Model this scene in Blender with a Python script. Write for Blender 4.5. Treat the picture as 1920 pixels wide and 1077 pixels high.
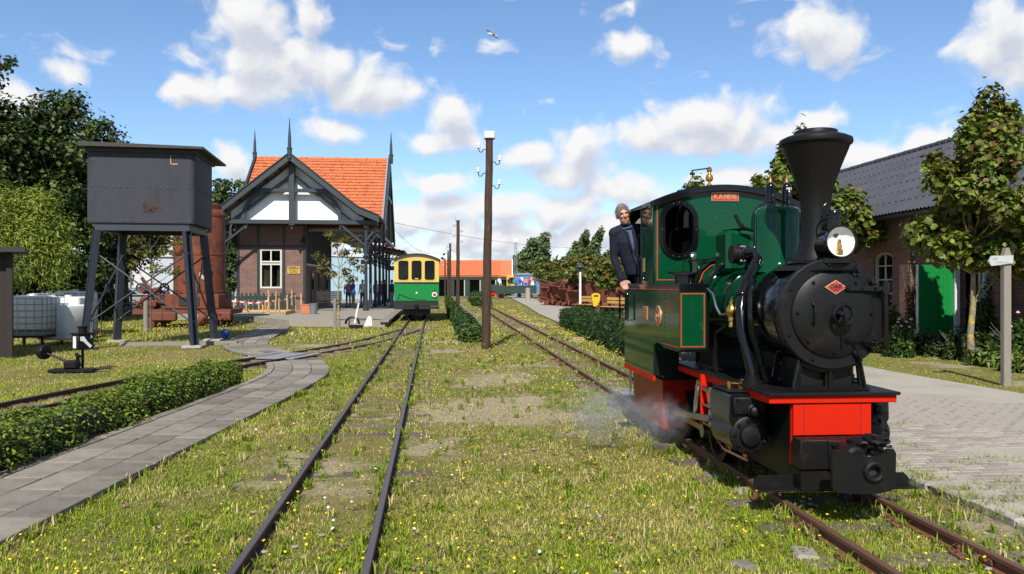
import bpy, math, random
import numpy as np
from mathutils import Vector, Matrix, geometry
R = math.radians
scene = bpy.context.scene
for o in list(bpy.data.objects): bpy.data.objects.remove(o)
COL = scene.collection
random.seed(7); rng = np.random.default_rng(7)

# ------------------------------------------------------------------ camera
CAMZ = 1.68
cd = bpy.data.cameras.new('camera'); cam = bpy.data.objects.new('camera', cd); COL.objects.link(cam)
cam.location = (0, 0, CAMZ); cam.rotation_euler = (R(90), 0, 0)
cd.sensor_width = 36; cd.lens = 36*1470/1920; cd.shift_y = -3.5/1920
cd.clip_start = .05; cd.clip_end = 3000
scene.camera = cam
# ------------------------------------------------------------------ view
vs = scene.view_settings
vs.view_transform = 'Standard'; vs.look = 'None'; vs.exposure = 0.5; vs.gamma = 1; vs.use_curve_mapping = False
# ------------------------------------------------------------------ sun (behind the camera)
SUN_EL = R(44); SUNV = Vector((.11, 1, 0)).normalized()          # horizontal way the light travels
sd = bpy.data.lights.new('sun', 'SUN'); sd.energy = 5.0; sd.angle = R(.53); sd.color = (1, .95, .87)
sun = bpy.data.objects.new('sun', sd); COL.objects.link(sun)
ld = Vector((SUNV.x*math.cos(SUN_EL), SUNV.y*math.cos(SUN_EL), -math.sin(SUN_EL)))
sun.rotation_euler = ld.to_track_quat('-Z', 'Y').to_euler()
# ------------------------------------------------------------------ sky with cumulus clouds
W = bpy.data.worlds.new('World'); scene.world = W; W.use_nodes = True
nt = W.node_tree; nt.nodes.clear()
def N(tree, t, **kw):
    n = tree.nodes.new(t)
    for k, v in kw.items(): setattr(n, k, v)
    return n
def cloud_group():
    g = bpy.data.node_groups.new('cloud_field', 'ShaderNodeTree')
    g.interface.new_socket('Vector', in_out='INPUT', socket_type='NodeSocketVector')
    g.interface.new_socket('Field', in_out='OUTPUT', socket_type='NodeSocketFloat')
    gi = N(g, 'NodeGroupInput'); go = N(g, 'NodeGroupOutput'); L = g.links.new
    def mth(op, a, b=None, c=None):
        n = N(g, 'ShaderNodeMath', operation=op)
        for i, v in enumerate((a, b, c)):
            if v is None: continue
            if isinstance(v, (int, float)): n.inputs[i].default_value = v
            else: L(v, n.inputs[i])
        return n.outputs[0]
    # a broad warp so that outlines are not ellipses
    w = N(g, 'ShaderNodeTexNoise', noise_dimensions='2D'); w.inputs['Scale'].default_value = 13; w.inputs['Detail'].default_value = 3
    L(gi.outputs[0], w.inputs['Vector'])
    ws = N(g, 'ShaderNodeVectorMath', operation='MULTIPLY_ADD'); L(w.outputs['Color'], ws.inputs[0])
    ws.inputs[1].default_value = (.045, .03, 0); ws.inputs[2].default_value = (-.0225, -.015, 0)
    wv = N(g, 'ShaderNodeVectorMath', operation='ADD'); L(gi.outputs[0], wv.inputs[0]); L(ws.outputs[0], wv.inputs[1])
    blobs = [(475, 50, 75, 85), (520, 120, 120, 65), (610, 130, 70, 55), (375, 165, 85, 42), (700, 170, 105, 48), (585, 20, 35, 55), (470, 165, 120, 36),
             (842, 225, 55, 50), (835, 262, 80, 24), (625, 252, 58, 26), (1175, 88, 58, 30), (1520, 62, 85, 55), (1540, 85, 80, 45),
             (1890, 70, 100, 85), (1910, 130, 80, 40), (1330, 232, 130, 52), (1210, 255, 60, 42), (1460, 258, 70, 34), (1300, 262, 150, 24), (1090, 280, 65, 52), (990, 292, 42, 26), (1060, 322, 100, 34),
             (130, 140, 44, 30), (15, 190, 55, 50), (430, 315, 45, 40), (1735, 265, 60, 24), (1640, 285, 70, 34), (1540, 222, 48, 26),
             (820, 345, 70, 24), (900, 390, 110, 34), (1040, 395, 110, 36), (780, 420, 90, 34), (1180, 360, 90, 40), (1370, 330, 90, 26), (1600, 300, 60, 40), (300, 330, 90, 34), (960, 450, 190, 34), (1150, 440, 140, 40)]
    cur = None
    for (px, py, rx, ry) in blobs:
        t = (px-960)/1470; A = math.atan(t); ca = math.cos(A); E = (535-py)/1470*ca
        ax = rx/1470*ca*ca; ey = ry/1470*ca
        n = N(g, 'ShaderNodeVectorMath', operation='MULTIPLY_ADD'); L(wv.outputs[0], n.inputs[0])
        n.inputs[1].default_value = (1/ax, 1/ey, 0); n.inputs[2].default_value = (-A/ax, -E/ey, 0)
        l = N(g, 'ShaderNodeVectorMath', operation='LENGTH'); L(n.outputs[0], l.inputs[0])
        cur = l.outputs['Value'] if cur is None else mth('SMOOTH_MIN', cur, l.outputs['Value'], .18)
    f = mth('SUBTRACT', 1.0, cur)
    f = mth('MAXIMUM', f, -1.2)
    # the same kind of sky all round (azimuth beyond the listed clouds) 
    b = N(g, 'ShaderNodeTexNoise', noise_dimensions='2D'); b.inputs['Scale'].default_value = 4.2; b.inputs['Detail'].default_value = 2
    mp = N(g, 'ShaderNodeMapping'); mp.inputs['Scale'].default_value = (1, 1.9, 1); L(wv.outputs[0], mp.inputs['Vector']); L(mp.outputs[0], b.inputs['Vector'])
    sx = N(g, 'ShaderNodeSeparateXYZ'); L(gi.outputs[0], sx.inputs[0])
    out = mth('MULTIPLY_ADD', b.outputs['Fac'], 7.0, -4.0)
    side = mth('GREATER_THAN', mth('ABSOLUTE', sx.outputs[0]), .64)
    up = mth('GREATER_THAN', sx.outputs[1], .40)
    away = mth('MAXIMUM', side, up)
    f = mth('ADD', mth('MULTIPLY', f, mth('SUBTRACT', 1, away)), mth('MULTIPLY', out, away))
    # low cloud bank near the horizon
    bk = N(g, 'ShaderNodeTexNoise', noise_dimensions='2D'); bk.inputs['Scale'].default_value = 9; bk.inputs['Detail'].default_value = 3
    mp2 = N(g, 'ShaderNodeMapping'); mp2.inputs['Scale'].default_value = (1, 2.6, 1); mp2.inputs['Location'].default_value = (3.1, 1.7, 0)
    L(wv.outputs[0], mp2.inputs['Vector']); L(mp2.outputs[0], bk.inputs['Vector'])
    low = N(g, 'ShaderNodeMapRange'); low.inputs['From Min'].default_value = .16; low.inputs['From Max'].default_value = .02
    low.inputs['To Min'].default_value = 0; low.inputs['To Max'].default_value = 1; L(sx.outputs[1], low.inputs['Value'])
    bank = mth('MULTIPLY_ADD', bk.outputs['Fac'], 3.0, -2.15); bank = mth('ADD', bank, mth('MULTIPLY', low.outputs[0], 1.05))
    f = mth('SMOOTH_MAX', f, bank, .15)
    # billows
    d = N(g, 'ShaderNodeTexNoise', noise_dimensions='2D'); d.inputs['Scale'].default_value = 26; d.inputs['Detail'].default_value = 7; d.inputs['Roughness'].default_value = .58
    L(wv.outputs[0], d.inputs['Vector'])
    vo = N(g, 'ShaderNodeTexVoronoi', voronoi_dimensions='2D', feature='SMOOTH_F1'); vo.inputs['Scale'].default_value = 34; vo.inputs['Smoothness'].default_value = .6
    L(wv.outputs[0], vo.inputs['Vector'])
    f = mth('ADD', f, mth('MULTIPLY_ADD', d.outputs['Fac'], 1.15, -.55))
    f = mth('SUBTRACT', f, mth('MULTIPLY_ADD', vo.outputs['Distance'], .5, -.2))
    L(f, go.inputs[0])
    return g
L = nt.links.new
CG = cloud_group()
tc = N(nt, 'ShaderNodeTexCoord'); sp = N(nt, 'ShaderNodeSeparateXYZ'); L(tc.outputs['Generated'], sp.inputs[0])
def wm(op, a, b=None, c=None, clamp=False):
    n = N(nt, 'ShaderNodeMath', operation=op, use_clamp=clamp)
    for i, v in enumerate((a, b, c)):
        if v is None: continue
        if isinstance(v, (int, float)): n.inputs[i].default_value = v
        else: L(v, n.inputs[i])
    return n.outputs[0]
az = wm('ARCTAN2', sp.outputs[0], sp.outputs[1])
hz = wm('SQRT', wm('ADD', wm('MULTIPLY', sp.outputs[0], sp.outputs[0]), wm('MULTIPLY', sp.outputs[1], sp.outputs[1])))
el = wm('DIVIDE', sp.outputs[2], wm('MAXIMUM', hz, .05))
cv = N(nt, 'ShaderNodeCombineXYZ'); L(az, cv.inputs[0]); L(el, cv.inputs[1])
g1 = N(nt, 'ShaderNodeGroup'); g1.node_tree = CG; L(cv.outputs[0], g1.inputs[0])
off = N(nt, 'ShaderNodeVectorMath', operation='ADD'); L(cv.outputs[0], off.inputs[0]); off.inputs[1].default_value = (-.006, .022, 0)
g2 = N(nt, 'ShaderNodeGroup'); g2.node_tree = CG; L(off.outputs[0], g2.inputs[0])
mr = N(nt, 'ShaderNodeMapRange', interpolation_type='SMOOTHSTEP'); L(g1.outputs[0], mr.inputs['Value'])
mr.inputs['From Min'].default_value = -.26; mr.inputs['From Max'].default_value = .52
up_f = wm('GREATER_THAN', sp.outputs[2], -.02)
dens = wm('MULTIPLY', mr.outputs[0], up_f)
sh = N(nt, 'ShaderNodeMapRange', interpolation_type='SMOOTHSTEP'); L(wm('SUBTRACT', g2.outputs[0], wm('MULTIPLY', g1.outputs[0], .45)), sh.inputs['Value'])
sh.inputs['From Min'].default_value = -.35; sh.inputs['From Max'].default_value = .75
ramp = N(nt, 'ShaderNodeMix', data_type='RGBA'); L(sh.outputs[0], ramp.inputs['Factor'])
ramp.inputs[6].default_value = (1.0, 1.0, 1.0, 1); ramp.inputs[7].default_value = (.66, .70, .80, 1)
sky = N(nt, 'ShaderNodeTexSky', sky_type='NISHITA'); sky.sun_disc = False
sky.sun_elevation = SUN_EL; sky.sun_rotation = math.atan2(-SUNV.x, -SUNV.y); sky.altitude = 0
sky.air_density = 1.0; sky.dust_density = .0; sky.ozone_density = 5.5
bg1 = N(nt, 'ShaderNodeBackground'); L(sky.outputs[0], bg1.inputs[0]); bg1.inputs[1].default_value = .110
bg2 = N(nt, 'ShaderNodeBackground'); L(ramp.outputs[2], bg2.inputs[0]); bg2.inputs[1].default_value = .67
mx = N(nt, 'ShaderNodeMixShader'); L(dens, mx.inputs[0]); L(bg1.outputs[0], mx.inputs[1]); L(bg2.outputs[0], mx.inputs[2])
W.cycles.sampling_method = 'MANUAL'; W.cycles.sample_map_resolution = 512
wo = N(nt, 'ShaderNodeOutputWorld'); L(mx.outputs[0], wo.inputs[0])

# ------------------------------------------------------------------ materials
MT = {}; KA = .78          # all base colours are scaled together with the exposure
def mat(name, col, rough=.6, metal=0, var=.0, vscale=6, bump=0, bscale=40, coat=0, col2=None, c2lo=.5, c2hi=.65, c2scale=3, spec=.5, rnd=0, stretch=None, attr=False, transl=0):
    m = bpy.data.materials.new(name); m.use_nodes = True; t = m.node_tree; n = t.nodes; l = t.links.new
    b = n['Principled BSDF']; b.inputs['Roughness'].default_value = rough; b.inputs['Metallic'].default_value = metal
    b.inputs['Specular IOR Level'].default_value = spec
    if coat: b.inputs['Coat Weight'].default_value = coat; b.inputs['Coat Roughness'].default_value = .04
    if metal < .5: col = tuple(c*KA for c in col); col2 = None if col2 is None else tuple(c*KA for c in col2)
    c4 = tuple(col)+(1,)
    tcn = N(t, 'ShaderNodeTexCoord'); vec = tcn.outputs['Object']
    if stretch:
        mp = N(t, 'ShaderNodeMapping'); mp.inputs['Scale'].default_value = stretch; l(vec, mp.inputs['Vector']); vec = mp.outputs[0]
    cur = None
    if attr:
        a = N(t, 'ShaderNodeAttribute', attribute_name='Col'); cur = a.outputs['Color']
    if col2 is not None:
        nz = N(t, 'ShaderNodeTexNoise'); nz.inputs['Scale'].default_value = c2scale; nz.inputs['Detail'].default_value = 8; nz.inputs['Roughness'].default_value = .65; l(vec, nz.inputs['Vector'])
        r = N(t, 'ShaderNodeMapRange', interpolation_type='SMOOTHSTEP'); r.inputs['From Min'].default_value = c2lo; r.inputs['From Max'].default_value = c2hi; l(nz.outputs['Fac'], r.inputs['Value'])
        mxn = N(t, 'ShaderNodeMix', data_type='RGBA'); l(r.outputs[0], mxn.inputs['Factor']); mxn.inputs[7].default_value = tuple(col2)+(1,)
        if cur is None: mxn.inputs[6].default_value = c4
        else: l(cur, mxn.inputs[6])
        cur = mxn.outputs[2]
    if var or rnd:
        h = N(t, 'ShaderNodeHueSaturation')
        if cur is None: h.inputs['Color'].default_value = c4
        else: l(cur, h.inputs['Color'])
        vsum = None
        if var:
            nv = N(t, 'ShaderNodeTexNoise'); nv.inputs['Scale'].default_value = vscale; nv.inputs['Detail'].default_value = 6; nv.inputs['Roughness'].default_value = .7; l(vec, nv.inputs['Vector'])
            mv = N(t, 'ShaderNodeMath', operation='MULTIPLY_ADD'); l(nv.outputs['Fac'], mv.inputs[0]); mv.inputs[1].default_value = 2*var; mv.inputs[2].default_value = 1-var; vsum = mv.outputs[0]
        if rnd:
            oi = N(t, 'ShaderNodeObjectInfo'); mo = N(t, 'ShaderNodeMath', operation='MULTIPLY_ADD'); l(oi.outputs['Random'], mo.inputs[0]); mo.inputs[1].default_value = 2*rnd; mo.inputs[2].default_value = 1-rnd
            if vsum is not None:
                mm = N(t, 'ShaderNodeMath', operation='MULTIPLY'); l(vsum, mm.inputs[0]); l(mo.outputs[0], mm.inputs[1]); vsum = mm.outputs[0]
            else: vsum = mo.outputs[0]
        l(vsum, h.inputs['Value']); cur = h.outputs[0]
    if cur is None: b.inputs['Base Color'].default_value = c4
    else: l(cur, b.inputs['Base Color'])
    if bump:
        nb = N(t, 'ShaderNodeTexNoise'); nb.inputs['Scale'].default_value = bscale; nb.inputs['Detail'].default_value = 5; l(vec, nb.inputs['Vector'])
        bp = N(t, 'ShaderNodeBump'); bp.inputs['Strength'].default_value = bump; bp.inputs['Distance'].default_value = .01; l(nb.outputs['Fac'], bp.inputs['Height']); l(bp.outputs[0], b.inputs['Normal'])
        rr = N(t, 'ShaderNodeMath', operation='MULTIPLY_ADD'); l(nb.outputs['Fac'], rr.inputs[0]); rr.inputs[1].default_value = .2; rr.inputs[2].default_value = rough-.1; rr.use_clamp = True; l(rr.outputs[0], b.inputs['Roughness'])
    if transl:
        tr = N(t, 'ShaderNodeBsdfTranslucent'); ms = N(t, 'ShaderNodeMixShader'); ms.inputs[0].default_value = transl
        if cur is not None: l(cur, tr.inputs[0])
        else: tr.inputs[0].default_value = c4
        o = n['Material Output']; l(b.outputs[0], ms.inputs[1]); l(tr.outputs[0], ms.inputs[2]); l(ms.outputs[0], o.inputs[0])
    MT[name] = m
    return m
def brickmat(name, c1, c2, mortar, bw=.21, bh=.065, msz=.012):
    c1, c2, mortar = (tuple(q*KA for q in c) for c in (c1, c2, mortar))
    m = bpy.data.materials.new(name); m.use_nodes = True; t = m.node_tree; l = t.links.new; b = t.nodes['Principled BSDF']
    tcn = N(t, 'ShaderNodeTexCoord'); s = N(t, 'ShaderNodeSeparateXYZ'); l(tcn.outputs['Object'], s.inputs[0])
    ad = N(t, 'ShaderNodeMath', operation='ADD'); l(s.outputs[0], ad.inputs[0]); l(s.outputs[1], ad.inputs[1])
    cb = N(t, 'ShaderNodeCombineXYZ'); l(ad.outputs[0], cb.inputs[0]); l(s.outputs[2], cb.inputs[1])
    br = N(t, 'ShaderNodeTexBrick'); l(cb.outputs[0], br.inputs['Vector']); br.inputs['Scale'].default_value = 1
    br.inputs['Brick Width'].default_value = bw; br.inputs['Row Height'].default_value = bh; br.inputs['Mortar Size'].default_value = msz*.5; br.inputs['Mortar Smooth'].default_value = .2
    br.inputs['Color1'].default_value = (*c1, 1); br.inputs['Color2'].default_value = (*c2, 1); br.inputs['Mortar'].default_value = (*mortar, 1)
    nz = N(t, 'ShaderNodeTexNoise'); nz.inputs['Scale'].default_value = 1.3; nz.inputs['Detail'].default_value = 7; l(tcn.outputs['Object'], nz.inputs['Vector'])
    mv = N(t, 'ShaderNodeMath', operation='MULTIPLY_ADD'); l(nz.outputs['Fac'], mv.inputs[0]); mv.inputs[1].default_value = .9; mv.inputs[2].default_value = .55
    h = N(t, 'ShaderNodeHueSaturation'); l(br.outputs['Color'], h.inputs['Color']); l(mv.outputs[0], h.inputs['Value']); l(h.outputs[0], b.inputs['Base Color'])
    bp = N(t, 'ShaderNodeBump'); bp.inputs['Strength'].default_value = .6; bp.inputs['Distance'].default_value = .008; bp.invert = True; l(br.outputs['Fac'], bp.inputs['Height']); l(bp.outputs[0], b.inputs['Normal'])
    b.inputs['Roughness'].default_value = .85
    MT[name] = m
def panemat(name, tint, thin=.55):
    m = bpy.data.materials.new(name); m.use_nodes = True; t = m.node_tree; l = t.links.new; t.nodes.remove(t.nodes['Principled BSDF'])
    tr = N(t, 'ShaderNodeBsdfTransparent'); tr.inputs[0].default_value = (*tint, 1); gl = N(t, 'ShaderNodeBsdfGlossy'); gl.inputs['Roughness'].default_value = .02
    lw = N(t, 'ShaderNodeLayerWeight'); pw = N(t, 'ShaderNodeMath', operation='POWER'); l(lw.outputs['Facing'], pw.inputs[0]); pw.inputs[1].default_value = 4; ma = N(t, 'ShaderNodeMath', operation='MULTIPLY_ADD'); l(pw.outputs[0], ma.inputs[0]); ma.inputs[1].default_value = .9; ma.inputs[2].default_value = .035; ms = N(t, 'ShaderNodeMixShader'); l(ma.outputs[0], ms.inputs[0]); l(tr.outputs[0], ms.inputs[1]); l(gl.outputs[0], ms.inputs[2])
    l(ms.outputs[0], t.nodes['Material Output'].inputs[0]); MT[name] = m

mat('loco_green', (.002, .056, .021), .07, var=.08, vscale=3, spec=.28)
mat('loco_black', (.005, .005, .006), .14, var=.2, vscale=8, spec=.36)
mat('soot_black', (.007, .0065, .0065), .5, bump=.05, bscale=20, var=.3, spec=.22, stretch=(3, 3, .5))
mat('iron_black', (.008, .0078, .008), .45, bump=.05, bscale=40, var=.35, spec=.22, col2=(.02, .015, .012), c2lo=.55, c2hi=.7, c2scale=6)
mat('sheet_red_shaded', (.30, .010, .004), .35, var=.3, vscale=5, spec=.15, col2=(.05, .012, .008), c2lo=.5, c2hi=.75, c2scale=4)  # locomotive red darkened for the shade under the tanks, plus patches of grime
mat('loco_red', (.58, .017, .004), .5, var=.14, vscale=2.5, spec=.08, bump=.04, bscale=12)
mat('line_red', (.62, .05, .02), .4)
mat('brass', (.55, .33, .09), .3, 1, var=.15)
mat('copper', (.6, .26, .14), .35, 1)
mat('steel', (.42, .42, .42), .3, 1, var=.2)
mat('rod_steel', (.22, .2, .16), .3, 1, var=.2)
mat('reflector', (1.0, 1.0, .98), .5)
mat('white_paint', (.78, .78, .76), .5, var=.06)
mat('plate_red', (.55, .04, .03), .4)
mat('plate_gold', (.6, .45, .2), .4, .4)
mat('rail_side', (.065, .03, .017), .8, var=.35, vscale=15, bump=.3)
mat('rail_rust', (.16, .062, .028), .75, var=.35, vscale=15, bump=.3)
mat('rail_top', (.13, .105, .11), .42, .6, var=.25, vscale=20, stretch=(6, 1, 6))
mat('rail_top_rust', (.17, .09, .06), .5, .5, var=.25, vscale=20, stretch=(6, 1, 6))
mat('sleeper_wood', (.13, .10, .07), .95, var=.4, vscale=10, bump=.6, bscale=30, stretch=(1, 8, 8), rnd=.25)
mat('slab', (.24, .215, .18), .9, var=.35, vscale=14, bump=.35, bscale=90, rnd=.28, col2=(.17, .145, .115), c2lo=.48, c2hi=.72, c2scale=4, spec=.2)
mat('yard_brick', (.31, .275, .23), .9, var=.22, vscale=20, bump=.3, bscale=90, rnd=.18)
mat('kerb_stone', (.36, .33, .28), .9, var=.25, bump=.3, bscale=60, rnd=.12)
mat('tank_grey', (.058, .060, .074), .6, spec=.08, var=.32, vscale=1.6, bump=.12, bscale=25, stretch=(1.8, 1.8, .4), col2=(.035, .034, .036), c2lo=.5, c2hi=.75, c2scale=1.6)
mat('rust_stain', (.055, .03, .022), .9, var=.5, vscale=12)
mat('tower_iron', (.028, .034, .05), .5, var=.3, bump=.15)
mat('rust', (.19, .046, .016), .85, var=.4, vscale=3, bump=.5, bscale=25, col2=(.07, .024, .014), c2lo=.45, c2hi=.65, c2scale=2)
mat('rust_dark', (.17, .05, .026), .9, var=.5, vscale=3, bump=.6, bscale=18, col2=(.075, .03, .02), c2lo=.5, c2hi=.7, c2scale=2)
mat('roof_tile', (.60, .19, .08), .75, var=.45, vscale=4, bump=.2, bscale=40, spec=.2, col2=(.36, .08, .035), c2lo=.5, c2hi=.7, c2scale=3)
mat('roof_tile_far', (.62, .16, .06), .8, var=.2, vscale=1.5)
mat('trim_dark', (.030, .040, .046), .45, var=.12, bump=.05)
mat('trim_deep', (.018, .026, .025), .5, var=.15)
mat('board_white', (1.0, 1.0, 1.0), .6, var=.05, rnd=.03)
mat('board_dark', (.035, .032, .03), .7, var=.3, stretch=(8, 8, 1))
mat('soffit_cream', (.42, .38, .31), .8, spec=.2)
brickmat('brick_station', (.19, .052, .038), (.11, .032, .026), (.34, .29, .25), msz=.018)
brickmat('brick_barn', (.24, .10, .07), (.13, .055, .045), (.22, .18, .15), msz=.016)
mat('window_white', (.62, .62, .55), .5)
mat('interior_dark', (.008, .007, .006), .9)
panemat('pane', (.6, .6, .57)); panemat('pane_dark', (.05, .045, .035)); panemat('pane_clear', (.95, .95, .95))
mat('coach_green', (.012, .22, .05), .35, spec=.2)
mat('coach_yellow', (.66, .48, .10), .35, coat=.3, var=.05)
mat('coach_black', (.012, .012, .012), .45)
mat('lamp_red', (.5, .01, .01), .2)
mat('sign_yellow', (.55, .36, .05), .6, var=.1)
mat('ink', (.02, .015, .015), .7)
mat('pole_wood', (.05, .026, .014), .9, var=.55, vscale=8, bump=.9, bscale=14, stretch=(6, 6, .6), col2=(.15, .075, .035), c2lo=.52, c2hi=.72, c2scale=5)
mat('grey_wood', (.26, .23, .19), .9, var=.3, vscale=8, bump=.5, bscale=20, stretch=(8, 8, .8))
mat('brown_wood', (.10, .06, .035), .85, var=.35, vscale=6, stretch=(8, 8, 1), rnd=.15)
mat('shed_wood', (.028, .020, .015), .85, var=.35, vscale=5, stretch=(8, 8, 1), rnd=.2)
mat('stake_wood', (.55, .33, .13), .8, rnd=.2)
mat('bench_yellow', (.6, .34, .09), .7, rnd=.1)
mat('porcelain', (.85, .85, .83), .2)
mat('tin', (.62, .62, .6), .45, .3, var=.1)
mat('ibc_white', (.92, .94, .90), .5, var=.1, transl=.1)
mat('ibc_cage', (.3, .3, .3), .45, .8)
mat('corrugated', (.068, .070, .085), .75, spec=.25, var=.22, vscale=1.4, rnd=.10, col2=(.13, .13, .12), c2lo=.62, c2hi=.8, c2scale=1.2)
mat('screw', (.45, .45, .45), .5)
mat('door_green', (.008, .22, .045), .5, var=.06, spec=.2)
mat('cream', (.5, .48, .38), .6)
mat('bark', (.13, .11, .085), .95, var=.4, vscale=8, bump=.8, bscale=25)
mat('bark_lichen', (.24, .21, .15), .95, var=.3, vscale=8, bump=.6, bscale=25, col2=(.55, .38, .04), c2lo=.50, c2hi=.60, c2scale=4)
mat('leaf', (.1, .1, .1), .5, attr=True, transl=.28, spec=.3)
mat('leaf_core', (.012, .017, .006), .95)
mat('grass_blade', (.1, .1, .1), .6, attr=True, transl=.3, spec=.08)
mat('petal_yellow', (.85, .6, .02), .6)
mat('petal_white', (.8, .8, .78), .6)
mat('petal_pink', (.62, .36, .38), .6)
mat('tape_white', (.8, .78, .75), .5); mat('tape_red', (.6, .04, .05), .5)
mat('bucket_grey', (.16, .18, .2), .5); mat('crate_orange', (.55, .17, .07), .6)
mat('pump_blue', (.03, .12, .5), .35)
mat('bin_yellow', (.72, .46, .02), .4)
mat('hall_blue', (.34, .50, .60), .6, var=.06)
mat('hall_pale', (.46, .50, .52), .6, var=.06)
mat('white_wall', (.6, .6, .6), .7, var=.05)
mat('wagon_blue', (.10, .22, .45), .5, var=.06)
mat('wagon_grey', (.22, .24, .26), .6)
mat('loco_yellow', (.75, .45, .02), .45)
mat('dark_green', (.014, .04, .03), .5, var=.1)
mat('car_silver', (.45, .46, .48), .25, .7, coat=.6); mat('car_blue', (.02, .06, .28), .25, coat=.8); mat('car_white', (.7, .7, .7), .3, coat=.6); mat('car_dark', (.03, .03, .035), .3, coat=.6)
mat('tyre', (.02, .02, .02), .9); mat('flag_blue', (.05, .2, .6), .7)
mat('skin', (.50, .25, .17), .5, var=.06, vscale=20); mat('hair_grey', (.22, .19, .16), .7, var=.3, vscale=60)
mat('suit_navy', (.017, .018, .034), .85, var=.25, vscale=6, spec=.15, bump=1.0, bscale=9, stretch=(1, 1, 2.2)); mat('shirt_blue', (.05, .08, .17), .8); mat('hair_dark', (.03, .02, .015), .7)
for nm, c in dict(cl_blue=(.03, .07, .3), cl_black=(.012, .012, .014), cl_white=(.65, .65, .62), cl_red=(.5, .03, .03), cl_jean=(.05, .08, .16), cl_pink=(.5, .2, .25), cl_grey=(.2, .2, .2), cl_teal=(.05, .2, .25)).items(): mat(nm, c, .85)

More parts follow.
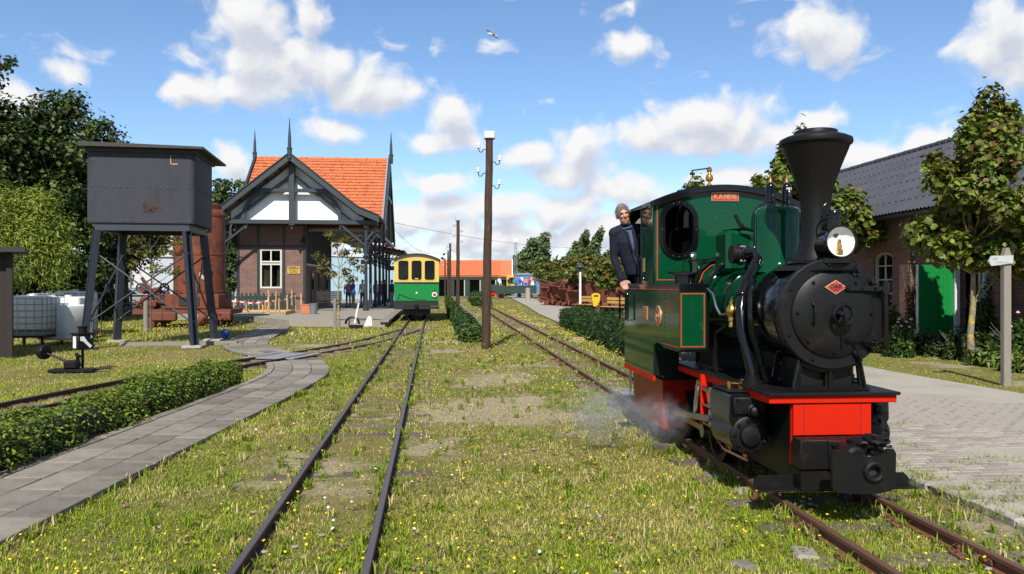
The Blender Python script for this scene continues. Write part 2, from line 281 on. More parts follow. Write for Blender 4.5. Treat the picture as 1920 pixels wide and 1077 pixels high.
# ------------------------------------------------------------------ mesh helpers
class MB:
    def __init__(s): s.v = []; s.f = []; s.sm = []
    def add(s, vs_, fs, smooth=False, M=None):
        o = len(s.v)
        for p in vs_: s.v.append(tuple(M @ Vector(p)) if M is not None else tuple(p))
        for f in fs: s.f.append([i+o for i in f]); s.sm.append(smooth)
        return s
    def box(s, c, d, rz=0, ch=0, M=None, rx=0, ry=0):
        x, y, z = d[0]/2, d[1]/2, d[2]/2
        T = Matrix.Translation(c) @ Matrix.Rotation(rz, 4, 'Z') @ Matrix.Rotation(ry, 4, 'Y') @ Matrix.Rotation(rx, 4, 'X')
        if M is not None: T = M @ T
        if ch <= 0:
            vv = [(sx*x, sy*y, sz*z) for sx in (-1, 1) for sy in (-1, 1) for sz in (-1, 1)]
            ff = [(0, 1, 3, 2), (4, 6, 7, 5), (0, 4, 5, 1), (2, 3, 7, 6), (0, 2, 6, 4), (1, 5, 7, 3)]
            return s.add(vv, ff, False, T)
        ch = min(ch, x*.9, y*.9, z*.9); vv = []; idx = {}
        for sx in (-1, 1):
            for sy in (-1, 1):
                for sz in (-1, 1):
                    for a in range(3):
                        p = [sx*(x-ch), sy*(y-ch), sz*(z-ch)]; p[a] = (sx*x, sy*y, sz*z)[a]
                        idx[(sx, sy, sz, a)] = len(vv); vv.append(p)
        ff = []
        for a in range(3):
            b, c_ = (a+1) % 3, (a+2) % 3
            for sg in (-1, 1):
                q = []
                for (u, w) in ((-1, -1), (1, -1), (1, 1), (-1, 1)):
                    k = [0, 0, 0]; k[a] = sg; k[b] = u; k[c_] = w; q.append(idx[(*k, a)])
                ff.append(q if sg > 0 else q[::-1])
        for a in range(3):
            b, c_ = (a+1) % 3, (a+2) % 3
            for u in (-1, 1):
                for w in (-1, 1):
                    def K(sa, ax):
                        k = [0, 0, 0]; k[a] = sa; k[b] = u; k[c_] = w; return idx[(*k, ax)]
                    q = [K(-1, b), K(1, b), K(1, c_), K(-1, c_)]; ff.append(q if u*w > 0 else q[::-1])
        for sx in (-1, 1):
            for sy in (-1, 1):
                for sz in (-1, 1):
                    q = [idx[(sx, sy, sz, a)] for a in range(3)]; ff.append(q if sx*sy*sz > 0 else q[::-1])
        return s.add(vv, ff, False, T)
    def b2(s, x0, x1, y0, y1, z0, z1, ch=0): return s.box(((x0+x1)/2, (y0+y1)/2, (z0+z1)/2), (abs(x1-x0), abs(y1-y0), abs(z1-z0)), ch=ch)
    def lathe(s, prof, o=(0, 0, 0), ax=(0, 0, 1), n=24, caps=True, sx=1, sy=1):
        q = Vector(ax).normalized(); T = Matrix.Translation(o) @ q.to_track_quat('Z', 'Y').to_matrix().to_4x4()
        vv = []; ff = []
        for (r, h) in prof:
            for i in range(n):
                a = 2*math.pi*i/n; vv.append((r*sx*math.cos(a), r*sy*math.sin(a), h))
        for k in range(len(prof)-1):
            for i in range(n):
                j = (i+1) % n; ff.append((k*n+i, k*n+j, (k+1)*n+j, (k+1)*n+i))
        s.add(vv, ff, True, T)
        if caps:
            if prof[0][0] > 1e-4: s.add(vv[:n], [list(range(n))[::-1]], True, T)
            if prof[-1][0] > 1e-4: s.add(vv[-n:], [list(range(n))], True, T)
        return s
    def cyl(s, p0, p1, r0, r1=None, n=14, caps=True):
        p0 = Vector(p0); p1 = Vector(p1); d = p1-p0
        return s.lathe([(r0, 0), (r0 if r1 is None else r1, d.length)], p0, d, n, caps)
    def sph(s, c, r, n=12, m=8):
        if isinstance(r, (int, float)): r = (r, r, r)
        prof = [(max(1e-5, math.sin(math.pi*k/m)), -math.cos(math.pi*k/m)) for k in range(m+1)]
        vv = []; ff = []
        for (q, h) in prof:
            for i in range(n):
                a = 2*math.pi*i/n; vv.append((c[0]+r[0]*q*math.cos(a), c[1]+r[1]*q*math.sin(a), c[2]+r[2]*h))
        for k in range(m):
            for i in range(n):
                j = (i+1) % n; ff.append((k*n+i, k*n+j, (k+1)*n+j, (k+1)*n+i))
        return s.add(vv, ff, True)
    def tube(s, pts, r, n=8, caps=True):
        P = [Vector(p) for p in pts]; rr = r if isinstance(r, (list, tuple)) else [r]*len(P)
        vv = []; ff = []; ref = None
        for i, p in enumerate(P):
            t = (P[min(i+1, len(P)-1)]-P[max(i-1, 0)]).normalized()
            if ref is None:
                ref = Vector((0, 0, 1)) if abs(t.z) < .9 else Vector((1, 0, 0))
            b = t.cross(ref).normalized(); ref = b.cross(t).normalized()
            for k in range(n):
                a = 2*math.pi*k/n; vv.append(p+(b*math.cos(a)+ref*math.sin(a))*rr[i])
        for i in range(len(P)-1):
            for k in range(n):
                j = (k+1) % n; ff.append((i*n+k, (i+1)*n+k, (i+1)*n+j, i*n+j))
        s.add(vv, ff, True)
        if caps: s.add(vv[:n], [list(range(n))], True); s.add(vv[-n:], [list(range(n))[::-1]], True)
        return s
    def torus(s, c, R_, r, ax=(0, 0, 1), n=28, m=8, arc=(0, 2*math.pi)):
        q = Vector(ax).normalized().to_track_quat('Z', 'Y').to_matrix(); full = arc[1]-arc[0] > 6.28
        pts = [Vector(c)+q @ Vector((R_*math.cos(arc[0]+(arc[1]-arc[0])*i/n), R_*math.sin(arc[0]+(arc[1]-arc[0])*i/n), 0)) for i in range(n+1)]
        return s.tube(pts, r, m, caps=not full)
    def prism(s, poly, y0, y1, holes=(), M=None, smooth=False):
        """polygon in x,z pushed along y, holes cut out"""
        loops = [list(poly)]+[list(h) for h in holes]
        flat = [p for lp in loops for p in lp]
        if len(loops) == 1 and len(poly) <= 4: tris = [tuple(range(len(poly)))]
        else: tris = geometry.tessellate_polygon([[Vector((p[0], p[1], 0)) for p in lp] for lp in loops])
        n = len(flat); vv = [(p[0], y0, p[1]) for p in flat]+[(p[0], y1, p[1]) for p in flat]; ff = []
        for t in tris:
            ff.append(tuple(t)); ff.append(tuple(i+n for i in reversed(t)))
        o = 0
        for lp in loops:
            k = len(lp)
            for i in range(k):
                j = (i+1) % k; ff.append((o+i, o+j, o+j+n, o+i+n))
            o += k
        return s.add(vv, ff, smooth, M)
    def build(s, name, material, parent=None, sharp=38, fix=True):
        me = bpy.data.meshes.new(name); me.from_pydata(s.v, [], s.f)
        if any(s.sm):
            me.polygons.foreach_set('use_smooth', [True]*len(s.f))
        if fix:
            import bmesh
            bm = bmesh.new(); bm.from_mesh(me); bmesh.ops.recalc_face_normals(bm, faces=bm.faces); bm.to_mesh(me); bm.free()
        if any(s.sm): me.set_sharp_from_angle(angle=R(sharp))
        me.materials.append(MT[material] if isinstance(material, str) else material)
        return link(name, me, parent)
def link(name, data, parent=None):
    o = bpy.data.objects.new(name, data); COL.objects.link(o)
    if parent is not None: o.parent = parent
    return o
def tag(o, label, cat=None, group=None, kind=None):
    if label: o['label'] = label
    if cat: o['category'] = cat
    if group: o['group'] = group
    if kind: o['kind'] = kind
    return o
def thing(name, label, cat, loc=(0, 0, 0), rz=0, group=None):
    o = link(name, None); o.location = loc; o.rotation_euler = (0, 0, rz); return tag(o, label, cat, group)
def struct(o): o['kind'] = 'structure'; return o
def copy_tree(o, parent=None, **kw):
    c = o.copy(); COL.objects.link(c); c.parent = parent
    for ch in o.children: copy_tree(ch, c)
    return c
def text(name, body, size, loc, material, parent, rz=0, ext=.002, sx=1, bold=0):
    cu = bpy.data.curves.new('t', 'FONT'); cu.body = body; cu.size = size; cu.align_x = 'CENTER'; cu.align_y = 'CENTER'; cu.extrude = ext; cu.resolution_u = 2; cu.offset = bold
    t = bpy.data.objects.new('t', cu); COL.objects.link(t)
    bpy.context.view_layer.update()
    me = bpy.data.meshes.new_from_object(t.evaluated_get(bpy.context.evaluated_depsgraph_get()))
    bpy.data.objects.remove(t); me.materials.clear(); me.materials.append(MT[material])
    M = Matrix.Translation(loc) @ Matrix.Rotation(rz, 4, 'Z') @ Matrix.Rotation(R(90), 4, 'X') @ Matrix.Diagonal((sx, 1, 1, 1))
    me.transform(M); return link(name, me, parent)
def np_mesh(name, V, F, material, parent=None, colors=None):
    V = np.asarray(V, np.float32); F = np.asarray(F, np.int32); k = F.shape[1]
    me = bpy.data.meshes.new(name); me.vertices.add(len(V)); me.vertices.foreach_set('co', V.ravel())
    me.loops.add(F.size); me.loops.foreach_set('vertex_index', F.ravel()); me.polygons.add(len(F)); me.polygons.foreach_set('loop_start', np.arange(0, F.size, k, dtype=np.int32))
    me.update(calc_edges=True)
    if colors is not None:
        a = me.color_attributes.new('Col', 'FLOAT_COLOR', 'POINT'); c = np.ones((len(V), 4), np.float32); c[:, :3] = colors*KA; a.data.foreach_set('color', c.ravel())
    me.materials.append(MT[material]); return link(name, me, parent)
def vnoise(x, y, seed=0):
    xi = np.floor(x).astype(np.int64); yi = np.floor(y).astype(np.int64); xf = x-xi; yf = y-yi
    def h(a, b):
        n = (a*374761393+b*668265263+seed*974711) & 0x7fffffff; n = ((n ^ (n >> 13))*1274126177) & 0x7fffffff
        return ((n ^ (n >> 16)) & 0xffff)/65535.
    u = xf*xf*(3-2*xf); v = yf*yf*(3-2*yf)
    return (h(xi, yi)*(1-u)+h(xi+1, yi)*u)*(1-v)+(h(xi, yi+1)*(1-u)+h(xi+1, yi+1)*u)*v
def fbm(x, y, seed=0, o=4):
    s = 0; a = .5; t = 0
    for i in range(o): s = s+a*vnoise(x*2**i, y*2**i, seed+i); t += a; a *= .5
    return s/t
def spline(pts, step=.25):
    P = [np.array(p, float) for p in pts]; P = [2*P[0]-P[1]]+P+[2*P[-1]-P[-2]]; out = []
    for i in range(1, len(P)-2):
        n = max(2, int(np.linalg.norm(P[i+1]-P[i])/step))
        for k in range(n):
            t = k/n; a, b, c, d = P[i-1:i+3]
            out.append(.5*((2*b)+(-a+c)*t+(2*a-5*b+4*c-d)*t*t+(-a+3*b-3*c+d)*t**3))
    out.append(P[-2]); return np.array(out)
def leaf_mesh(name, pts, size, cols, parent, seed=0, aspect=.7, up=.35, dirs=None, vary=.35, material='leaf', lobed=False):
    """one folded two-triangle leaf at each point"""
    g = np.random.default_rng(seed); n = len(pts); pts = np.asarray(pts)
    nr = g.normal(size=(n, 3)); nr[:, 2] = np.abs(nr[:, 2])+up
    if dirs is not None: nr = nr*.6+dirs
    nr /= np.linalg.norm(nr, axis=1)[:, None]
    a = g.normal(size=(n, 3)); a[:, 2] -= .35; a -= nr*(a*nr).sum(1)[:, None]; a /= np.linalg.norm(a, axis=1)[:, None]; b = np.cross(nr, a)
    s = size*(1+vary*g.uniform(-1, 1, n))[:, None]
    fold = nr*s*.14
    V = np.stack([pts-a*s*.5, pts+b*s*.5*aspect+fold, pts+a*s*.55, pts-b*s*.5*aspect+fold], 1).reshape(-1, 3)
    k = 4; i = np.arange(n)*4; F = np.concatenate([np.stack([i, i+1, i+2], 1), np.stack([i, i+2, i+3], 1)])
    if lobed:
        k = 10; sh_ = [(-.5, 0), (-.30, .30), (-.22, .52), (.02, .30), (.22, .42), (.55, 0), (.22, -.42), (.02, -.30), (-.22, -.52), (-.30, -.30)]
        V = np.stack([pts+a*s*u+b*s*v*aspect*1.05+fold*abs(v)*2 for u, v in sh_], 1).reshape(-1, 3); i = np.arange(n)*10
        F = np.concatenate([np.stack([i+p, i+q, i+r], 1) for p, q, r in ((0, 1, 3), (1, 2, 3), (0, 3, 5), (3, 4, 5), (0, 5, 7), (5, 6, 7), (0, 7, 9), (7, 8, 9))])
    C = np.asarray(cols, float); c = C[g.integers(0, len(C), n)]*(1+.35*g.uniform(-1, 1, (n, 1)))*(1+.12*g.uniform(-1, 1, (n, 3)))
    return np_mesh(name, V, F, material, parent, np.repeat(np.clip(c, 0, 1), k, 0))
RT = lambda D: 2.868-.083*D          # right track centre line, X at distance D
LT = lambda D: -.745-.101*D          # left track centre line
RZR = math.atan(.083); RZL = math.atan(.101)
# ================================================================== GROUND
def ground_material():
    m = bpy.data.materials.new('turf_soil'); m.use_nodes = True; t = m.node_tree; l = t.links.new; b = t.nodes['Principled BSDF']
    tcn = N(t, 'ShaderNodeTexCoord'); v = tcn.outputs['Object']
    def nz(sc, det=6, ro=.6):
        n = N(t, 'ShaderNodeTexNoise'); n.inputs['Scale'].default_value = sc; n.inputs['Detail'].default_value = det; n.inputs['Roughness'].default_value = ro; l(v, n.inputs['Vector']); return n.outputs['Fac']
    def rng_(s, a, b_):
        n = N(t, 'ShaderNodeMapRange', interpolation_type='SMOOTHSTEP'); n.inputs['From Min'].default_value = a; n.inputs['From Max'].default_value = b_; l(s, n.inputs['Value']); return n.outputs[0]
    def mixc(f, a, b_):
        n = N(t, 'ShaderNodeMix', data_type='RGBA'); l(f, n.inputs['Factor'])
        for i, c in ((6, a), (7, b_)):
            if isinstance(c, tuple): n.inputs[i].default_value = (*c, 1)
            else: l(c, n.inputs[i])
        return n.outputs[2]
    at_ = N(t, 'ShaderNodeAttribute', attribute_name='Col'); sx_ = N(t, 'ShaderNodeSeparateColor'); l(at_.outputs['Color'], sx_.inputs[0])
    ad = N(t, 'ShaderNodeMath', operation='ADD'); l(sx_.outputs[0], ad.inputs[0]); q = N(t, 'ShaderNodeMath', operation='MULTIPLY_ADD'); l(nz(3.5, 8, .7), q.inputs[0]); q.inputs[1].default_value = 1.6; q.inputs[2].default_value = -.8; l(q.outputs[0], ad.inputs[1])
    c = mixc(rng_(nz(.55), .4, .62), (.27, .215, .085), (.16, .185, .035))
    c = mixc(rng_(nz(9, 8, .7), .5, .7), c, (.30, .24, .11))
    c = mixc(rng_(nz(60, 4), .42, .7), c, (.09, .085, .025))
    sand = mixc(rng_(nz(45, 6, .7), .35, .7), (.44, .365, .25), (.29, .235, .15))
    c = mixc(rng_(ad.outputs[0], .30, .75), c, sand)
    c = mixc(rng_(nz(140, 3, .8), .52, .7), c, (.10, .085, .04))
    kk = N(t, 'ShaderNodeMix', data_type='RGBA', blend_type='MULTIPLY'); kk.inputs[0].default_value = 1; l(c, kk.inputs[6]); kk.inputs[7].default_value = (KA, KA, KA, 1); c = kk.outputs[2]
    l(c, b.inputs['Base Color']); b.inputs['Roughness'].default_value = .95; b.inputs['Specular IOR Level'].default_value = .1
    bp = N(t, 'ShaderNodeBump'); bp.inputs['Strength'].default_value = .8; bp.inputs['Distance'].default_value = .03; l(nz(25, 8, .7), bp.inputs['Height']); l(bp.outputs[0], b.inputs['Normal'])
    MT['turf_soil'] = m
ground_material()
g = MB(); n = 60
xs = np.concatenate([np.linspace(-900, -30, 12), np.linspace(-28, 28, 150), np.linspace(30, 900, 12)]); ys = np.concatenate([np.linspace(-60, 1, 6), np.concatenate([np.linspace(2, 14, 48), np.linspace(14.5, 50, 72)]), np.linspace(55, 1400, 16)])
gv = [(x, y, 0) for y in ys for x in xs]; nx = len(xs)
def bumpz(x, y):
    return (fbm(x*.9, y*.9, 3)-.5)*.05*np.clip((50-np.abs(y))/20, 0, 1)-.012
GV = np.array(gv); GV[:, 2] = bumpz(GV[:, 0], GV[:, 1])
gf = [(j*nx+i, j*nx+i+1, (j+1)*nx+i+1, (j+1)*nx+i) for j in range(len(ys)-1) for i in range(nx-1)]
_p = fbm(GV[:, 0]*.55, GV[:, 1]*.55, 40)+.25*(fbm(GV[:, 0]*2.6, GV[:, 1]*2.6, 41)-.5); _mid = (GV[:, 0] > LT(GV[:, 1])+.6) & (GV[:, 0] < RT(GV[:, 1])+1.3)
_w = np.clip(np.where(_mid, (.46-_p)*4.5, (.36-_p)*4), 0, 1)*(GV[:, 1] < 60)
gr = np_mesh('ground', GV, gf, 'turf_soil', None, np.repeat(_w[:, None], 3, 1)/KA); struct(gr); gr.data.polygons.foreach_set('use_smooth', [True]*len(gf))

# ------------------------------------------------------------------ tracks
RAIL = [(-.045, 0), (.045, 0), (.045, .008), (.01, .016), (.008, .055), (.023, .064), (.023, .088), (.018, .092), (-.018, .092), (-.023, .088), (-.023, .064), (-.008, .055), (-.01, .016), (-.045, .008)]
def sweep_rail(pts, off, parent, sidemat, topmat, zoff=0):
    """rail profile swept along a centre line, off = offset to the right"""
    P = np.array(pts); T = np.gradient(P, axis=0); T /= np.linalg.norm(T, axis=1)[:, None]; Nn = np.stack([T[:, 1], -T[:, 0]], 1)
    k = len(RAIL); V = []
    for i in range(len(P)):
        wob = .006*math.sin(i*.9)
        for (a, z) in RAIL:
            q = P[i]+Nn[i]*(off+a); V.append((q[0], q[1], z+wob*.4-zoff*min(1, max(0, (P[i][1]-16.5)/2))))
    F = []; mi = []
    for i in range(len(P)-1):
        for j in range(k):
            jj = (j+1) % k; F.append((i*k+j, i*k+jj, (i+1)*k+jj, (i+1)*k+j)); mi.append(1 if j in (7, 8) else 0)
    F.append(tuple(range(k))); mi.append(0)
    me = bpy.data.meshes.new('rail'); me.from_pydata(V, [], F); me.materials.append(MT[sidemat]); me.materials.append(MT[topmat]); me.polygons.foreach_set('material_index', mi)
    import bmesh
    bm = bmesh.new(); bm.from_mesh(me); bmesh.ops.recalc_face_normals(bm, faces=bm.faces); bm.to_mesh(me); bm.free()
    return link('rail', me, parent)
def sleeper_mesh(seed):
    r = random.Random(seed); b = MB(); n = 8; w = .11
    vv = []
    for i in range(n+1):
        x = -.72+1.44*i/n
        for (yy, zz) in ((-w, -.08), (w, -.08), (w, .012), (w*.8, .026), (-w*.8, .026), (-w, .012)):
            vv.append((x+r.uniform(-.02, .02)*(i in (0, n)), yy+r.uniform(-.012, .012), zz+r.uniform(-.006, .006)))
    ff = [(i*6+k, (i+1)*6+k, (i+1)*6+(k+1) % 6, i*6+(k+1) % 6) for i in range(n) for k in range(6)]+[tuple(range(6)), tuple(range(n*6, n*6+6))]
    b.add(vv, ff); o = b.build('sleeper', 'sleeper_wood'); me = o.data; bpy.data.objects.remove(o); return me
SLP = [sleeper_mesh(i) for i in range(5)]
def track(label, pts, dmax, sm, tm, gap=.64, zs=0, sink=0, name='railway_track', chairs=False):
    t = thing(name, label, 'track'); pts = np.array(pts)
    sweep_rail(pts, -.37, t, sm, tm, sink); sweep_rail(pts, .37, t, sm, tm, sink)
    seg = np.linalg.norm(np.diff(pts, axis=0), axis=1); s = np.concatenate([[0], np.cumsum(seg)]); d = .2
    while d < s[-1]:
        x = np.interp(d, s, pts[:, 0]); y = np.interp(d, s, pts[:, 1])
        if y > dmax: break
        x2 = np.interp(d+.1, s, pts[:, 0]); y2 = np.interp(d+.1, s, pts[:, 1])
        o = link('sleeper', random.choice(SLP), t); o.location = (x, y, zs+random.uniform(-.014, .006)); o.rotation_euler = (random.uniform(-.01, .01), random.uniform(-.01, .01), math.atan2(y2-y, x2-x)-math.pi/2+random.uniform(-.02, .02))
        if chairs:
            for sx in (-.37, .37):
                b = MB().box((sx-.09, 0, .04), (.07, .12, .02), ch=.004).box((sx+.09, 0, .04), (.07, .12, .02), ch=.004).cyl((sx-.1, 0, .045), (sx-.1, 0, .075), .014, n=6).cyl((sx+.1, 0, .045), (sx+.1, 0, .075), .014, n=6)
                c = b.build('rail_clip', 'rail_rust', t); c.location = o.location; c.rotation_euler = o.rotation_euler
        d += gap*random.uniform(.94, 1.06)
    return t
lin = lambda f, a, b, st: [(f(d), d) for d in np.arange(a, b, st)]
track('long straight narrow gauge track from the foreground to the yellow and green coach', lin(LT, 2.5, 75, .5), 40, 'rail_side', 'rail_top', .62, zs=-.033)
track('rusty narrow gauge track under the green steam locomotive', lin(RT, 2.5, 150, .5), 44, 'rail_rust', 'rail_top_rust', .7, zs=-.022, chairs=True)
BR = spline([(-3.72, 29.5), (-3.88, 26.5), (-4.3, 22), (-5.25, 18), (-6.05, 14.2), (-6.5, 11), (-6.75, 8.5), (-6.95, 5)], .4)
track('curved branch track crossing the slab path beside the low hedge', BR[::-1], 30, 'rail_side', 'rail_top', .64, sink=.035)

def fishplate(track_o, fx, d, side, m_):
    x = fx(d)+side*.37; a = math.atan(.083 if fx is RT else .101)
    for sg in (-1, 1):
        b = MB().box((sg*.017, 0, .037), (.014, .34, .036), ch=.003)
        for yy in (-.12, -.04, .04, .12): b.lathe([(.012, 0), (.012, .01), (.006, .014)], (sg*.024, yy, .037), (sg, 0, 0), 6)
        o = b.build('fishplate', m_, track_o); o.location = (x, d, 0); o.rotation_euler.z = a
TRK = {o['label'][:4]: o for o in bpy.data.objects if o.get('category') == 'track'}
for d in (5.4, 11.4, 17.4): fishplate(TRK['rust'], RT, d, -1, 'rail_rust'); fishplate(TRK['rust'], RT, d-.6, 1, 'rail_rust')
for d in (6.8, 12.8, 18.8): fishplate(TRK['long'], LT, d, 1, 'rail_side'); fishplate(TRK['long'], LT, d+.5, -1, 'rail_side')
# ------------------------------------------------------------------ slab path (winding) 
PC = spline([(-3.85, 2.6), (-3.88, 8), (-3.90, 12.6), (-4.15, 15.2), (-5.15, 17.9), (-6.75, 20.3), (-7.75, 23), (-8.75, 28), (-9.9, 33.4)], .1)
PT = np.gradient(PC, axis=0); PT /= np.linalg.norm(PT, axis=1)[:, None]; PN = np.stack([PT[:, 1], -PT[:, 0]], 1)
PS = np.concatenate([[0], np.cumsum(np.linalg.norm(np.diff(PC, axis=0), axis=1))])
def path_at(s, off):
    return np.array([np.interp(s, PS, PC[:, i])+off*np.interp(s, PS, PN[:, i]) for i in range(2)])
mat('joint_sand', (.13, .11, .07), .95, var=.4, vscale=20, col2=(.11, .13, .04), c2lo=.5, c2hi=.6, c2scale=5)
V = []; F = []
HW = .60
for i, s in enumerate(np.arange(0, PS[-1], .3)):
    for o_ in (-HW, HW):
        q = path_at(s, o_); V.append((q[0], q[1], .022))
F = [(2*i, 2*i+1, 2*i+3, 2*i+2) for i in range(len(V)//2-1)]
path = struct(np_mesh('slab_path', V, F, 'joint_sand'))
def slab_piece(name, s0, s1, o0, o1, zt, material, parent, g=.006):
    q = [path_at(s0+g, o0+g), path_at(s0+g, o1-g), path_at(s1-g, o1-g), path_at(s1-g, o0+g)]
    c = sum(q)/4; tl = [random.uniform(-.004, .004) for _ in range(4)]; e = .006
    vv = [(p[0]-c[0], p[1]-c[1], 0) for p in q]+[(p[0]-c[0], p[1]-c[1], zt-e+tl[k]) for k, p in enumerate(q)]+[((p[0]-c[0])*.975, (p[1]-c[1])*.975, zt+tl[k]) for k, p in enumerate(q)]
    ff = [(i, (i+1) % 4, 4+(i+1) % 4, 4+i) for i in range(4)]+[(4+i, 4+(i+1) % 4, 8+(i+1) % 4, 8+i) for i in range(4)]+[(8, 9, 10, 11)]
    o = MB().add(vv, ff).build(name, material, parent, fix=False); o.location = (c[0], c[1], .0); return o
# where the branch line crosses
cross = [s for s in np.arange(0, PS[-1], .1) if np.min(np.linalg.norm(BR-path_at(s, 0), axis=1)) < .75]
c0, c1 = min(cross)-.05, max(cross)+.05
s = 0; row = 0
while s < PS[-1]-.5:
    ln = .58 if s < 20 else .62
    if not (c0-.4 < s < c1+.1):
        for k, (a, b_) in enumerate(((-.46, -.10), (-.10, .26), (.26, .60))):
            slab_piece('paving_slab', s+(.2 if k == 1 else .0), s+ln+(.2 if k == 1 else .0), a, b_, .045, 'slab', path)
        slab_piece('edging_slab', s, s+ln, -.60, -.46, .05, 'slab', path)
    s += ln; row += 1
mat('steel_plate', (.24, .235, .24), .7, 0, var=.25, vscale=5, bump=.1)
for (a, b_) in ((-.62, -.43), (-.31, .31), (.43, .62)):
    pa = min(range(len(BR)), key=lambda i: np.linalg.norm(BR[i]-path_at((c0+c1)/2, 0))); p = BR[pa]; tb = BR[pa+1]-BR[pa-1]; ang = math.atan2(tb[1], tb[0])-math.pi/2
    o = MB().box((-(a+b_)/2, 0, .06), (b_-a, 1.35, .03), ch=.006).build('crossing_plate', 'steel_plate', path); o.location = (p[0], p[1], .0); o.rotation_euler.z = ang

# ------------------------------------------------------------------ paved yard on the right
YD = np.array([1.0, 9, 12.5, 15, 25, 32, 45, 61, 100, 170]); YL = np.array([RT(1)+1.08, RT(9)+1.08, RT(12.5)+1.1, 3.45, 2.75, 2.2, 1.55, 1.2, .0, -3]); YR = np.array([8.4, 8.2, 7.66, 7.25, 6.6, 6.1, 5.2, 4.5, 2.4, -.6])
def yard_mat():
    m = bpy.data.materials.new('yard_paving'); m.use_nodes = True; t = m.node_tree; l = t.links.new; b = t.nodes['Principled BSDF']
    tcn = N(t, 'ShaderNodeTexCoord'); mp = N(t, 'ShaderNodeMapping'); mp.inputs['Rotation'].default_value = (0, 0, -RZR); l(tcn.outputs['Object'], mp.inputs[0])
    br = N(t, 'ShaderNodeTexBrick'); l(mp.outputs[0], br.inputs['Vector']); br.inputs['Scale'].default_value = 1; br.inputs['Brick Width'].default_value = .21; br.inputs['Row Height'].default_value = .105; br.inputs['Mortar Size'].default_value = .005
    br.inputs['Color1'].default_value = (.34, .30, .245, 1); br.inputs['Color2'].default_value = (.29, .26, .215, 1); br.inputs['Mortar'].default_value = (.24, .21, .165, 1)
    nz = N(t, 'ShaderNodeTexNoise'); nz.inputs['Scale'].default_value = .8; nz.inputs['Detail'].default_value = 9; nz.inputs['Roughness'].default_value = .7; l(tcn.outputs['Object'], nz.inputs[0])
    r = N(t, 'ShaderNodeMapRange', interpolation_type='SMOOTHSTEP'); r.inputs['From Min'].default_value = .34; r.inputs['From Max'].default_value = .56; l(nz.outputs['Fac'], r.inputs['Value'])
    mxn = N(t, 'ShaderNodeMix', data_type='RGBA'); l(r.outputs[0], mxn.inputs['Factor']); l(br.outputs['Color'], mxn.inputs[6]); mxn.inputs[7].default_value = (.38, .345, .28, 1)
    n2 = N(t, 'ShaderNodeTexNoise'); n2.inputs['Scale'].default_value = 45; n2.inputs['Detail'].default_value = 4; l(tcn.outputs['Object'], n2.inputs[0])
    h = N(t, 'ShaderNodeHueSaturation'); l(mxn.outputs[2], h.inputs['Color']); mv = N(t, 'ShaderNodeMath', operation='MULTIPLY_ADD'); l(n2.outputs['Fac'], mv.inputs[0]); mv.inputs[1].default_value = .5*KA; mv.inputs[2].default_value = .75*KA; l(mv.outputs[0], h.inputs['Value']); l(h.outputs[0], b.inputs['Base Color'])
    b.inputs['Roughness'].default_value = .95; MT['yard_paving'] = m
yard_mat()
V = []
dd = np.concatenate([np.arange(1, 40, 1.), np.arange(40, 171, 5.)])
for d in dd: V += [(np.interp(d, YD, YL), d, .035), (np.interp(d, YD, YR), d, .035)]
F = [(2*i, 2*i+1, 2*i+3, 2*i+2) for i in range(len(dd)-1)]
yard = struct(np_mesh('paved_yard', V, F, 'yard_paving'))
# bricks near the kerb one by one, the next ones joined
cnt = 0; M0 = None; cand = []
bb = MB().box((0, 0, 0), (.200, .096, .05), ch=.006).build('paver_brick', 'yard_brick', yard); bme = bb.data; bpy.data.objects.remove(bb)
rows = int(9/.105)
for r_ in range(rows):
    d = 4.6+r_*.105
    for c_ in range(34):
        u = 1.22+(c_+.5*(r_ % 2))*.21                                   # offset from the track centre line
        X = RT(d)+u; Y = d+u*.083
        if X < np.interp(Y, YD, YR)-.1 and X < Y*.66+.3: cand.append((math.hypot(X, Y), X, Y, u))
cand.sort()
nzk = fbm(np.array([c[1] for c in cand])*.8, np.array([c[2] for c in cand])*.8, 21)
joint = MB()
for (dist, X, Y, u), q in zip(cand, nzk):
    z = .0165+random.uniform(-.003, .003)-.012*(q > .6)
    if cnt < 300:
        o = link('paver_brick', bme, yard); o.location = (X, Y, z); o.rotation_euler = (random.uniform(-.012, .012), random.uniform(-.012, .012), RZR+random.uniform(-.012, .012)); cnt += 1
    elif dist < 13:
        joint.box((X, Y, z), (.2, .096, .05), rz=RZR+random.uniform(-.01, .01))
o = joint.build('paver_bricks_beyond', 'yard_brick', yard, fix=False); o['kind'] = 'stuff'
# kerb
for i in range(26):
    d = 3.6+i*.5
    if d > 12.6: break
    u = 1.115
    k = MB().box((0, 0, 0), (.1, .488, .16), ch=.008).build('kerb_stone', 'kerb_stone', yard)
    k.location = (RT(d)+u+random.uniform(-.012, .012), d+u*.083, -.028+random.uniform(-.02, .008)); k.rotation_euler = (random.uniform(-.012, .012), random.uniform(-.03, .03), RZR+random.uniform(-.012, .012))
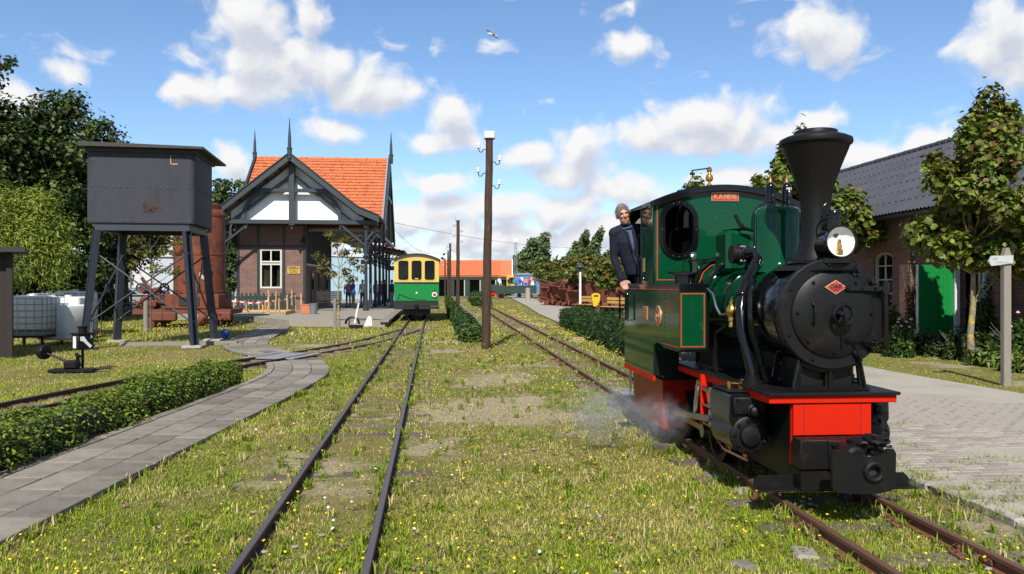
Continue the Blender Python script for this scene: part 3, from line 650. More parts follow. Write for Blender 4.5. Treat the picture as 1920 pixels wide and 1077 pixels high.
# ------------------------------------------------------------------ station platform
mat('platform_paving', (.30, .265, .21), .9, var=.25, vscale=3, bump=.2, bscale=60)
mat('platform_edge', (.24, .21, .17), .9, var=.4, vscale=6, bump=.4, bscale=30)
ROOTP = lambda d: (LT(d), d, 0)
def lp(u, d): return (LT(d)+u, d+u*.101)
pl = MB(); poly = [lp(-1.15, 31.2), lp(-1.15, 80), lp(-14, 80), lp(-14, 44), lp(-7.2, 36), lp(-5.0, 32.2)]
nP = len(poly); vv = [(x, y, 0) for x, y in poly]+[(x, y, .26) for x, y in poly]
pl.add(vv, [(i, (i+1) % nP, nP+(i+1) % nP, nP+i) for i in range(nP)]+[tuple(range(nP, 2*nP))])
platform = struct(pl.build('platform', 'platform_paving'))
for i in range(30):
    e = MB().box((0, 0, 0), (.34, .97, .09), ch=.012).build('platform_edge_stone', 'platform_edge', platform); d = 31.6+i*.985; x, y = lp(-1.16, d); e.location = (x, y, .245); e.rotation_euler.z = RZL
# ================================================================== STATION
ST = thing('station_building', 'brick station with orange tiled roof, white timbered gable and three grey spires', 'station', (LT(43), 43, 0), RZL)
# local x = offset from the left track, local y = behind the gable front, z up
gx = -6.96; apex = 8.76
# front brick wall with window opening
win = (-8.93, -7.72)
wall = [(-10.2, .2), (-6.4, .2), (-6.4, 5.15), (-10.2, 5.15)]
MB().prism(wall, 2.0, 2.25, holes=[[(win[0], 1.5), (win[1], 1.5), (win[1], 3.72), (win[0], 3.72)]]).build('brick_wall', 'brick_station', ST)
MB().b2(-10.2, -9.95, 2.26, 14, .2, 5.1).build('side_wall', 'brick_station', ST)
tb = MB()
for x in (-10.12, -9.02, -7.62, -6.48): tb.b2(x-.07, x+.07, 1.96, 2.02, .27, 5.1, ch=.01)
tb.build('timber_post', 'trim_deep', ST)
tr = MB()
for z in (3.88, 5.08, .95): tr.b2(-10.2, -6.4, 1.97, 2.03, z-.06, z+.06)
tr.build('timber_rail', 'trim_deep', ST)
wf = MB()
for (a, b_, c, d) in ((win[0]+.01, win[0]+.1, 1.5, 3.72), (win[1]-.1, win[1]-.01, 1.5, 3.72)): wf.b2(a, b_, 1.99, 2.1, c, d)
for z in (1.55, 2.86, 3.0, 3.67): wf.b2(win[0]+.1, win[1]-.1, 1.99, 2.1, z-.045, z+.045)
wf.b2(-8.36, -8.29, 1.995, 2.1, 1.6, 2.8); wf.b2(-8.36, -8.29, 1.995, 2.1, 3.05, 3.62)
w_ = wf.build('window', 'window_white', ST)
MB().b2(win[0]+.1, win[1]-.1, 2.06, 2.07, 1.6, 3.63).build('pane', 'pane', w_)
cur = MB()
for i in range(14): cur.cyl((win[0]+.12+i*.03, 2.3, 1.6), (win[0]+.12+i*.03, 2.3, 2.8), .02, n=6)
for i in range(6): cur.cyl((win[1]-.3+i*.03, 2.3, 1.6), (win[1]-.3+i*.03, 2.3, 2.8), .02, n=6)
mat('curtain', (.3, .29, .26), .9); cur.build('curtain', 'curtain', w_)
mat('lamp_glow', (.8, .45, .2), .5); MB().sph((-8.16, 2.9, 3.36), .13).build('hanging_lamp', 'lamp_glow', w_)
MB().b2(-9.9, -6.5, 6.0, 6.1, .3, 5).build('inner_wall', 'brown_wood', ST)
# dark timber side of the building under the canopy
sd_ = MB()
for i in range(40):
    y = 2.3+i*.28; sd_.b2(-6.47, -6.41-(i % 2)*.02, y, y+.265, 2.9, 5.2)
sd_.build('side_boards', 'board_dark', ST)['kind'] = 'stuff'
MB().b2(-6.52, -6.48, 2.28, 13.5, .3, 2.85).build('lower_side_wall', 'brick_station', ST)
MB().b2(-6.46, -6.36, 2.3, 13.5, 2.8, 2.92).build('side_moulding', 'window_white', ST)
for y in (4.2, 7.4, 10.6):
    dr = MB().b2(-6.47, -6.42, y, y+1.0, .27, 2.5, ch=.01).build('door', 'dark_green', ST)
    MB().b2(-6.425, -6.41, y+.15, y+.85, 1.4, 2.35).build('pane', 'pane_dark', dr)
# white gable boards
gb = MB(); x = -10.3
def roofz(x):
    if x < gx: return apex-.797*(gx-x)
    if x < -3.33: return apex-.79*(x-gx)
    return max(5.47, 5.89-.42*(x+3.33))
while x < -3.2:
    w = .12; z1 = min(roofz(x), roofz(x+w))-.32
    if z1 > 5.3: gb.b2(x+.004, x+w-.004, 1.12, 1.16, 5.28, z1)
    x += w
gb.build('gable_boards', 'board_white', ST)['kind'] = 'stuff'
# roof slabs of the front gable
def slab2(mb, pts, y0, y1, th):
    up = [(x, z) for x, z in pts]; dn = [(x, z-th) for x, z in pts][::-1]; mb.prism(up+dn, y0, y1)
rf = MB(); L_ = [(-10.75, roofz(-10.75)), (gx, apex), (-3.33, 5.89), (-2.2, 5.44)]
slab2(rf, L_, .12, 9.5, .12)
gr_ = rf.build('gable_roof', 'soffit_cream', ST)
# right slope of the gable carries tiles too
def tile_sheet(name, P0, U, Vd, lu, lv, parent, tw=.235, tl=.34, material='roof_tile', cu=5):
    """pantile surface: P0 corner, U along the ridge, Vd down the slope"""
    U = Vector(U).normalized(); Vd = Vector(Vd).normalized(); Nn = U.cross(Vd); Nn = Nn if Nn.z > 0 else -Nn
    nu = int(lu/tw)*cu; nv = int(lv/tl); V = []; F = []
    for j in range(nv):
        for e in (0, 1):
            for i in range(nu+1):
                ph = i/cu; h = .028*math.sin(2*math.pi*ph)+(.065 if e else .0)
                jit = .004*math.sin(int(ph)*12.9+j*7.7)
                p = Vector(P0)+U*(lu*i/nu)+Vd*(lv*(j+(e*1.0))/nv)+Nn*(h+.03+jit); V.append(p)
    w = nu+1
    for j in range(nv):
        for i in range(nu):
            a = (2*j)*w+i; F.append((a, a+1, a+w+1, a+w))
            if j < nv-1: a = (2*j+1)*w+i; F.append((a, a+1, a+w+1, a+w))
    o = MB().add(V, F, True).build(name, material, parent, sharp=50, fix=False); o['kind'] = 'stuff'; return o
tile_sheet('gable_roof_tiles', (gx, .3, apex), (0, 1, 0), (3.63, 0, -2.87), 9, 4.6, ST)
# barge boards
bg = MB()
def barge(mb, pts, y0, y1, h, up=.06): 
    for (a, b_) in zip(pts[:-1], pts[1:]):
        mb.prism([(a[0], a[1]+up), (b_[0], b_[1]+up), (b_[0], b_[1]+up-h), (a[0], a[1]+up-h)], y0, y1)
barge(bg, L_[:2], 0, .1, .38); barge(bg, L_[1:], .002, .098, .38)
bg.build('barge_board', 'trim_dark', ST)
ct = MB()
barge(ct, [(-10.72, L_[0][1]+.08), (gx, apex+.1), (-3.35, 5.99), (-2.2, 5.52)], -.06, .16, .06, up=.02); ct.build('verge_cap', 'trim_deep', ST)
# truss in front of the boards
ts = MB()
barge(ts, [(-10.2, roofz(-10.2)-.95), (gx, apex-.95)], .86, 1.0, .2); barge(ts, [(gx, apex-.95), (-3.6, roofz(-3.6)-.95)], .862, .998, .2)
ts.build('inner_rafter', 'trim_dark', ST)
MB().b2(gx-.15, gx+.15, .62, .88, 4.95, apex-.1, ch=.015).build('king_post', 'trim_dark', ST)
MB().b2(gx-2.05, gx+2.05, .66, .86, 6.78, 6.98, ch=.012).build('collar_beam', 'trim_dark', ST)
MB().b2(-10.7, -2.3, .6, .95, 5.03, 5.26, ch=.015).build('tie_beam', 'trim_dark', ST)
ab = MB()
for sg in (-1, 1):
    pts = []
    for k in range(13):
        a = R(90*k/12); pts.append((gx+sg*(1.15+1.35*math.sin(a)), 5.26+1.5*math.cos(a)))
    outer = [(gx+sg*(1.15+1.55*math.sin(R(90*k/12))), 5.26+1.72*math.cos(R(90*k/12))) for k in range(13)]
    ab.prism(pts+outer[::-1], .7, .84)
ab.build('arch_brace', 'trim_dark', ST)
dp = MB()
for x in (-9.4, gx, -4.35): dp.lathe([(.07, 0), (.07, -.1), (.04, -.12), (.08, -.2), (.0, -.3)], (x, .75, 4.98), n=10)
dp.build('drop_pendant', 'trim_dark', ST)
br = MB()
for (x0, z0, x1, z1) in ((-9.3, 5.0, -10.55, 4.0), (-4.3, 5.0, -3.0, 3.9), (-2.3, 5.0, -2.9, 4.2)): br.box(((x0+x1)/2, .75, (z0+z1)/2), (math.hypot(x1-x0, z1-z0), .1, .1), ry=-math.atan2(z1-z0, x1-x0))
br.build('diagonal_strut', 'trim_dark', ST)
pu = MB()
for k in range(5):
    for sg in (-1, 1):
        xx = gx+sg*(.65+k*.72)
        if -10.5 < xx < -3.3: pu.box((xx, .5, roofz(xx)-.2), (.1, .85, .16))
pu.build('purlin_end', 'trim_deep', ST)
# spires
def spire(x, y, z, h, nm='spire'):
    s_ = MB(); s_.lathe([(.13, -.25), (.13, .25), (.155, .27), (.155, .33), (.10, .37), (.085, .9), (.045, h*.72), (.012, h)], (x, y, z), n=10)
    s_.build(nm, 'trim_dark', ST)
spire(gx, .05, apex, 1.95); spire(-10.75, 9, 9.95, 1.85); spire(-2.0, 9, 9.95, 1.85)
# main cross roof with tiles facing the camera
mrf = MB(); prof = [(3.0, 4.95), (9, 9.9), (15, 4.95)]
Mx = Matrix(((0, 1, 0, 0), (1, 0, 0, 0), (0, 0, 1, 0), (0, 0, 0, 1)))
mrf.prism([(p[0], p[1]) for p in prof]+[(p[0], p[1]-.16) for p in prof[::-1]], -10.6, -2.1, M=Mx); mrf.build('main_roof', 'soffit_cream', ST)
tile_sheet('main_roof_tiles', (-10.6, 9, 9.9), (1, 0, 0), (0, -6, -4.95), 8.5, 7.78, ST)
rd = MB()
for i in range(24): rd.cyl((-10.6+i*.355, 9, 9.93), (-10.6+i*.355+.36, 9, 9.945), .115, .125, n=10)
rd.build('ridge_tiles', 'roof_tile', ST)['kind'] = 'stuff'
for x, nm in ((-10.72, 'barge_board'), (-2.08, 'barge_board')):
    vb = MB(); vb.prism([(2.7, 4.95), (9, 10.16), (15.3, 4.95), (15.3, 4.5), (9, 9.6), (2.7, 4.5)], x-.06, x+.06, M=Mx); vb.build(nm, 'trim_dark', ST)
mat('lead_grey', (.25, .26, .28), .6)
MB().prism([(2.75, 5.06), (9, 10.2), (9, 10.08), (2.75, 4.93)], -2.25, -2.16, M=Mx).build('verge_flashing', 'lead_grey', ST)
# gable end truss towards the track, columns and canopy
en = MB()
for (a, b_) in ((3.4, 14.6),): en.b2(-2.2, -2.05, a, b_, 4.35, 4.55)
en.b2(-2.2, -2.05, 8.9, 9.1, 4.5, 9.6); en.b2(-2.2, -2.05, 6.8, 11.2, 7.2, 7.4); en.build('end_truss', 'trim_dark', ST)
def column(x, y, zt=4.9):
    c = MB(); c.lathe([(.16, .26), (.16, .5), (.10, .55), (.085, 2.9), (.13, 2.95), (.13, 3.05), (.09, 3.1), (.17, 3.3), (.10, 3.35), (.09, zt)], (x, y, 0), n=10)
    for sx, sy in ((-1, 0), (1, 0), (0, 1)):
        pts = [(x+sx*.08, y+sy*.08, 3.4), (x+sx*.2, y+sy*.2, 3.95), (x+sx*.6, y+sy*.6, 4.5)]; c.tube(pts, .045, 6)
        c.torus((x+sx*.32, y+sy*.32, 4.3), .14, .025, (sy, sx, 0), n=12, m=6)
    c.build('column', 'trim_dark', ST)
for y in (.8, 4.0, 8, 12, 16, 20, 24): column(-2.95, y)
column(-10.55, .8)
bm_ = MB(); bm_.b2(-3.05, -2.85, .6, 26, 4.85, 5.02); bm_.build('canopy_beam', 'trim_dark', ST)
gt = MB(); gt.tube([(-2.15, .1, 5.42), (-2.15, 3.0, 5.4)], .07, 8); gt.tube([(-2.15, 3.0, 5.38), (-2.4, 3.1, 5.0), (-2.85, 3.4, 4.4)], .045, 8); gt.build('gutter', 'trim_deep', ST)
cn = MB(); cn.prism([(-6.4, 5.2), (-1.35, 4.15), (-1.35, 4.05), (-6.4, 5.1)], 15.5, 27); cn.build('platform_canopy', 'board_dark', ST)
tile_sheet('canopy_tiles', (-6.4, 15.5, 5.2), (0, 1, 0), (5.05, 0, -1.05), 11.5, 5.15, ST)
cs = MB()
for y in (15.6, 20, 24): cs.box((-2.0, y, 3.75), (1.3, .07, .07), ry=-R(38))
cs.build('canopy_strut', 'trim_dark', ST)
# soffit bottom and lamps
sf = MB(); sf.b2(-10.6, -2.35, .96, 2.0, 5.12, 5.16); sf.build('soffit', 'soffit_cream', ST)
ln = MB(); ln.tube([(-6.0, 1.6, 5.1), (-6.0, 1.6, 4.75)], .015, 6); ln.lathe([(.03, .25), (.05, .15), (.2, .0), (.19, -.03), (.05, .02)], (-6.5, 1.75, 4.15), n=12); ln.tube([(-6.5, 1.95, 4.4), (-6.5, 1.75, 4.4)], .015, 6); ln.build('wall_lamp', 'trim_deep', ST)
# signs on the wall / platform
sg_ = thing('enamel_sign', 'small yellow ZEBRA advertising sign on the brick wall of the station', 'sign', ST.matrix_world.translation if False else (0, 0, 0))
sg_.location = (LT(43), 43, 0); sg_.rotation_euler.z = RZL
MB().b2(-7.42, -6.72, 1.95, 1.968, 2.32, 2.74, ch=.005).build('panel', 'sign_yellow', sg_)
text('lettering', 'ZEBRA', .185, (-7.07, 1.946, 2.63), 'ink', sg_, bold=.004, sx=1.05); text('lettering', 'Kachelglans', .10, (-7.07, 1.946, 2.49), 'ink', sg_, bold=.002); MB().b2(-7.3, -7.13, 1.946, 1.949, 2.37, 2.4).b2(-7.1, -6.98, 1.946, 1.949, 2.37, 2.4).b2(-6.95, -6.84, 1.946, 1.949, 2.37, 2.4).build('faint_lettering', 'ink', sg_)
for (x, y, w, lab, m_) in ((-3.55, 9.0, .85, 'white hanging sign board under the platform canopy', 'cream'), (-2.2, 14.0, .8, 'dark hanging sign board at the far end of the platform canopy', 'trim_dark')):
    s_ = thing('hanging_sign', lab, 'sign', (LT(43), 43, 0), RZL)
    MB().b2(x-w/2, x+w/2, y, y+.05, 3.05 if m_ == 'cream' else 2.75, 3.35 if m_ == 'cream' else 3.05, ch=.01).build('board', m_, s_)
    MB().b2(x-.3, x-.28, y+.01, y+.03, 3.36 if m_ == 'cream' else 3.06, 5.0).b2(x+.28, x+.3, y+.01, y+.03, 3.36 if m_ == 'cream' else 3.06, 5.0).build('hanger', 'trim_deep', s_)
    if m_ == 'cream': MB().b2(x-.3, x-.02, y-.003, y, 3.17, 3.25).b2(x+.2, x+.24, y-.003, y, 3.12, 3.3).build('faint_lettering', 'wagon_grey', s_)
# dark picket fence in front of the brick wall
pf = thing('picket_fence', 'dark green picket fence in front of the station brick wall', 'fence', (LT(41.6), 41.6, 0), RZL)
for i in range(19):
    x = -10.5+i*.22
    MB().prism([(x, .3), (x+.13, .3), (x+.13, 1.22), (x+.065, 1.3), (x, 1.22)], 0, .03).build('picket', 'dark_green', pf)
MB().b2(-10.55, -6.35, .032, .08, .5, .6).build('rail', 'dark_green', pf); MB().b2(-10.55, -6.35, .032, .08, 1.0, 1.1).build('rail', 'dark_green', pf)
# works in front of the fence : form boards, stakes, tape, crate and bucket
sw = thing('form_boards', 'low wooden formwork with sand in front of the dark picket fence', 'formwork', (LT(39.6), 39.6, 0), RZL)
MB().b2(-11.2, -6.2, 1.2, 1.25, .02, .42).build('board', 'stake_wood', sw); MB().b2(-6.3, -6.25, -1.6, 1.2, .02, .42).build('board', 'stake_wood', sw)
MB().b2(-11.2, -6.35, -1.5, 1.15, .005, .3, ch=.02).build('sand_bed', 'platform_paving', sw)
stk = [(-11.15, -.3, 1.5), (-11.05, .4, 1.35), (-10.6, .6, 1.3), (-10.52, .6, 1.3), (-8.9, .7, .75), (-8.2, .6, .8), (-7.7, -.4, .6), (-7.25, -1.2, 1.0), (-7.05, -1.5, 1.35), (-6.85, -1.2, 1.3), (-6.6, -1.4, .95), (-6.45, -.5, 1.1), (-6.4, .1, 1.35), (-6.3, .5, 1.05), (-6.1, .8, 1.15), (-9.6, .8, .7), (-7.95, .8, .7)]
ORD = 'first second third fourth fifth sixth seventh eighth ninth tenth eleventh twelfth thirteenth fourteenth fifteenth sixteenth seventeenth'.split()
for x, y, h in stk:
    s_ = MB().prism([(-.03, 0), (.03, 0), (.03, h), (-.03, h)], -.025, .025).build('survey_stake', 'stake_wood'); s_.location = (LT(39.6)+x, 39.6+y, .1); s_.rotation_euler = (random.uniform(-.05, .05), random.uniform(-.06, .06), 0)
    tag(s_, ORD[sorted(q[0]/(39.6+q[1]) for q in stk).index(x/(39.6+y))]+' raw wooden stake from the left at the formwork before the picket fence', 'stake', 'wooden stakes at the formwork')
tp = thing('barrier_tape', 'red and white barrier tape strung between the wooden stakes', 'tape', (LT(39.6), 39.6, 0))
for k, (a, b_) in enumerate([((-11.15, -.35, 1.0), (-9.3, .3, .85)), ((-9.3, .3, .85), (-7.05, -1.55, .9)), ((-7.05, -1.55, .9), (-6.35, .1, 1.1)), ((-7.05, -1.55, .9), (-7.1, -1.6, .15)), ((-11.15, -.35, .35), (-7.05, -1.55, .25))]):
    A = Vector(a); B = Vector(b_); n = 16
    for mm in (0, 1):
        t_ = MB()
        for i in range(n):
            if (i//2) % 2 == mm:
                p = A.lerp(B, i/n); q = A.lerp(B, (i+1)/n); sg1 = -.12*math.sin(math.pi*i/n); sg2 = -.12*math.sin(math.pi*(i+1)/n)
                t_.add([(p.x, p.y, p.z+sg1), (q.x, q.y, q.z+sg2), (q.x, q.y, q.z+sg2+.07), (p.x, p.y, p.z+sg1+.07), (p.x, p.y+.006, p.z+sg1), (q.x, q.y+.006, q.z+sg2), (q.x, q.y+.006, q.z+sg2+.07), (p.x, p.y+.006, p.z+sg1+.07)], [(0, 1, 2, 3), (4, 5, 6, 7), (3, 2, 6, 7), (0, 1, 5, 4)])
        t_.build('tape_band', 'tape_white' if mm else 'tape_red', tp)
def at(px, py, D): return Vector(((px-960)*D/1470, D, CAMZ-(py-535)*D/1470))
bk = thing('bucket', 'grey bucket with lid standing on the platform beside the formwork', 'bucket', (at(588, 585, 38.5).x, 38.5, .26))
MB().lathe([(.17, 0), (.21, .46), (.225, .47), (.225, .52), (.0, .53)], n=16).build('pail', 'bucket_grey', bk); MB().torus((0, 0, .3), .24, .008, (.3, 1, .2), n=16, m=6, arc=(R(180), R(360))).build('handle', 'steel', bk)
cr = thing('plastic_crate', 'orange plastic crate beside the grey bucket', 'crate', (at(575, 585, 39.3).x, 39.3, .26))
MB().b2(-.25, .25, -.2, .2, 0, .42, ch=.02).build('body', 'crate_orange', cr); MB().b2(-.27, .27, -.22, .22, .42, .47, ch=.01).build('rim', 'crate_orange', cr)
be = thing('platform_bench', 'dark wooden bench standing on the platform in the shade', 'bench', (at(616, 580, 44).x, 44, .26), RZL)
for i in range(4): MB().b2(-.7, .7, -.2+i*.11, -.11+i*.11, .44, .47).build('seat_slat', 'shed_wood', be)
for i in range(5): MB().b2(-.7, .7, .24, .27, .55+i*.11, .64+i*.11).build('back_slat', 'shed_wood', be)
for x in (-.6, .6): MB().b2(x-.03, x+.03, -.2, .28, 0, .43).build('leg', 'trim_deep', be); MB().b2(x-.03, x+.03, .28, .31, .3, 1.1).build('back_post', 'trim_deep', be)
# points lever on the platform end
pv = thing('points_lever', 'black points lever with white arm and half ring weight by the platform edge', 'lever', (at(668, 605, 30.3).x, 30.3, 0))
MB().box((0, 0, .07), (.5, .3, .14), ch=.02).build('base', 'iron_black', pv); MB().torus((-.15, 0, .18), .26, .045, (0, 1, 0), n=16, m=8, arc=(0, math.pi)).build('counterweight', 'iron_black', pv)
MB().tube([(-.05, 0, .2), (.02, 0, .6), (.1, 0, 1.0)], [.05, .045, .03], 8).build('lever_arm', 'white_paint', pv)
MB().prism([(.3, .08), (.62, .12), (.6, .42), (.5, .5), (.42, .4)], -.04, .04).build('marker_plate', 'white_paint', pv)
# ================================================================== STEAM LOCOMOTIVE
FD = 5.83
LO = thing('steam_locomotive', 'dark green and black narrow gauge steam locomotive with tall flared chimney and red front beam', 'locomotive', (RT(FD), FD, 0), RZR)
# local: x right, y back (front plane = 0), z up.
BZ = 1.465
def bolts(mb, pts, r=.012, h=.014, ax=(0, -1, 0), n=8):
    for p in pts: mb.lathe([(r, 0), (r, h*.6), (r*.6, h)], p, ax, n)
    return mb
def ring_pts(c, r, n, y, a0=0): return [(c[0]+r*math.cos(a0+2*math.pi*i/n), y, c[1]+r*math.sin(a0+2*math.pi*i/n)) for i in range(n)]
# smokebox
sb = MB().lathe([(.40, .02), (.405, .03), (.405, .56), (.398, .57)], (0, 0, BZ), (0, 1, 0), 56).build('smokebox', 'loco_black', LO)
MB().lathe([(.31, -.004), (.405, -.004), (.414, .004), (.414, .045), (.405, .05)], (0, 0, BZ), (0, 1, 0), 56, caps=False).build('front_ring', 'iron_black', sb)
rv = MB()
for y in (.07, .53):
    for i in range(40):
        a = 2*math.pi*i/40; rv.lathe([(.008, 0), (.005, .006)], (.404*math.cos(a), y, BZ+.404*math.sin(a)), (math.cos(a), 0, math.sin(a)), 6)
rv.build('rivets', 'loco_black', sb)['kind'] = 'stuff'
hp = MB()
a0 = R(188); a1 = R(212)
for (aa, bb_) in ((a0, a1),):
    vv = [(.411*math.cos(aa+(bb_-aa)*i/6), y, BZ+.411*math.sin(aa+(bb_-aa)*i/6)) for i in range(7) for y in (.1, .3)]
    hp.add(vv, [(2*i, 2*i+1, 2*i+3, 2*i+2) for i in range(6)], True)
for y in (.12, .2, .28):
    for i in range(0, 7, 3): a = a0+(a1-a0)*(i+.15)/6.4; hp.lathe([(.008, 0), (.004, .008)], (.41*math.cos(a), y, BZ+.41*math.sin(a)), (math.cos(a), 0, math.sin(a)), 6)
hp.build('inspection_plate', 'loco_black', sb, fix=False)
# smokebox door
door = MB().lathe([(.322, 0.01), (.322, -.02), (.312, -.028), (.2, -.042), (.0, -.05)], (0, 0, BZ), (0, 1, 0), 56).build('smokebox_door', 'iron_black', LO)
hs = MB()
for dz in (.19, -.19):
    hs.b2(.07, .40, -.062, -.03, BZ+dz-.021, BZ+dz+.021, ch=.006)
    bolts(hs, [(x, -.062, BZ+dz) for x in (.09, .2, .30)], .011, .014)
hs.build('hinge_strap', 'loco_black', door)
MB().cyl((.385, -.045, BZ-.26), (.385, -.045, BZ+.25), .018, n=12).cyl((.385, -.045, BZ-.235), (.385, -.045, BZ-.15), .03, n=12).cyl((.385, -.045, BZ+.15), (.385, -.045, BZ+.235), .03, n=12).build('hinge_pin', 'loco_black', door)
hw = MB().torus((0.02, -.12, BZ), .072, .0135, (0, 1, 0)); hw.lathe([(.05, .04), (.03, .0), (.024, -.03), (.012, -.035)], (0.02, -.10, BZ), (0, 1, 0), 16)
for k in range(5): a = R(20+72*k); hw.cyl((.02, -.12, BZ), (.02+.07*math.cos(a), -.12, BZ+.07*math.sin(a)), .010, n=8)
hw.tube([(.02, -.155, BZ), (.02, -.16, BZ-.03), (.025, -.155, BZ-.14)], [.015, .012, .009], 8)
hw.build('door_handwheel', 'loco_black', door)
MB().tube([(-.165, -.04, BZ+.07), (-.17, -.075, BZ+.065), (-.172, -.08, BZ+.0), (-.172, -.075, BZ-.055), (-.17, -.04, BZ-.06)], .009, 8).sph((-.166, -.045, BZ+.07), .017).sph((-.171, -.045, BZ-.06), .017).build('grab_handle', 'loco_black', door)
bolts(MB(), [(.285*math.cos(R(a)), -.028, BZ+.285*math.sin(R(a))) for a in (125, 178, 225, 270, 302, 0, 55)], .013, .018).build('door_bolts', 'loco_black', door)
dg = MB()
for a in (40, 318, 300, 62):
    x, z = .365*math.cos(R(a)), BZ+.365*math.sin(R(a))
    dg.box((x, -.02, z), (.10, .025, .035), ry=-R(a), ch=.006); dg.lathe([(.02, 0), (.02, .02), (.012, .03)], (x, -.032, z), (0, -1, 0), 6)
bolts(dg, [(.37*math.cos(R(a)), -.004, BZ+.37*math.sin(R(a))) for a in (150, 205, 245, 95)], .012, .014)
dg.build('door_dog', 'loco_black', LO)
dm = MB().prism([(-.085, BZ+.2), (0, BZ+.253), (.085, BZ+.2), (0, BZ+.147)], -.050, -.044)
md = dm.build('maker_diamond', 'plate_gold', door); 
MB().prism([(-.073, BZ+.2), (0, BZ+.245), (.073, BZ+.2), (0, BZ+.155)], -.0525, -.0495).build('diamond_field', 'plate_red', md)
text('lettering', 'O&K', .042, (0, -.0535, BZ+.205), 'ink', md, bold=.0012, sx=1.1)
MB().b2(-.04, .04, -.0545, -.0525, BZ+.181, BZ+.184).b2(-.022, .022, -.0545, -.0525, BZ+.173, BZ+.176).build('underline', 'ink', md)
# chimney
ch = MB().lathe([(.33, -.075), (.20, -.03), (.165, .02), (.135, .08), (.118, .16), (.108, .27), (.108, .40), (.118, .5), (.145, .61), (.186, .73), (.234, .85), (.253, .9), (.268, .905), (.272, .92), (.268, .945), (.228, .965), (.165, .985), (.16, 1.01), (.145, 1.015), (.13, .98), (.1, .9)], (0, .27, BZ+.40), n=48, caps=False)
chim = ch.build('chimney', 'soot_black', LO, sharp=50)
MB().lathe([(.205, -.028), (.21, -.02), (.205, -.005), (.19, -.0)], (0, .27, BZ+.405), n=40, caps=False).build('chimney_base', 'loco_black', chim)
# headlamp
lamp = MB(); LZ = 2.0; lamp.lathe([(.085, .20), (.105, .18), (.112, .03), (.122, .02), (.122, -.02), (.112, -.022), (.108, -.01)], (0.03, -.06, LZ), (0, 1, 0), 40, caps=False)
lp_ = lamp.build('headlamp', 'loco_black', LO)
MB().lathe([(.0, .05), (.06, .04), (.1, .014), (.108, -.006)], (.03, -.06, LZ), (0, 1, 0), 40, caps=False).build('reflector', 'reflector', lp_)
MB().lathe([(.105, -.012), (.0, -.013)], (.03, -.06, LZ), (0, 1, 0), 40, caps=False).build('lens', 'pane_clear' if 'pane_clear' in MT else 'pane', lp_)
MB().lathe([(.028, -.06), (.03, -.03), (.018, -.02), (.02, .0), (.012, .02), (.016, .035), (.006, .05)], (.035, -.035, LZ-.03), n=14).build('burner', 'brass', lp_)
MB().lathe([(.0, .0), (.022, -.002)], (.012, -.02, LZ+.055), (0, 1, 0), 16).build('chimney_hole', 'ink', lp_)
cp = MB().lathe([(.052, 0), (.052, .10), (.056, .105), (.056, .12), (.045, .14), (.0, .15)], (.03, .04, LZ+.1), n=20)
for i in range(8): a = 2*math.pi*i/8; cp.sph((.03+.053*math.cos(a), .04+.053*math.sin(a), LZ+.18), .008, 6, 4)
cp.build('lamp_vent', 'loco_black', lp_)
MB().torus((.03, .04, LZ+.21), .10, .006, (0, 1, 0), n=30, m=6, arc=(R(-40), R(220))).build('carrying_handle', 'loco_black', lp_)
MB().b2(-.07, .13, -.02, .16, 1.835, 1.89, ch=.01).b2(-.02, .08, .0, .1, 1.885, 1.90).build('lamp_bracket', 'loco_black', lp_)
# boiler and dome
bl = MB().lathe([(.372, .57), (.372, 2.28)], (0, 0, BZ), (0, 1, 0), 48, caps=False).build('boiler', 'loco_green', LO)
bn = MB()
for y in (.60, 1.25, 1.9): bn.lathe([(.374, y), (.380, y+.003), (.380, y+.042), (.374, y+.045)], (0, 0, BZ), (0, 1, 0), 48, caps=False)
bn.build('boiler_band', 'loco_black', bl)
dome = MB().lathe([(.27, -.06), (.225, -.02), (.205, .03), (.2, .08), (.2, .43), (.19, .475), (.165, .50), (.13, .51), (.0, .512)], (0, .98, BZ+.385), n=48, caps=False).build('steam_dome', 'loco_green', LO)
for k, x in enumerate((-.07, .075)):
    v = MB().lathe([(.034, 0), (.034, .03), (.042, .035), (.042, .17), (.036, .19), (.024, .2), (.02, .205)], (x, .96, BZ+.895), n=20).build('safety_valve', 'loco_black', LO)
    MB().lathe([(.02, .205), (.02, .215), (.013, .235), (.013, .25), (.006, .255), (.005, .28), (.0, .282)], (x, .96, BZ+.895), n=14).build('valve_spindle', 'brass', v)
    MB().lathe([(.012, .0), (.0, .001)], (x+.006, .917, BZ+.99), (0, -1, 0), 12).build('vent_hole', 'ink', v)
    if k: text('lettering', 'NS1', .028, (x+.003, .9165, BZ+1.045), 'white_paint', v, bold=.0008, ext=.0015); text('lettering', '4', .03, (x+.003, .9165, BZ+1.022), 'white_paint', v, bold=.0008, ext=.0015); text('lettering', 'L', .03, (x+.003, .9165, BZ+.935), 'white_paint', v, bold=.0008, ext=.0015)
# sandbox behind the dome
sx_ = MB().box((-.06, 1.72, 2.0), (.36, .34, .40), ch=.04).build('sandbox', 'loco_green', LO)
MB().b2(-.17, .11, 1.58, 1.86, 2.2, 2.216, ch=.004).cyl((-.03, 1.72, 2.215), (-.03, 1.72, 2.25), .012).sph((-.03, 1.72, 2.26), .02).build('sandbox_lid', 'loco_black', sx_)
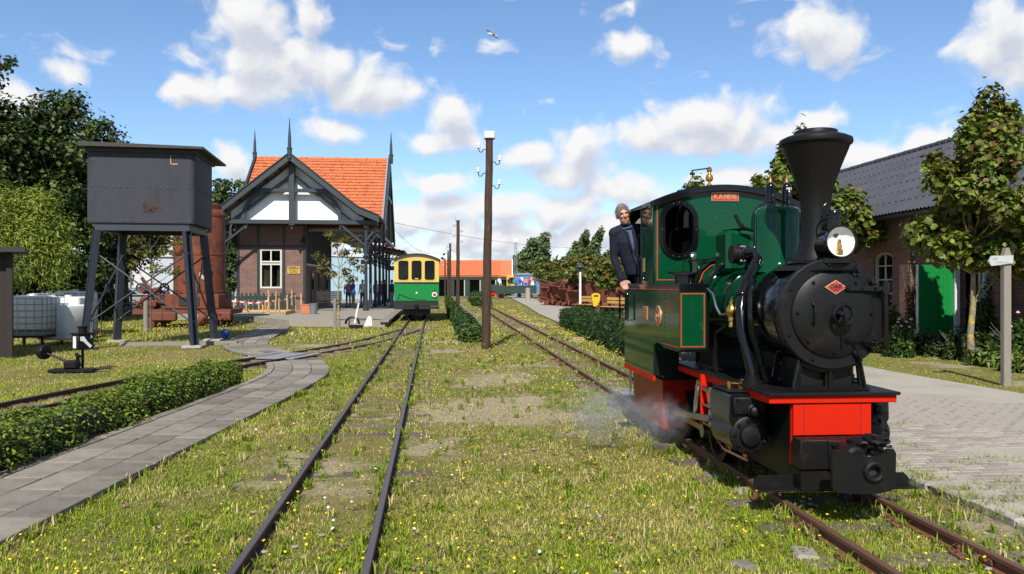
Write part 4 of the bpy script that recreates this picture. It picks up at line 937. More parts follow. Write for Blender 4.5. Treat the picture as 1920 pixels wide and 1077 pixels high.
# steam pipe down to the cylinder, both sides
for sg in (-1, 1):
    sp_ = MB().tube([(sg*.22, 1.14, 1.96), (sg*.175, 1.05, 1.968), (sg*.17, .985, 1.95), (sg*.19, .93, 1.90), (sg*.25, .87, 1.83), (sg*.33, .80, 1.74), (sg*.40, .74, 1.62), (sg*.44, .68, 1.48), (sg*.445, .63, 1.3), (sg*.42, .57, 1.12), (sg*.40, .54, .98), (sg*.40, .54, .88)], .046, 14)
    s2 = sp_.build('steam_pipe', 'loco_black', LO)
    MB().cyl((sg*.17, 1.2, 1.955), (sg*.33, 1.2, 1.955), .082, n=24).cyl((sg*.24, 1.2, 1.955), (sg*.26, 1.2, 1.955), .098, n=24).build('pipe_flange', 'iron_black', s2)
    fb = MB()
    for k in range(4): a = R(45+90*k); fb.cyl((sg*.225, 1.2+.088*math.cos(a), 1.955+.088*math.sin(a)), (sg*.275, 1.2+.088*math.cos(a), 1.955+.088*math.sin(a)), .015, n=8)
    fb.build('flange_bolt', 'steel', s2)
    MB().lathe([(.09, 0), (.09, .02), (.055, .03), (.055, .07)], (sg*.40, .54, .885), n=18).build('pipe_foot', 'iron_black', s2)
    MB().lathe([(.052, 0), (.058, .01), (.058, .03), (.052, .04)], (sg*.405, .735, 1.61), (sg*.55, -.5, -1), 16).build('pipe_joint', 'loco_black', s2)
    MB().tube([(sg*.36, .60, 1.72), (sg*.43, .5, 1.60), (sg*.452, .45, 1.45), (sg*.43, .46, 1.28), (sg*.36, .5, 1.12), (sg*.30, .5, .9)], .022, 8).build('exhaust_pipe', 'loco_black', LO)
MB().tube([(.2, 1.3, 1.9), (.1, 1.45, 2.15), (-.12, 1.5, 2.22), (-.14, 1.6, 2.34)], .018, 8).build('whistle_pipe', 'loco_black', LO)
# clack valve
cvp = MB().lathe([(.02, 0), (.028, .01), (.022, .05), (.032, .06), (.03, .09), (.045, .11), (.052, .14), (.045, .17), (.03, .19), (.022, .2), (.022, .225), (.012, .23), (.012, .25)], (-.45, .86, 1.32), n=18).cyl((-.45, .86, 1.45), (-.37, .86, 1.45), .025, n=12).cyl((-.45, .86, 1.43), (-.45, .98, 1.43), .02, n=12)
cl = cvp.build('clack_valve', 'brass', LO)
MB().torus((-.45, .86, 1.575), .028, .006, n=16, m=6).cyl((-.478, .86, 1.575), (-.422, .86, 1.575), .005, n=6).build('valve_wheel', 'iron_black', cl)
MB().tube([(-.45, .95, 1.43), (-.47, 1.08, 1.42), (-.48, 1.15, 1.48), (-.48, 1.25, 1.6), (-.5, 1.4, 1.66)], .012, 8).build('feed_pipe', 'steel', cl)
MB().tube([(-.43, 1.0, 1.34), (-.47, 1.2, 1.25), (-.44, 1.3, 1.05), (-.42, 1.32, .9)], .016, 8).build('feed_pipe', 'iron_black', cl)
# footplate, valance, saddle
MB().b2(-.505, .505, -.045, 2.4, .862, .886, ch=.004).build('running_plate', 'iron_black', LO)
vl = MB().b2(-.49, .49, -.016, .03, .805, .861, ch=.004)
vl.build('front_valance', 'loco_red', LO)
for sg in (-1, 1): MB().b2(sg*.49, sg*.472, .032, 2.38, .802, .86).build('side_valance', 'loco_red', LO)
sdl = [(-.285, .886), (.285, .886), (.235, 1.16), (-.235, 1.16)]
hol = [[(-.235, .925), (-.03, .925), (-.03, 1.03), (-.09, 1.03), (-.15, 1.05), (-.215, 1.08)], [(.03, .925), (.235, .925), (.215, 1.08), (.15, 1.05), (.09, 1.03), (.03, 1.03)]]
MB().prism(sdl, .05, .075, holes=hol).b2(-.30, .30, .02, .10, .885, .912, ch=.004).build('smokebox_saddle', 'loco_black', LO)
MB().prism(sdl, .44, .465, holes=hol).build('smokebox_saddle', 'loco_black', LO)
ed = MB(); 
for x0, z0, x1, z1 in ((-.28, .9, -.237, 1.12), (.28, .9, .237, 1.12), (0, .9, 0, 1.05)): ed.tube([(x0, .045, z0), (x1, .045, z1)], .012, 6)
ed.build('saddle_rib', 'loco_black', LO)
MB().b2(-.2, .2, .1, .43, .89, 1.12).build('saddle_core', 'iron_black', LO)
# front beam
fbm_ = MB().b2(-.30, .30, .0, .03, .565, .80, ch=.003).build('front_beam', 'loco_red', LO)
MB().b2(-.222, -.218, -.0025, .0, .567, .798).b2(.218, .222, -.0025, .0, .567, .798).build('beam_seam', 'ink', fbm_)
for sg in (-1, 1):
    MB().b2(sg*.30, sg*.275, .06, 3.4, .22, .80).build('main_frame', 'iron_black', LO); MB().b2(sg*.303, sg*.272, .031, .058, .34, .80).build('frame_edge', 'loco_red', LO)
bx = MB().b2(-.315, .315, -.15, -.001, .345, .56, ch=.006); bolts(bx, [(-.27+.09*i, -.075, .56) for i in range(7)], .009, .008, (0, 0, 1)); bxo = bx.build('buffer_box', 'iron_black', LO)
MB().b2(-.3, .3, -.13, .1, .18, .342, ch=.01).build('lower_beam', 'iron_black', LO)
# coupler
fl = MB().box((.04, -.16, .455), (.30, .02, .2), ch=.004); bolts(fl, [(.04+sx*.12, -.17, .455+sz*.075) for sx in (-1, 1) for sz in (-1, 1)], .018, .02, n=6)
cpo = fl.build('coupler_flange', 'iron_black', LO)
MB().lathe([(.085, 0), (.088, .02), (.088, .14), (.075, .17), (.05, .18), (.045, .26)], (.0, -.165, .47), (0, -1, 0), 28).build('coupler_barrel', 'iron_black', cpo)
cpl = [(-.225, .29), (-.2, .262), (-.1, .245), (.1, .242), (.2, .262), (.228, .30), (.232, .52), (.215, .548), (.17, .548), (.13, .51), (.09, .50), (.03, .49), (-.02, .492), (-.07, .50), (-.10, .535), (-.16, .548), (-.205, .545), (-.225, .52)]
hole = [(.07+.04*math.cos(2*math.pi*i/16), .395+.033*math.sin(2*math.pi*i/16)) for i in range(16)]
MB().prism(cpl, -.44, -.415, holes=[hole]).build('coupler_plate', 'iron_black', cpo)
MB().torus((.07, -.44, .395), .058, .022, (0, 1, 0), n=24, m=8).build('coupler_ring', 'iron_black', cpo)
MB().lathe([(.05, .415), (.05, .2)], (.07, 0, .395), (0, -1, 0), 18).build('coupler_pot', 'ink', cpo)
tw = MB().torus((.15, -.33, .60), .085, .010, (.1, -.15, 1), n=28, m=8)
for a in (0, 120, 240): tw.cyl((.15, -.33, .598), (.15+.08*math.cos(R(a)), -.33+.08*math.sin(R(a)), .60), .008, n=6)
tw.cyl((.15, -.33, .48), (.15, -.33, .62), .018, n=10).tube([(.0, -.3, .56), (.06, -.34, .575), (.2, -.4, .56), (.24, -.36, .55)], .012, 6); tw.build('coupling_screw', 'iron_black', cpo)
MB().lathe([(.075, 0), (.08, .01), (.08, .03), (.06, .045), (.03, .05)], (.06, -.26, .555), n=20).box((.16, -.3, .5), (.1, .08, .07), ch=.015).cyl((.1, -.3, .46), (.22, -.34, .46), .03, n=12).build('coupler_gear', 'iron_black', cpo)
gd = MB().b2(-.60, .60, -.10, .02, .178, .19, ch=.003).prism([(-.60, .19), (.60, .19), (.60, .23), (.56, .275), (-.55, .275), (-.60, .25)], .008, .02).build('rail_guard', 'iron_black', LO)
for sg in (-1, 1): MB().b2(sg*.26-.03, sg*.26+.03, -.02, .06, .19, .35).build('guard_bracket', 'iron_black', gd)
# cylinders
for sg in (-1, 1):
    cx = sg*.50
    out = [(cx+sg*.15*math.cos(R(a)), .50+.15*math.sin(R(a))) for a in range(-115, 31, 12)]
    prof = out+[(cx+sg*.155, .62), (cx+sg*.15, .80), (cx+sg*.12, .83), (cx-sg*.11, .83), (cx-sg*.13, .7), (cx-sg*.16, .45)]
    cy = MB().prism(prof, .37, .82).build('cylinder_block', 'loco_black', LO)
    cv_ = MB().lathe([(.148, 0), (.148, .028), (.14, .034), (.085, .036), (.083, .05), (.078, .066), (.05, .075), (.0, .078)], (cx-sg*.0, .37, .505), (0, -1, 0), 36); bolts(cv_, ring_pts((cx, .505), .118, 9, .336, .3), .016, .022, n=6)
    cv_.build('cylinder_cover', 'iron_black', cy)
    vc = MB().box((cx+sg*.0, .352, .735), (.26, .036, .14), ch=.012).lathe([(.05, 0), (.05, .02), (.038, .03), (.036, .07), (.02, .08), (.0, .082)], (cx+.02, .335, .70), (0, -1, 0), 20); bolts(vc, [(cx+dx, .335, .735+dz) for dx in (-.1, .1) for dz in (-.05, .05)]+[(cx-.05, .335, .70), (cx+.09, .335, .70)], .012, .016, n=6); vc.build('valve_chest_cover', 'iron_black', cy)
    MB().b2(cx-.14, cx+.14, .40, .80, .832, .845, ch=.004).build('chest_lid', 'iron_black', cy)
    dc = MB().lathe([(.03, 0), (.03, .03), (.018, .035), (.018, .06)], (cx-sg*.02, .55, .846), n=14).lathe([(.022, 0), (.022, .04), (.01, .05)], (cx+sg*.06, .62, .846), n=12).cyl((cx-sg*.02, .55, .88), (cx+sg*.06, .62, .88), .01, n=8); dcv = dc.build('drain_valve', 'brass', cy)
    MB().torus((cx-sg*.02, .55, .915), .03, .005, n=14, m=6).build('valve_wheel', 'iron_black', dcv)
    cc = MB()
    for y in (.42, .76): cc.lathe([(.022, 0), (.022, .03), (.012, .035), (.012, .06)], (cx, y, .355), (0, 0, -1), 10)
    cc.tube([(cx, .4, .3), (cx, .9, .28), (cx-sg*.1, 1.4, .28)], .012, 6); cc.build('drain_cock', 'copper', cy)
    # motion
    MB().b2(cx-.03, cx+.03, .82, 1.42, .585, .605).b2(cx-.03, cx+.03, .82, 1.42, .415, .435).build('slide_bar', 'rod_steel', LO)
    MB().box((cx, 1.12, .51), (.09, .13, .148), ch=.01).cyl((cx-sg*.05, 1.12, .51), (cx+sg*.06, 1.12, .51), .035, n=14).build('crosshead', 'steel', LO)
    MB().cyl((cx, .82, .51), (cx, 1.06, .51), .022, n=12).build('piston_rod', 'steel', LO)
    MB().box((cx+sg*.055, 1.78, .43), (.03, 1.36, .06), rx=R(-6.5), ch=.006).cyl((cx+sg*.035, 2.45, .355), (cx+sg*.08, 2.45, .355), .06, n=16).build('connecting_rod', 'rod_steel', LO)
    MB().b2(cx-.005, cx+.02, 1.35, 2.5, .325, .385, ch=.004).cyl((cx-.01, 1.35, .355), (cx+sg*.05, 1.35, .355), .06, n=16).build('coupling_rod', 'rod_steel', LO)
    MB().b2(cx-.04, cx+.04, 1.40, 1.43, .35, .86).build('motion_bracket', 'loco_red', LO)
    MB().box((cx-.02, 1.18, .73), (.03, .62, .045), rx=R(3), ch=.005).build('valve_rod', 'rod_steel', LO)
    MB().tube([(cx-.02, 1.62, .42), (cx-.03, 1.55, .6), (cx-.02, 1.5, .80)], .028, 8).box((cx-.02, 1.52, .70), (.05, .08, .1), ch=.01).cyl((cx-.04, 1.12, .6), (cx-.04, 1.12, .78), .025, n=12).build('expansion_link', 'steel', LO)
    MB().tube([(cx+sg*.04, 2.45, .36), (cx+sg*.06, 2.1, .45), (cx-.02, 1.62, .43)], .018, 6).build('eccentric_rod', 'rod_steel', LO)
    for y in (1.32, 2.42):
        w = MB().lathe([(.19, -.05), (.20, .03), (.265, .045), (.265, -.05)], (sg*.36, y, .355), (sg, 0, 0), 36).lathe([(.07, -.03), (.07, .07), (.0, .07)], (sg*.36, y, .355), (sg, 0, 0), 18)
        for k in range(8): a = R(45*k); w.cyl((sg*.365, y, .355), (sg*.365, y+.25*math.cos(a), .355+.25*math.sin(a)), .026, .02, n=6)
        wo_ = w.build('wheel', 'iron_black', LO)
        MB().lathe([(.215, .05), (.265, .05), (.265, -.05), (.29, -.052), (.29, -.075), (.215, -.075)], (sg*.36, y, .355), (sg, 0, 0), 40, caps=False).build('tyre', 'iron_black', wo_)
MB().b2(-.27, .27, 1.0, 2.6, .22, .62).build('ashpan', 'iron_black', LO)
MB().b2(-.30, .30, 1.75, 2.3, .62, 1.5).build('firebox', 'soot_black', LO)
# side tanks
TY0, TY1 = 1.37, 3.58
for sg in (-1, 1):
    xo = sg*.75; xi = sg*.48
    pts = [(TY0, 1.08), (TY0, 1.68), (TY1, 1.68), (TY1, .755), (2.28, .755), (2.28, 1.0), (2.24, 1.07), (2.16, 1.10), (2.05, 1.10), (1.9, 1.08)]
    tk = MB().prism(pts, xi, xo, M=Mx).build('side_tank', 'loco_green', LO)
    fr = MB()
    # black beading round the edges, red lining inside it
    fr.b2(xi, xo+sg*.003, TY0-.006, TY0+.02, 1.62, 1.694, ch=.003); fr.b2(xi, xo+sg*.003, TY0-.006, TY0+.02, 1.068, 1.10, ch=.003); fr.b2(xi-sg*.004, xi+sg*.02, TY0-.0065, TY0, 1.10, 1.62)
    fr.b2(xo+sg*.004, xo-sg*.02, TY0+.022, TY1, 1.655, 1.694, ch=.003); fr.b2(xo+sg*.0035, xo-sg*.02, TY0+.022, 1.9, 1.07, 1.095); fr.build('tank_beading', 'loco_black', tk)
    ln_ = MB(); w = .008
    xa, xb = sorted((xi+sg*.035, xo-sg*.012)); za, zb = 1.115, 1.605; yf = TY0-.003
    for (a, b_, c, d) in ((xa, xb, za, za+w), (xa, xb, zb-w, zb), (xa, xa+w, za+w, zb-w), (xb-w, xb, za+w, zb-w)): ln_.b2(a, b_, yf, yf+.004, c, d)
    xs_ = xo+sg*.002
    for (y0, y1, z0, z1) in ((TY0+.03, TY1-.03, 1.635, 1.643), (TY0+.03, 1.95, 1.105, 1.113)): ln_.b2(xs_, xs_-sg*.004, y0, y1, z0, z1)
    ln_.build('red_lining', 'line_red', tk)
    rv = MB()
    rr = [(xo, y, 1.672) for y in np.arange(TY0+.04, TY1, .07)]+[(xo, y, .79) for y in np.arange(2.32, TY1, .06)]+[(xo, 1.86, z) for z in np.arange(1.14, 1.62, .045)]+[(xo, y, 1.083) for y in np.arange(TY0+.03, 1.9, .05)]
    for p in rr: rv.lathe([(.007, 0), (.004, .006)], p, (sg, 0, 0), 6)
    for x in np.arange(.50, .75, .045): 
        for z in (1.675, 1.084): rv.lathe([(.006, 0), (.003, .005)], (sg*x, TY0-.006, z), (0, -1, 0), 6)
    for z in np.arange(1.14, 1.62, .045): rv.lathe([(.006, 0), (.003, .005)], (xi+sg*.008, TY0-.0065, z), (0, -1, 0), 6)
    for y in np.arange(TY0+.05, TY1, .07): rv.lathe([(.006, 0), (.003, .005)], (xo-sg*.03, y, 1.694), (0, 0, 1), 6)
    rv.build('tank_rivets', 'loco_black', tk)['kind'] = 'stuff'
    st_ = MB().b2(xo+sg*.004, xo-sg*.02, 2.27, TY1+.01, .70, .752).build('lower_band', 'loco_red', LO)
    MB().b2(sg*.645, sg*.63, 2.30, TY1-.02, .20, .70).b2(sg*.63, sg*.30, 2.30, 2.315, .20, .70).build('lower_side_sheet', 'sheet_red_shaded', LO)
    MB().b2(sg*.72, sg*.86, 3.15, 3.42, .42, .44, ch=.004).b2(sg*.74, sg*.76, 3.27, 3.3, .44, .70).build('step', 'steel', LO)
    f_ = MB().lathe([(.10, 0), (.10, .075), (.125, .08), (.125, .10), (.115, .108), (.0, .115)], (sg*.62, 1.62, 1.695), n=24).cyl((sg*.62-.12, 1.62, 1.80), (sg*.62-.17, 1.62, 1.80), .01, n=8); f_.build('tank_filler', 'loco_black', LO)
    hr = MB()
    for y in (3.62, 3.30): hr.tube([(sg*.76, y, 1.58), (sg*.80, y, 1.575), (sg*.80, y, 1.28), (sg*.76, y, 1.275)], .011, 8)
    hr.build('handrail', 'loco_black', LO)
MB().b2(-.62, .62, 2.33, 3.5, .3, .79).build('cab_underframe', 'iron_black', LO)
for sg in (-1, 1): MB().b2(sg*.49, sg*.748, 2.268, 2.278, .757, 1.0).build('tank_end_shade', 'iron_black', LO)  # black sheet over the green end face, stands in for the shade there
tkb = MB().b2(-.48, .48, 2.3, 3.58, .80, .86).build('cab_floor', 'brown_wood', LO)
# plates on the left tank
op = MB().lathe([(.105, 0), (.105, .008), (.098, .012)], (-.751, 2.07, 1.37), (-1, 0, 0), 32).build('round_plate', 'plate_gold', LO)
MB().lathe([(.095, .0), (.095, .0125)], (-.751, 2.07, 1.37), (-1, 0, 0), 32).build('plate_field', 'plate_red', op)
MB().lathe([(.066, .0120), (.066, .0145), (.060, .0145), (.060, .0120)], (-.751, 2.07, 1.37), (-1, 0, 0), 32, caps=False).build('plate_ring', 'plate_gold', op)
t_ = text('lettering', 'O&K', .05, (-.765, 2.07, 1.37), 'plate_gold', op, rz=R(-90), ext=.0015)
rp = MB().b2(-.751, -.759, 2.49, 2.67, 1.315, 1.455, ch=.002).build('works_plate', 'plate_gold', LO)
MB().b2(-.757, -.761, 2.498, 2.662, 1.323, 1.447).build('plate_field', 'plate_red', rp)
ml = MB()
for z in (1.425, 1.395, 1.365, 1.34): ml.b2(-.760, -.7625, 2.515, 2.645, z-.004, z+.004)
ml.build('plate_lines', 'plate_gold', rp)
# cab
CY = 2.27
def roof_z(x): return 2.70-.16*(x/.75)**2*1.0
arc = [(.75-1.5*i/20, roof_z(.75-1.5*i/20)-.02) for i in range(21)]
def stadium(cx, cz, hw, hh, n=12):
    return [(cx+hw*math.cos(R(a)), cz+(hh-hw)+hw*math.sin(R(a))) for a in np.linspace(0, 180, n)]+[(cx+hw*math.cos(R(a)), cz-(hh-hw)+hw*math.sin(R(a))) for a in np.linspace(180, 360, n)]
wz = 2.25; holes = [stadium(sg*.488, wz, .155, .25) for sg in (-1, 1)]
cabf = MB().prism([(-.75, 1.69), (.75, 1.69)]+arc, CY, CY+.025, holes=holes).build('cab_front', 'loco_green', LO)
cabr = MB().prism([(-.75, 1.69), (.75, 1.69)]+arc, TY1-.03, TY1-.005, holes=holes).build('cab_rear', 'loco_green', LO)
for sg in (-1, 1):
    wf_ = MB().prism(stadium(sg*.488, wz, .203, .300, 16), CY-.022, CY-.001, holes=[stadium(sg*.488, wz, .15, .246, 16)]).build('window_frame', 'loco_black', cabf)
    MB().prism(stadium(sg*.488, wz, .162, .258, 16), CY-.034, CY-.0225, holes=[stadium(sg*.488, wz, .148, .244, 16)]).build('window_bead', 'loco_black', wf_)
    MB().prism(stadium(sg*.488, wz, .152, .248, 16), CY+.004, CY+.01).build('pane', 'pane_dark', wf_)
    MB().prism(stadium(sg*.488, wz, .152, .248, 16), TY1-.02, TY1-.014).build('pane', 'pane', cabr)
    wb = bolts(MB(), [(sg*.488+.176*math.cos(R(a)), CY-.022, wz+(.1 if math.sin(R(a)) > 0 else -.1)+.176*math.sin(R(a))) for a in (70, 90, 110, 250, 270, 290)]+[(sg*.488+s2*.178, CY-.022, wz) for s2 in (-1, 1)], .007, .007, n=6).build('frame_bolts', 'steel', wf_)
    MB().b2(sg*.75, sg*.722, CY+.027, 2.77, 1.695, 2.51, ch=.003).build('cab_side', 'loco_green', LO)
    MB().b2(sg*.753, sg*.735, 3.45, TY1-.032, 1.695, 2.51).build('cab_pillar', 'loco_green', LO)
    MB().b2(sg*.757, sg*.74, CY-.004, CY+.024, 1.70, 2.52, ch=.003).build('corner_angle', 'loco_black', LO)
    MB().tube([(sg*.745, 2.77, 1.7), (sg*.745, 2.77, 2.5)], .014, 8).tube([(sg*.765, 2.75, 1.75), (sg*.79, 2.76, 1.78), (sg*.79, 2.76, 2.2), (sg*.765, 2.75, 2.23)], .009, 6).build('door_edge', 'loco_black', LO)
    MB().b2(sg*.752, sg*.745, 2.62, 2.71, 1.82, 1.97).build('side_plate', 'plate_gold', LO)
rl = MB(); w = .008
xl = -.715
rl.b2(xl, xl+w, CY-.003, CY+.001, 1.73, 2.53); rl.b2(xl+w, -.30, CY-.003, CY+.001, 1.73, 1.738)
for i in range(18):
    xa = xl+w+(.715*2-.016)*i/18; xb = xl+w+(.715*2-.016)*(i+1)/18
    rl.prism([(xa, roof_z(xa)-.058), (xb, roof_z(xb)-.058), (xb, roof_z(xb)-.053), (xa, roof_z(xa)-.053)], CY-.003, CY+.001)
rl.b2(-xl-w, -xl, CY-.003, CY+.001, 1.73, 2.53); rl.build('red_lining', 'line_red', cabf)
bolts(MB(), [(x, CY-.001, z) for x, z in ((-.1, 2.45), (.02, 2.45), (-.1, 2.38), (.02, 2.38), (.1, 2.5), (.1, 2.38), (.1, 2.35), (.1, 2.18))], .006, .007).build('cab_bolts', 'steel', cabf)
ra = [(.80-1.6*i/24, roof_z(.80-1.6*i/24)+.012) for i in range(25)]; rb = [(x, z-.03) for x, z in ra[::-1]]
MB().prism(ra+rb, CY-.06, TY1+.16).build('cab_roof', 'loco_black', LO)
ge = MB()
for (a, b_) in zip(ra[:-1], ra[1:]): ge.prism([(a[0], a[1]-.031), (b_[0], b_[1]-.031), (b_[0], b_[1]-.06), (a[0], a[1]-.06)], CY-.058, CY-.002)
ge.build('roof_angle', 'loco_black', LO)
pb = MB().b2(-.145, .145, CY-.012, CY-.001, 2.545, 2.637, ch=.002).build('name_plate', 'plate_gold', LO)
MB().b2(-.138, .138, CY-.0145, CY-.011, 2.552, 2.63).build('plate_field', 'plate_red', pb)
text('lettering', 'K.A.NEVE', .068, (0, CY-.0155, 2.591), 'plate_gold', pb, bold=.0012, sx=.86, ext=.0025)
# whistle
wh = MB().lathe([(.012, -.02), (.012, .05), (.03, .06), (.03, .08), (.014, .09), (.014, .11), (.034, .12), (.042, .15), (.034, .18), (.02, .19), (.014, .21), (.026, .22), (.03, .25), (.012, .27), (.0, .275)], (0, 2.75, 2.70), n=18).build('whistle', 'brass', LO)
MB().tube([(.02, 2.75, 2.96), (-.03, 2.75, 2.955), (-.2, 2.75, 2.93)], .008, 6).build('whistle_lever', 'iron_black', wh)
# levers in front of the cab
lv = MB().tube([(-.36, 2.2, 1.98), (-.42, 1.95, 1.86), (-.48, 1.78, 1.76)], .022, 8).lathe([(.035, -.015), (.035, .015)], (-.36, 2.2, 1.985), (0, 1, 0), 14); lv.build('shut_off_lever', 'steel', LO)
MB().tube([(-.56, 1.85, 1.72), (-.57, 1.86, 1.9), (-.55, 1.86, 1.91), (-.15, 1.75, 1.95)], .008, 6).build('sand_rod', 'loco_black', LO)
MB().tube([(-.42, 1.75, 1.70), (-.40, 1.9, 1.78), (-.3, 2.15, 1.9), (-.1, 2.25, 1.95)], .02, 8).build('injector_pipe', 'loco_black', LO)
rt_ = MB().tube([(-.45, 1.72, 1.70), (-.40, 1.76, 1.80), (-.3, 1.82, 1.87), (-.18, 1.86, 1.9)], .005, 6); rt_.build('red_conduit', 'line_red', LO); MB().tube([(-.47, 1.45, 1.66), (-.40, 1.52, 1.76), (-.30, 1.6, 1.84), (-.22, 1.66, 1.88)], .022, 10).build('injector_pipe', 'loco_black', LO)
# fittings inside the cab seen through openings
MB().lathe([(.36, 0), (.36, .03), (.3, .05)], (0, CY+.03, BZ+.1), (0, 1, 0), 28).cyl((-.2, CY+.1, 1.9), (.2, CY+.1, 1.9), .02).lathe([(.06, 0), (.06, .03)], (.1, CY+.06, 2.05), (0, 1, 0), 16).build('backhead', 'soot_black', LO)
# ================================================================== PEOPLE
def seg_dist(P, A, B):
    A = np.array(A); B = np.array(B); d = B-A; t = np.clip(((P-A)@d)/max(1e-9, d@d), 0, 1); return np.linalg.norm(P-(A+t[:, None]*d), axis=1)
def capsule(mb, a, b, r0, r1, n=12):
    mb.cyl(a, b, r0, r1, n); mb.sph(a, r0, n, 8); mb.sph(b, r1, n, 8)
def hand(mb, w, dirv, palm_n, fine, curl=.5, side=1):
    w = Vector(w); d = Vector(dirv).normalized(); n = Vector(palm_n); n = (n-d*n.dot(d)).normalized(); s = d.cross(n)*side
    c = w+d*.045
    for k in range(-2, 3): capsule(mb, w+s*.012*k, w+d*.085+s*.017*k, .016, .014, 8)
    if not fine: return
    for k, ln in enumerate((.066, .076, .07, .055)):
        o = w+d*.088+s*(.027-.018*k); a = o+d*ln*.45+n*ln*.15*curl*2; b = a+d*ln*.25+n*ln*.35*curl*2
        capsule(mb, o, a, .0105, .0098, 8); capsule(mb, a, b, .0098, .0088, 8)
    o = w+d*.03+s*.032; a = o+d*.03+s*.028+n*.012; b = a+d*.03+s*.006+n*.014; capsule(mb, o, a, .0125, .0115, 8); capsule(mb, a, b, .0115, .0095, 8)
def person(label, loc, rz, top='cl_blue', legs='cl_jean', hair='hair_dark', J=None, voxel=.022, group=None, fine=False, head_rot=(0, 0, 0), hairlen=.0, scale=1, sit=False):
    """standing figure facing -y; J overrides joints"""
    j = dict(pel=(0, 0, .95), waist=(0, 0, 1.08), chest=(0, 0, 1.32), neck=(0, .01, 1.47), head=(0, -.015, 1.64),
             shL=(-.185, .0, 1.42), shR=(.185, .0, 1.42), elL=(-.25, .03, 1.14), elR=(.25, .03, 1.14), wrL=(-.26, -.06, .90), wrR=(.26, -.06, .90),
             hiL=(-.09, 0, .93), hiR=(.09, 0, .93), knL=(-.10, -.02, .5), knR=(.10, -.02, .5), anL=(-.105, .03, .09), anR=(.105, .03, .09), toL=(-.12, -.13, .04), toR=(.12, -.13, .04))
    if sit: j.update(knL=(-.1, -.42, .95), knR=(.1, -.42, .95), anL=(-.1, -.40, .53), anR=(.1, -.40, .53), toL=(-.11, -.55, .49), toR=(.11, -.55, .49), wrL=(-.14, -.3, 1.02), wrR=(.14, -.3, 1.02), elL=(-.25, -.05, 1.15), elR=(.25, -.05, 1.15))
    if J: j.update(J)
    V_ = {k: Vector(v) for k, v in j.items()}
    b = MB()
    # trunk as stacked ellipsoids along the spine
    ax = (V_['shR']-V_['shL']).normalized()
    spine = [(V_['pel'], .165, .115), (V_['waist'], .150, .105), (V_['chest'].lerp(V_['waist'], .5), .162, .112), (V_['chest'], .180, .12), (V_['neck'].lerp(V_['chest'], .55), .165, .10), (V_['neck'].lerp(V_['chest'], .2), .09, .075)]
    n = 20; prev = None; vv = []; ff = []
    for (c, rx, ry) in spine:
        up = (V_['neck']-V_['pel']).normalized(); fw = ax.cross(up).normalized()
        for i in range(n):
            a = 2*math.pi*i/n; vv.append(c+ax*rx*math.cos(a)+fw*ry*math.sin(a))
    for k in range(len(spine)-1):
        for i in range(n): ff.append((k*n+i, k*n+(i+1) % n, (k+1)*n+(i+1) % n, (k+1)*n+i))
    ff += [tuple(range(n)), tuple(range((len(spine)-1)*n, len(spine)*n))]; b.add(vv, ff)
    capsule(b, V_['neck'].lerp(V_['chest'], .2), V_['neck'].lerp(V_['head'], .5), .062, .055)
    for s in 'LR':
        sh, el_, wr = V_['sh'+s], V_['el'+s], V_['wr'+s]
        capsule(b, sh.lerp(V_['neck'], .45), sh, .065, .07); capsule(b, sh, el_, .062, .048); capsule(b, el_, wr, .047, .036)
        hi, kn, an, to = V_['hi'+s], V_['kn'+s], V_['an'+s], V_['to'+s]
        capsule(b, hi, kn, .092, .062); capsule(b, kn, an, .06, .042); capsule(b, an, to, .045, .038); b.sph(an-Vector((0, -.04, .03)), (.045, .06, .045), 10, 6)
        d = (wr-el_).normalized(); hand(b, wr, d, Vector((0, -1, 0)), fine, side=1 if s == 'R' else -1)
    # head
    H = MB(); H.sph((0, .008, .03), (.077, .095, .105), 20, 14); H.sph((0, -.02, -.05), (.06, .072, .075), 16, 10); H.sph((0, -.06, -.092), (.03, .026, .024), 10, 8)
    H.cyl((0, -.09, .02), (0, -.115, -.025), .008, .016, 8); H.sph((0, -.108, -.027), (.018, .014, .013), 10, 6); H.sph((0, -.083, .035), (.055, .012, .01), 12, 6)
    H.sph((-.034, -.08, -.012), (.022, .016, .018), 8, 6); H.sph((.034, -.08, -.012), (.022, .016, .018), 8, 6); H.sph((0, -.088, -.062), (.024, .01, .006), 10, 6); H.sph((0, -.085, -.073), (.02, .01, .006), 10, 6)
    for sg in (-1, 1): H.sph((sg*.079, .012, -.005), (.012, .022, .034), 8, 8)
    HR = Matrix.Translation(V_['head']) @ Matrix.Scale(.94, 4) @ Matrix.Rotation(head_rot[2], 4, 'Z') @ Matrix.Rotation(head_rot[1], 4, 'Y') @ Matrix.Rotation(head_rot[0], 4, 'X')
    b.add([HR @ Vector(p) for p in H.v], H.f)
    o = b.build('person', 'skin')
    me0 = o.data; md = o.modifiers.new('r', 'REMESH'); md.mode = 'VOXEL'; md.voxel_size = voxel; s1 = o.modifiers.new('s', 'SMOOTH'); s1.factor = .5; s1.iterations = 3 if voxel < .012 else 2
    bpy.context.view_layer.update()
    me = bpy.data.meshes.new_from_object(o.evaluated_get(bpy.context.evaluated_depsgraph_get())); o.modifiers.clear(); o.data = me
    me.materials.clear()
    for m_ in ('skin', top, legs, 'cl_black'): me.materials.append(MT[m_])
    nP = len(me.polygons); P = np.empty(nP*3); me.polygons.foreach_get('center', P); P = P.reshape(-1, 3)
    hd = np.minimum(np.linalg.norm(P-np.array(V_['head']), axis=1)-.09, seg_dist(P, V_['neck'].lerp(V_['head'], .15), V_['head'])-.02)
    def hnd(s): w = V_['wr'+s]; d = (w-V_['el'+s]).normalized(); return seg_dist(P, w+d*.03, w+d*.15)
    hd = np.minimum(hd, np.minimum(hnd('L'), hnd('R'))-.02)
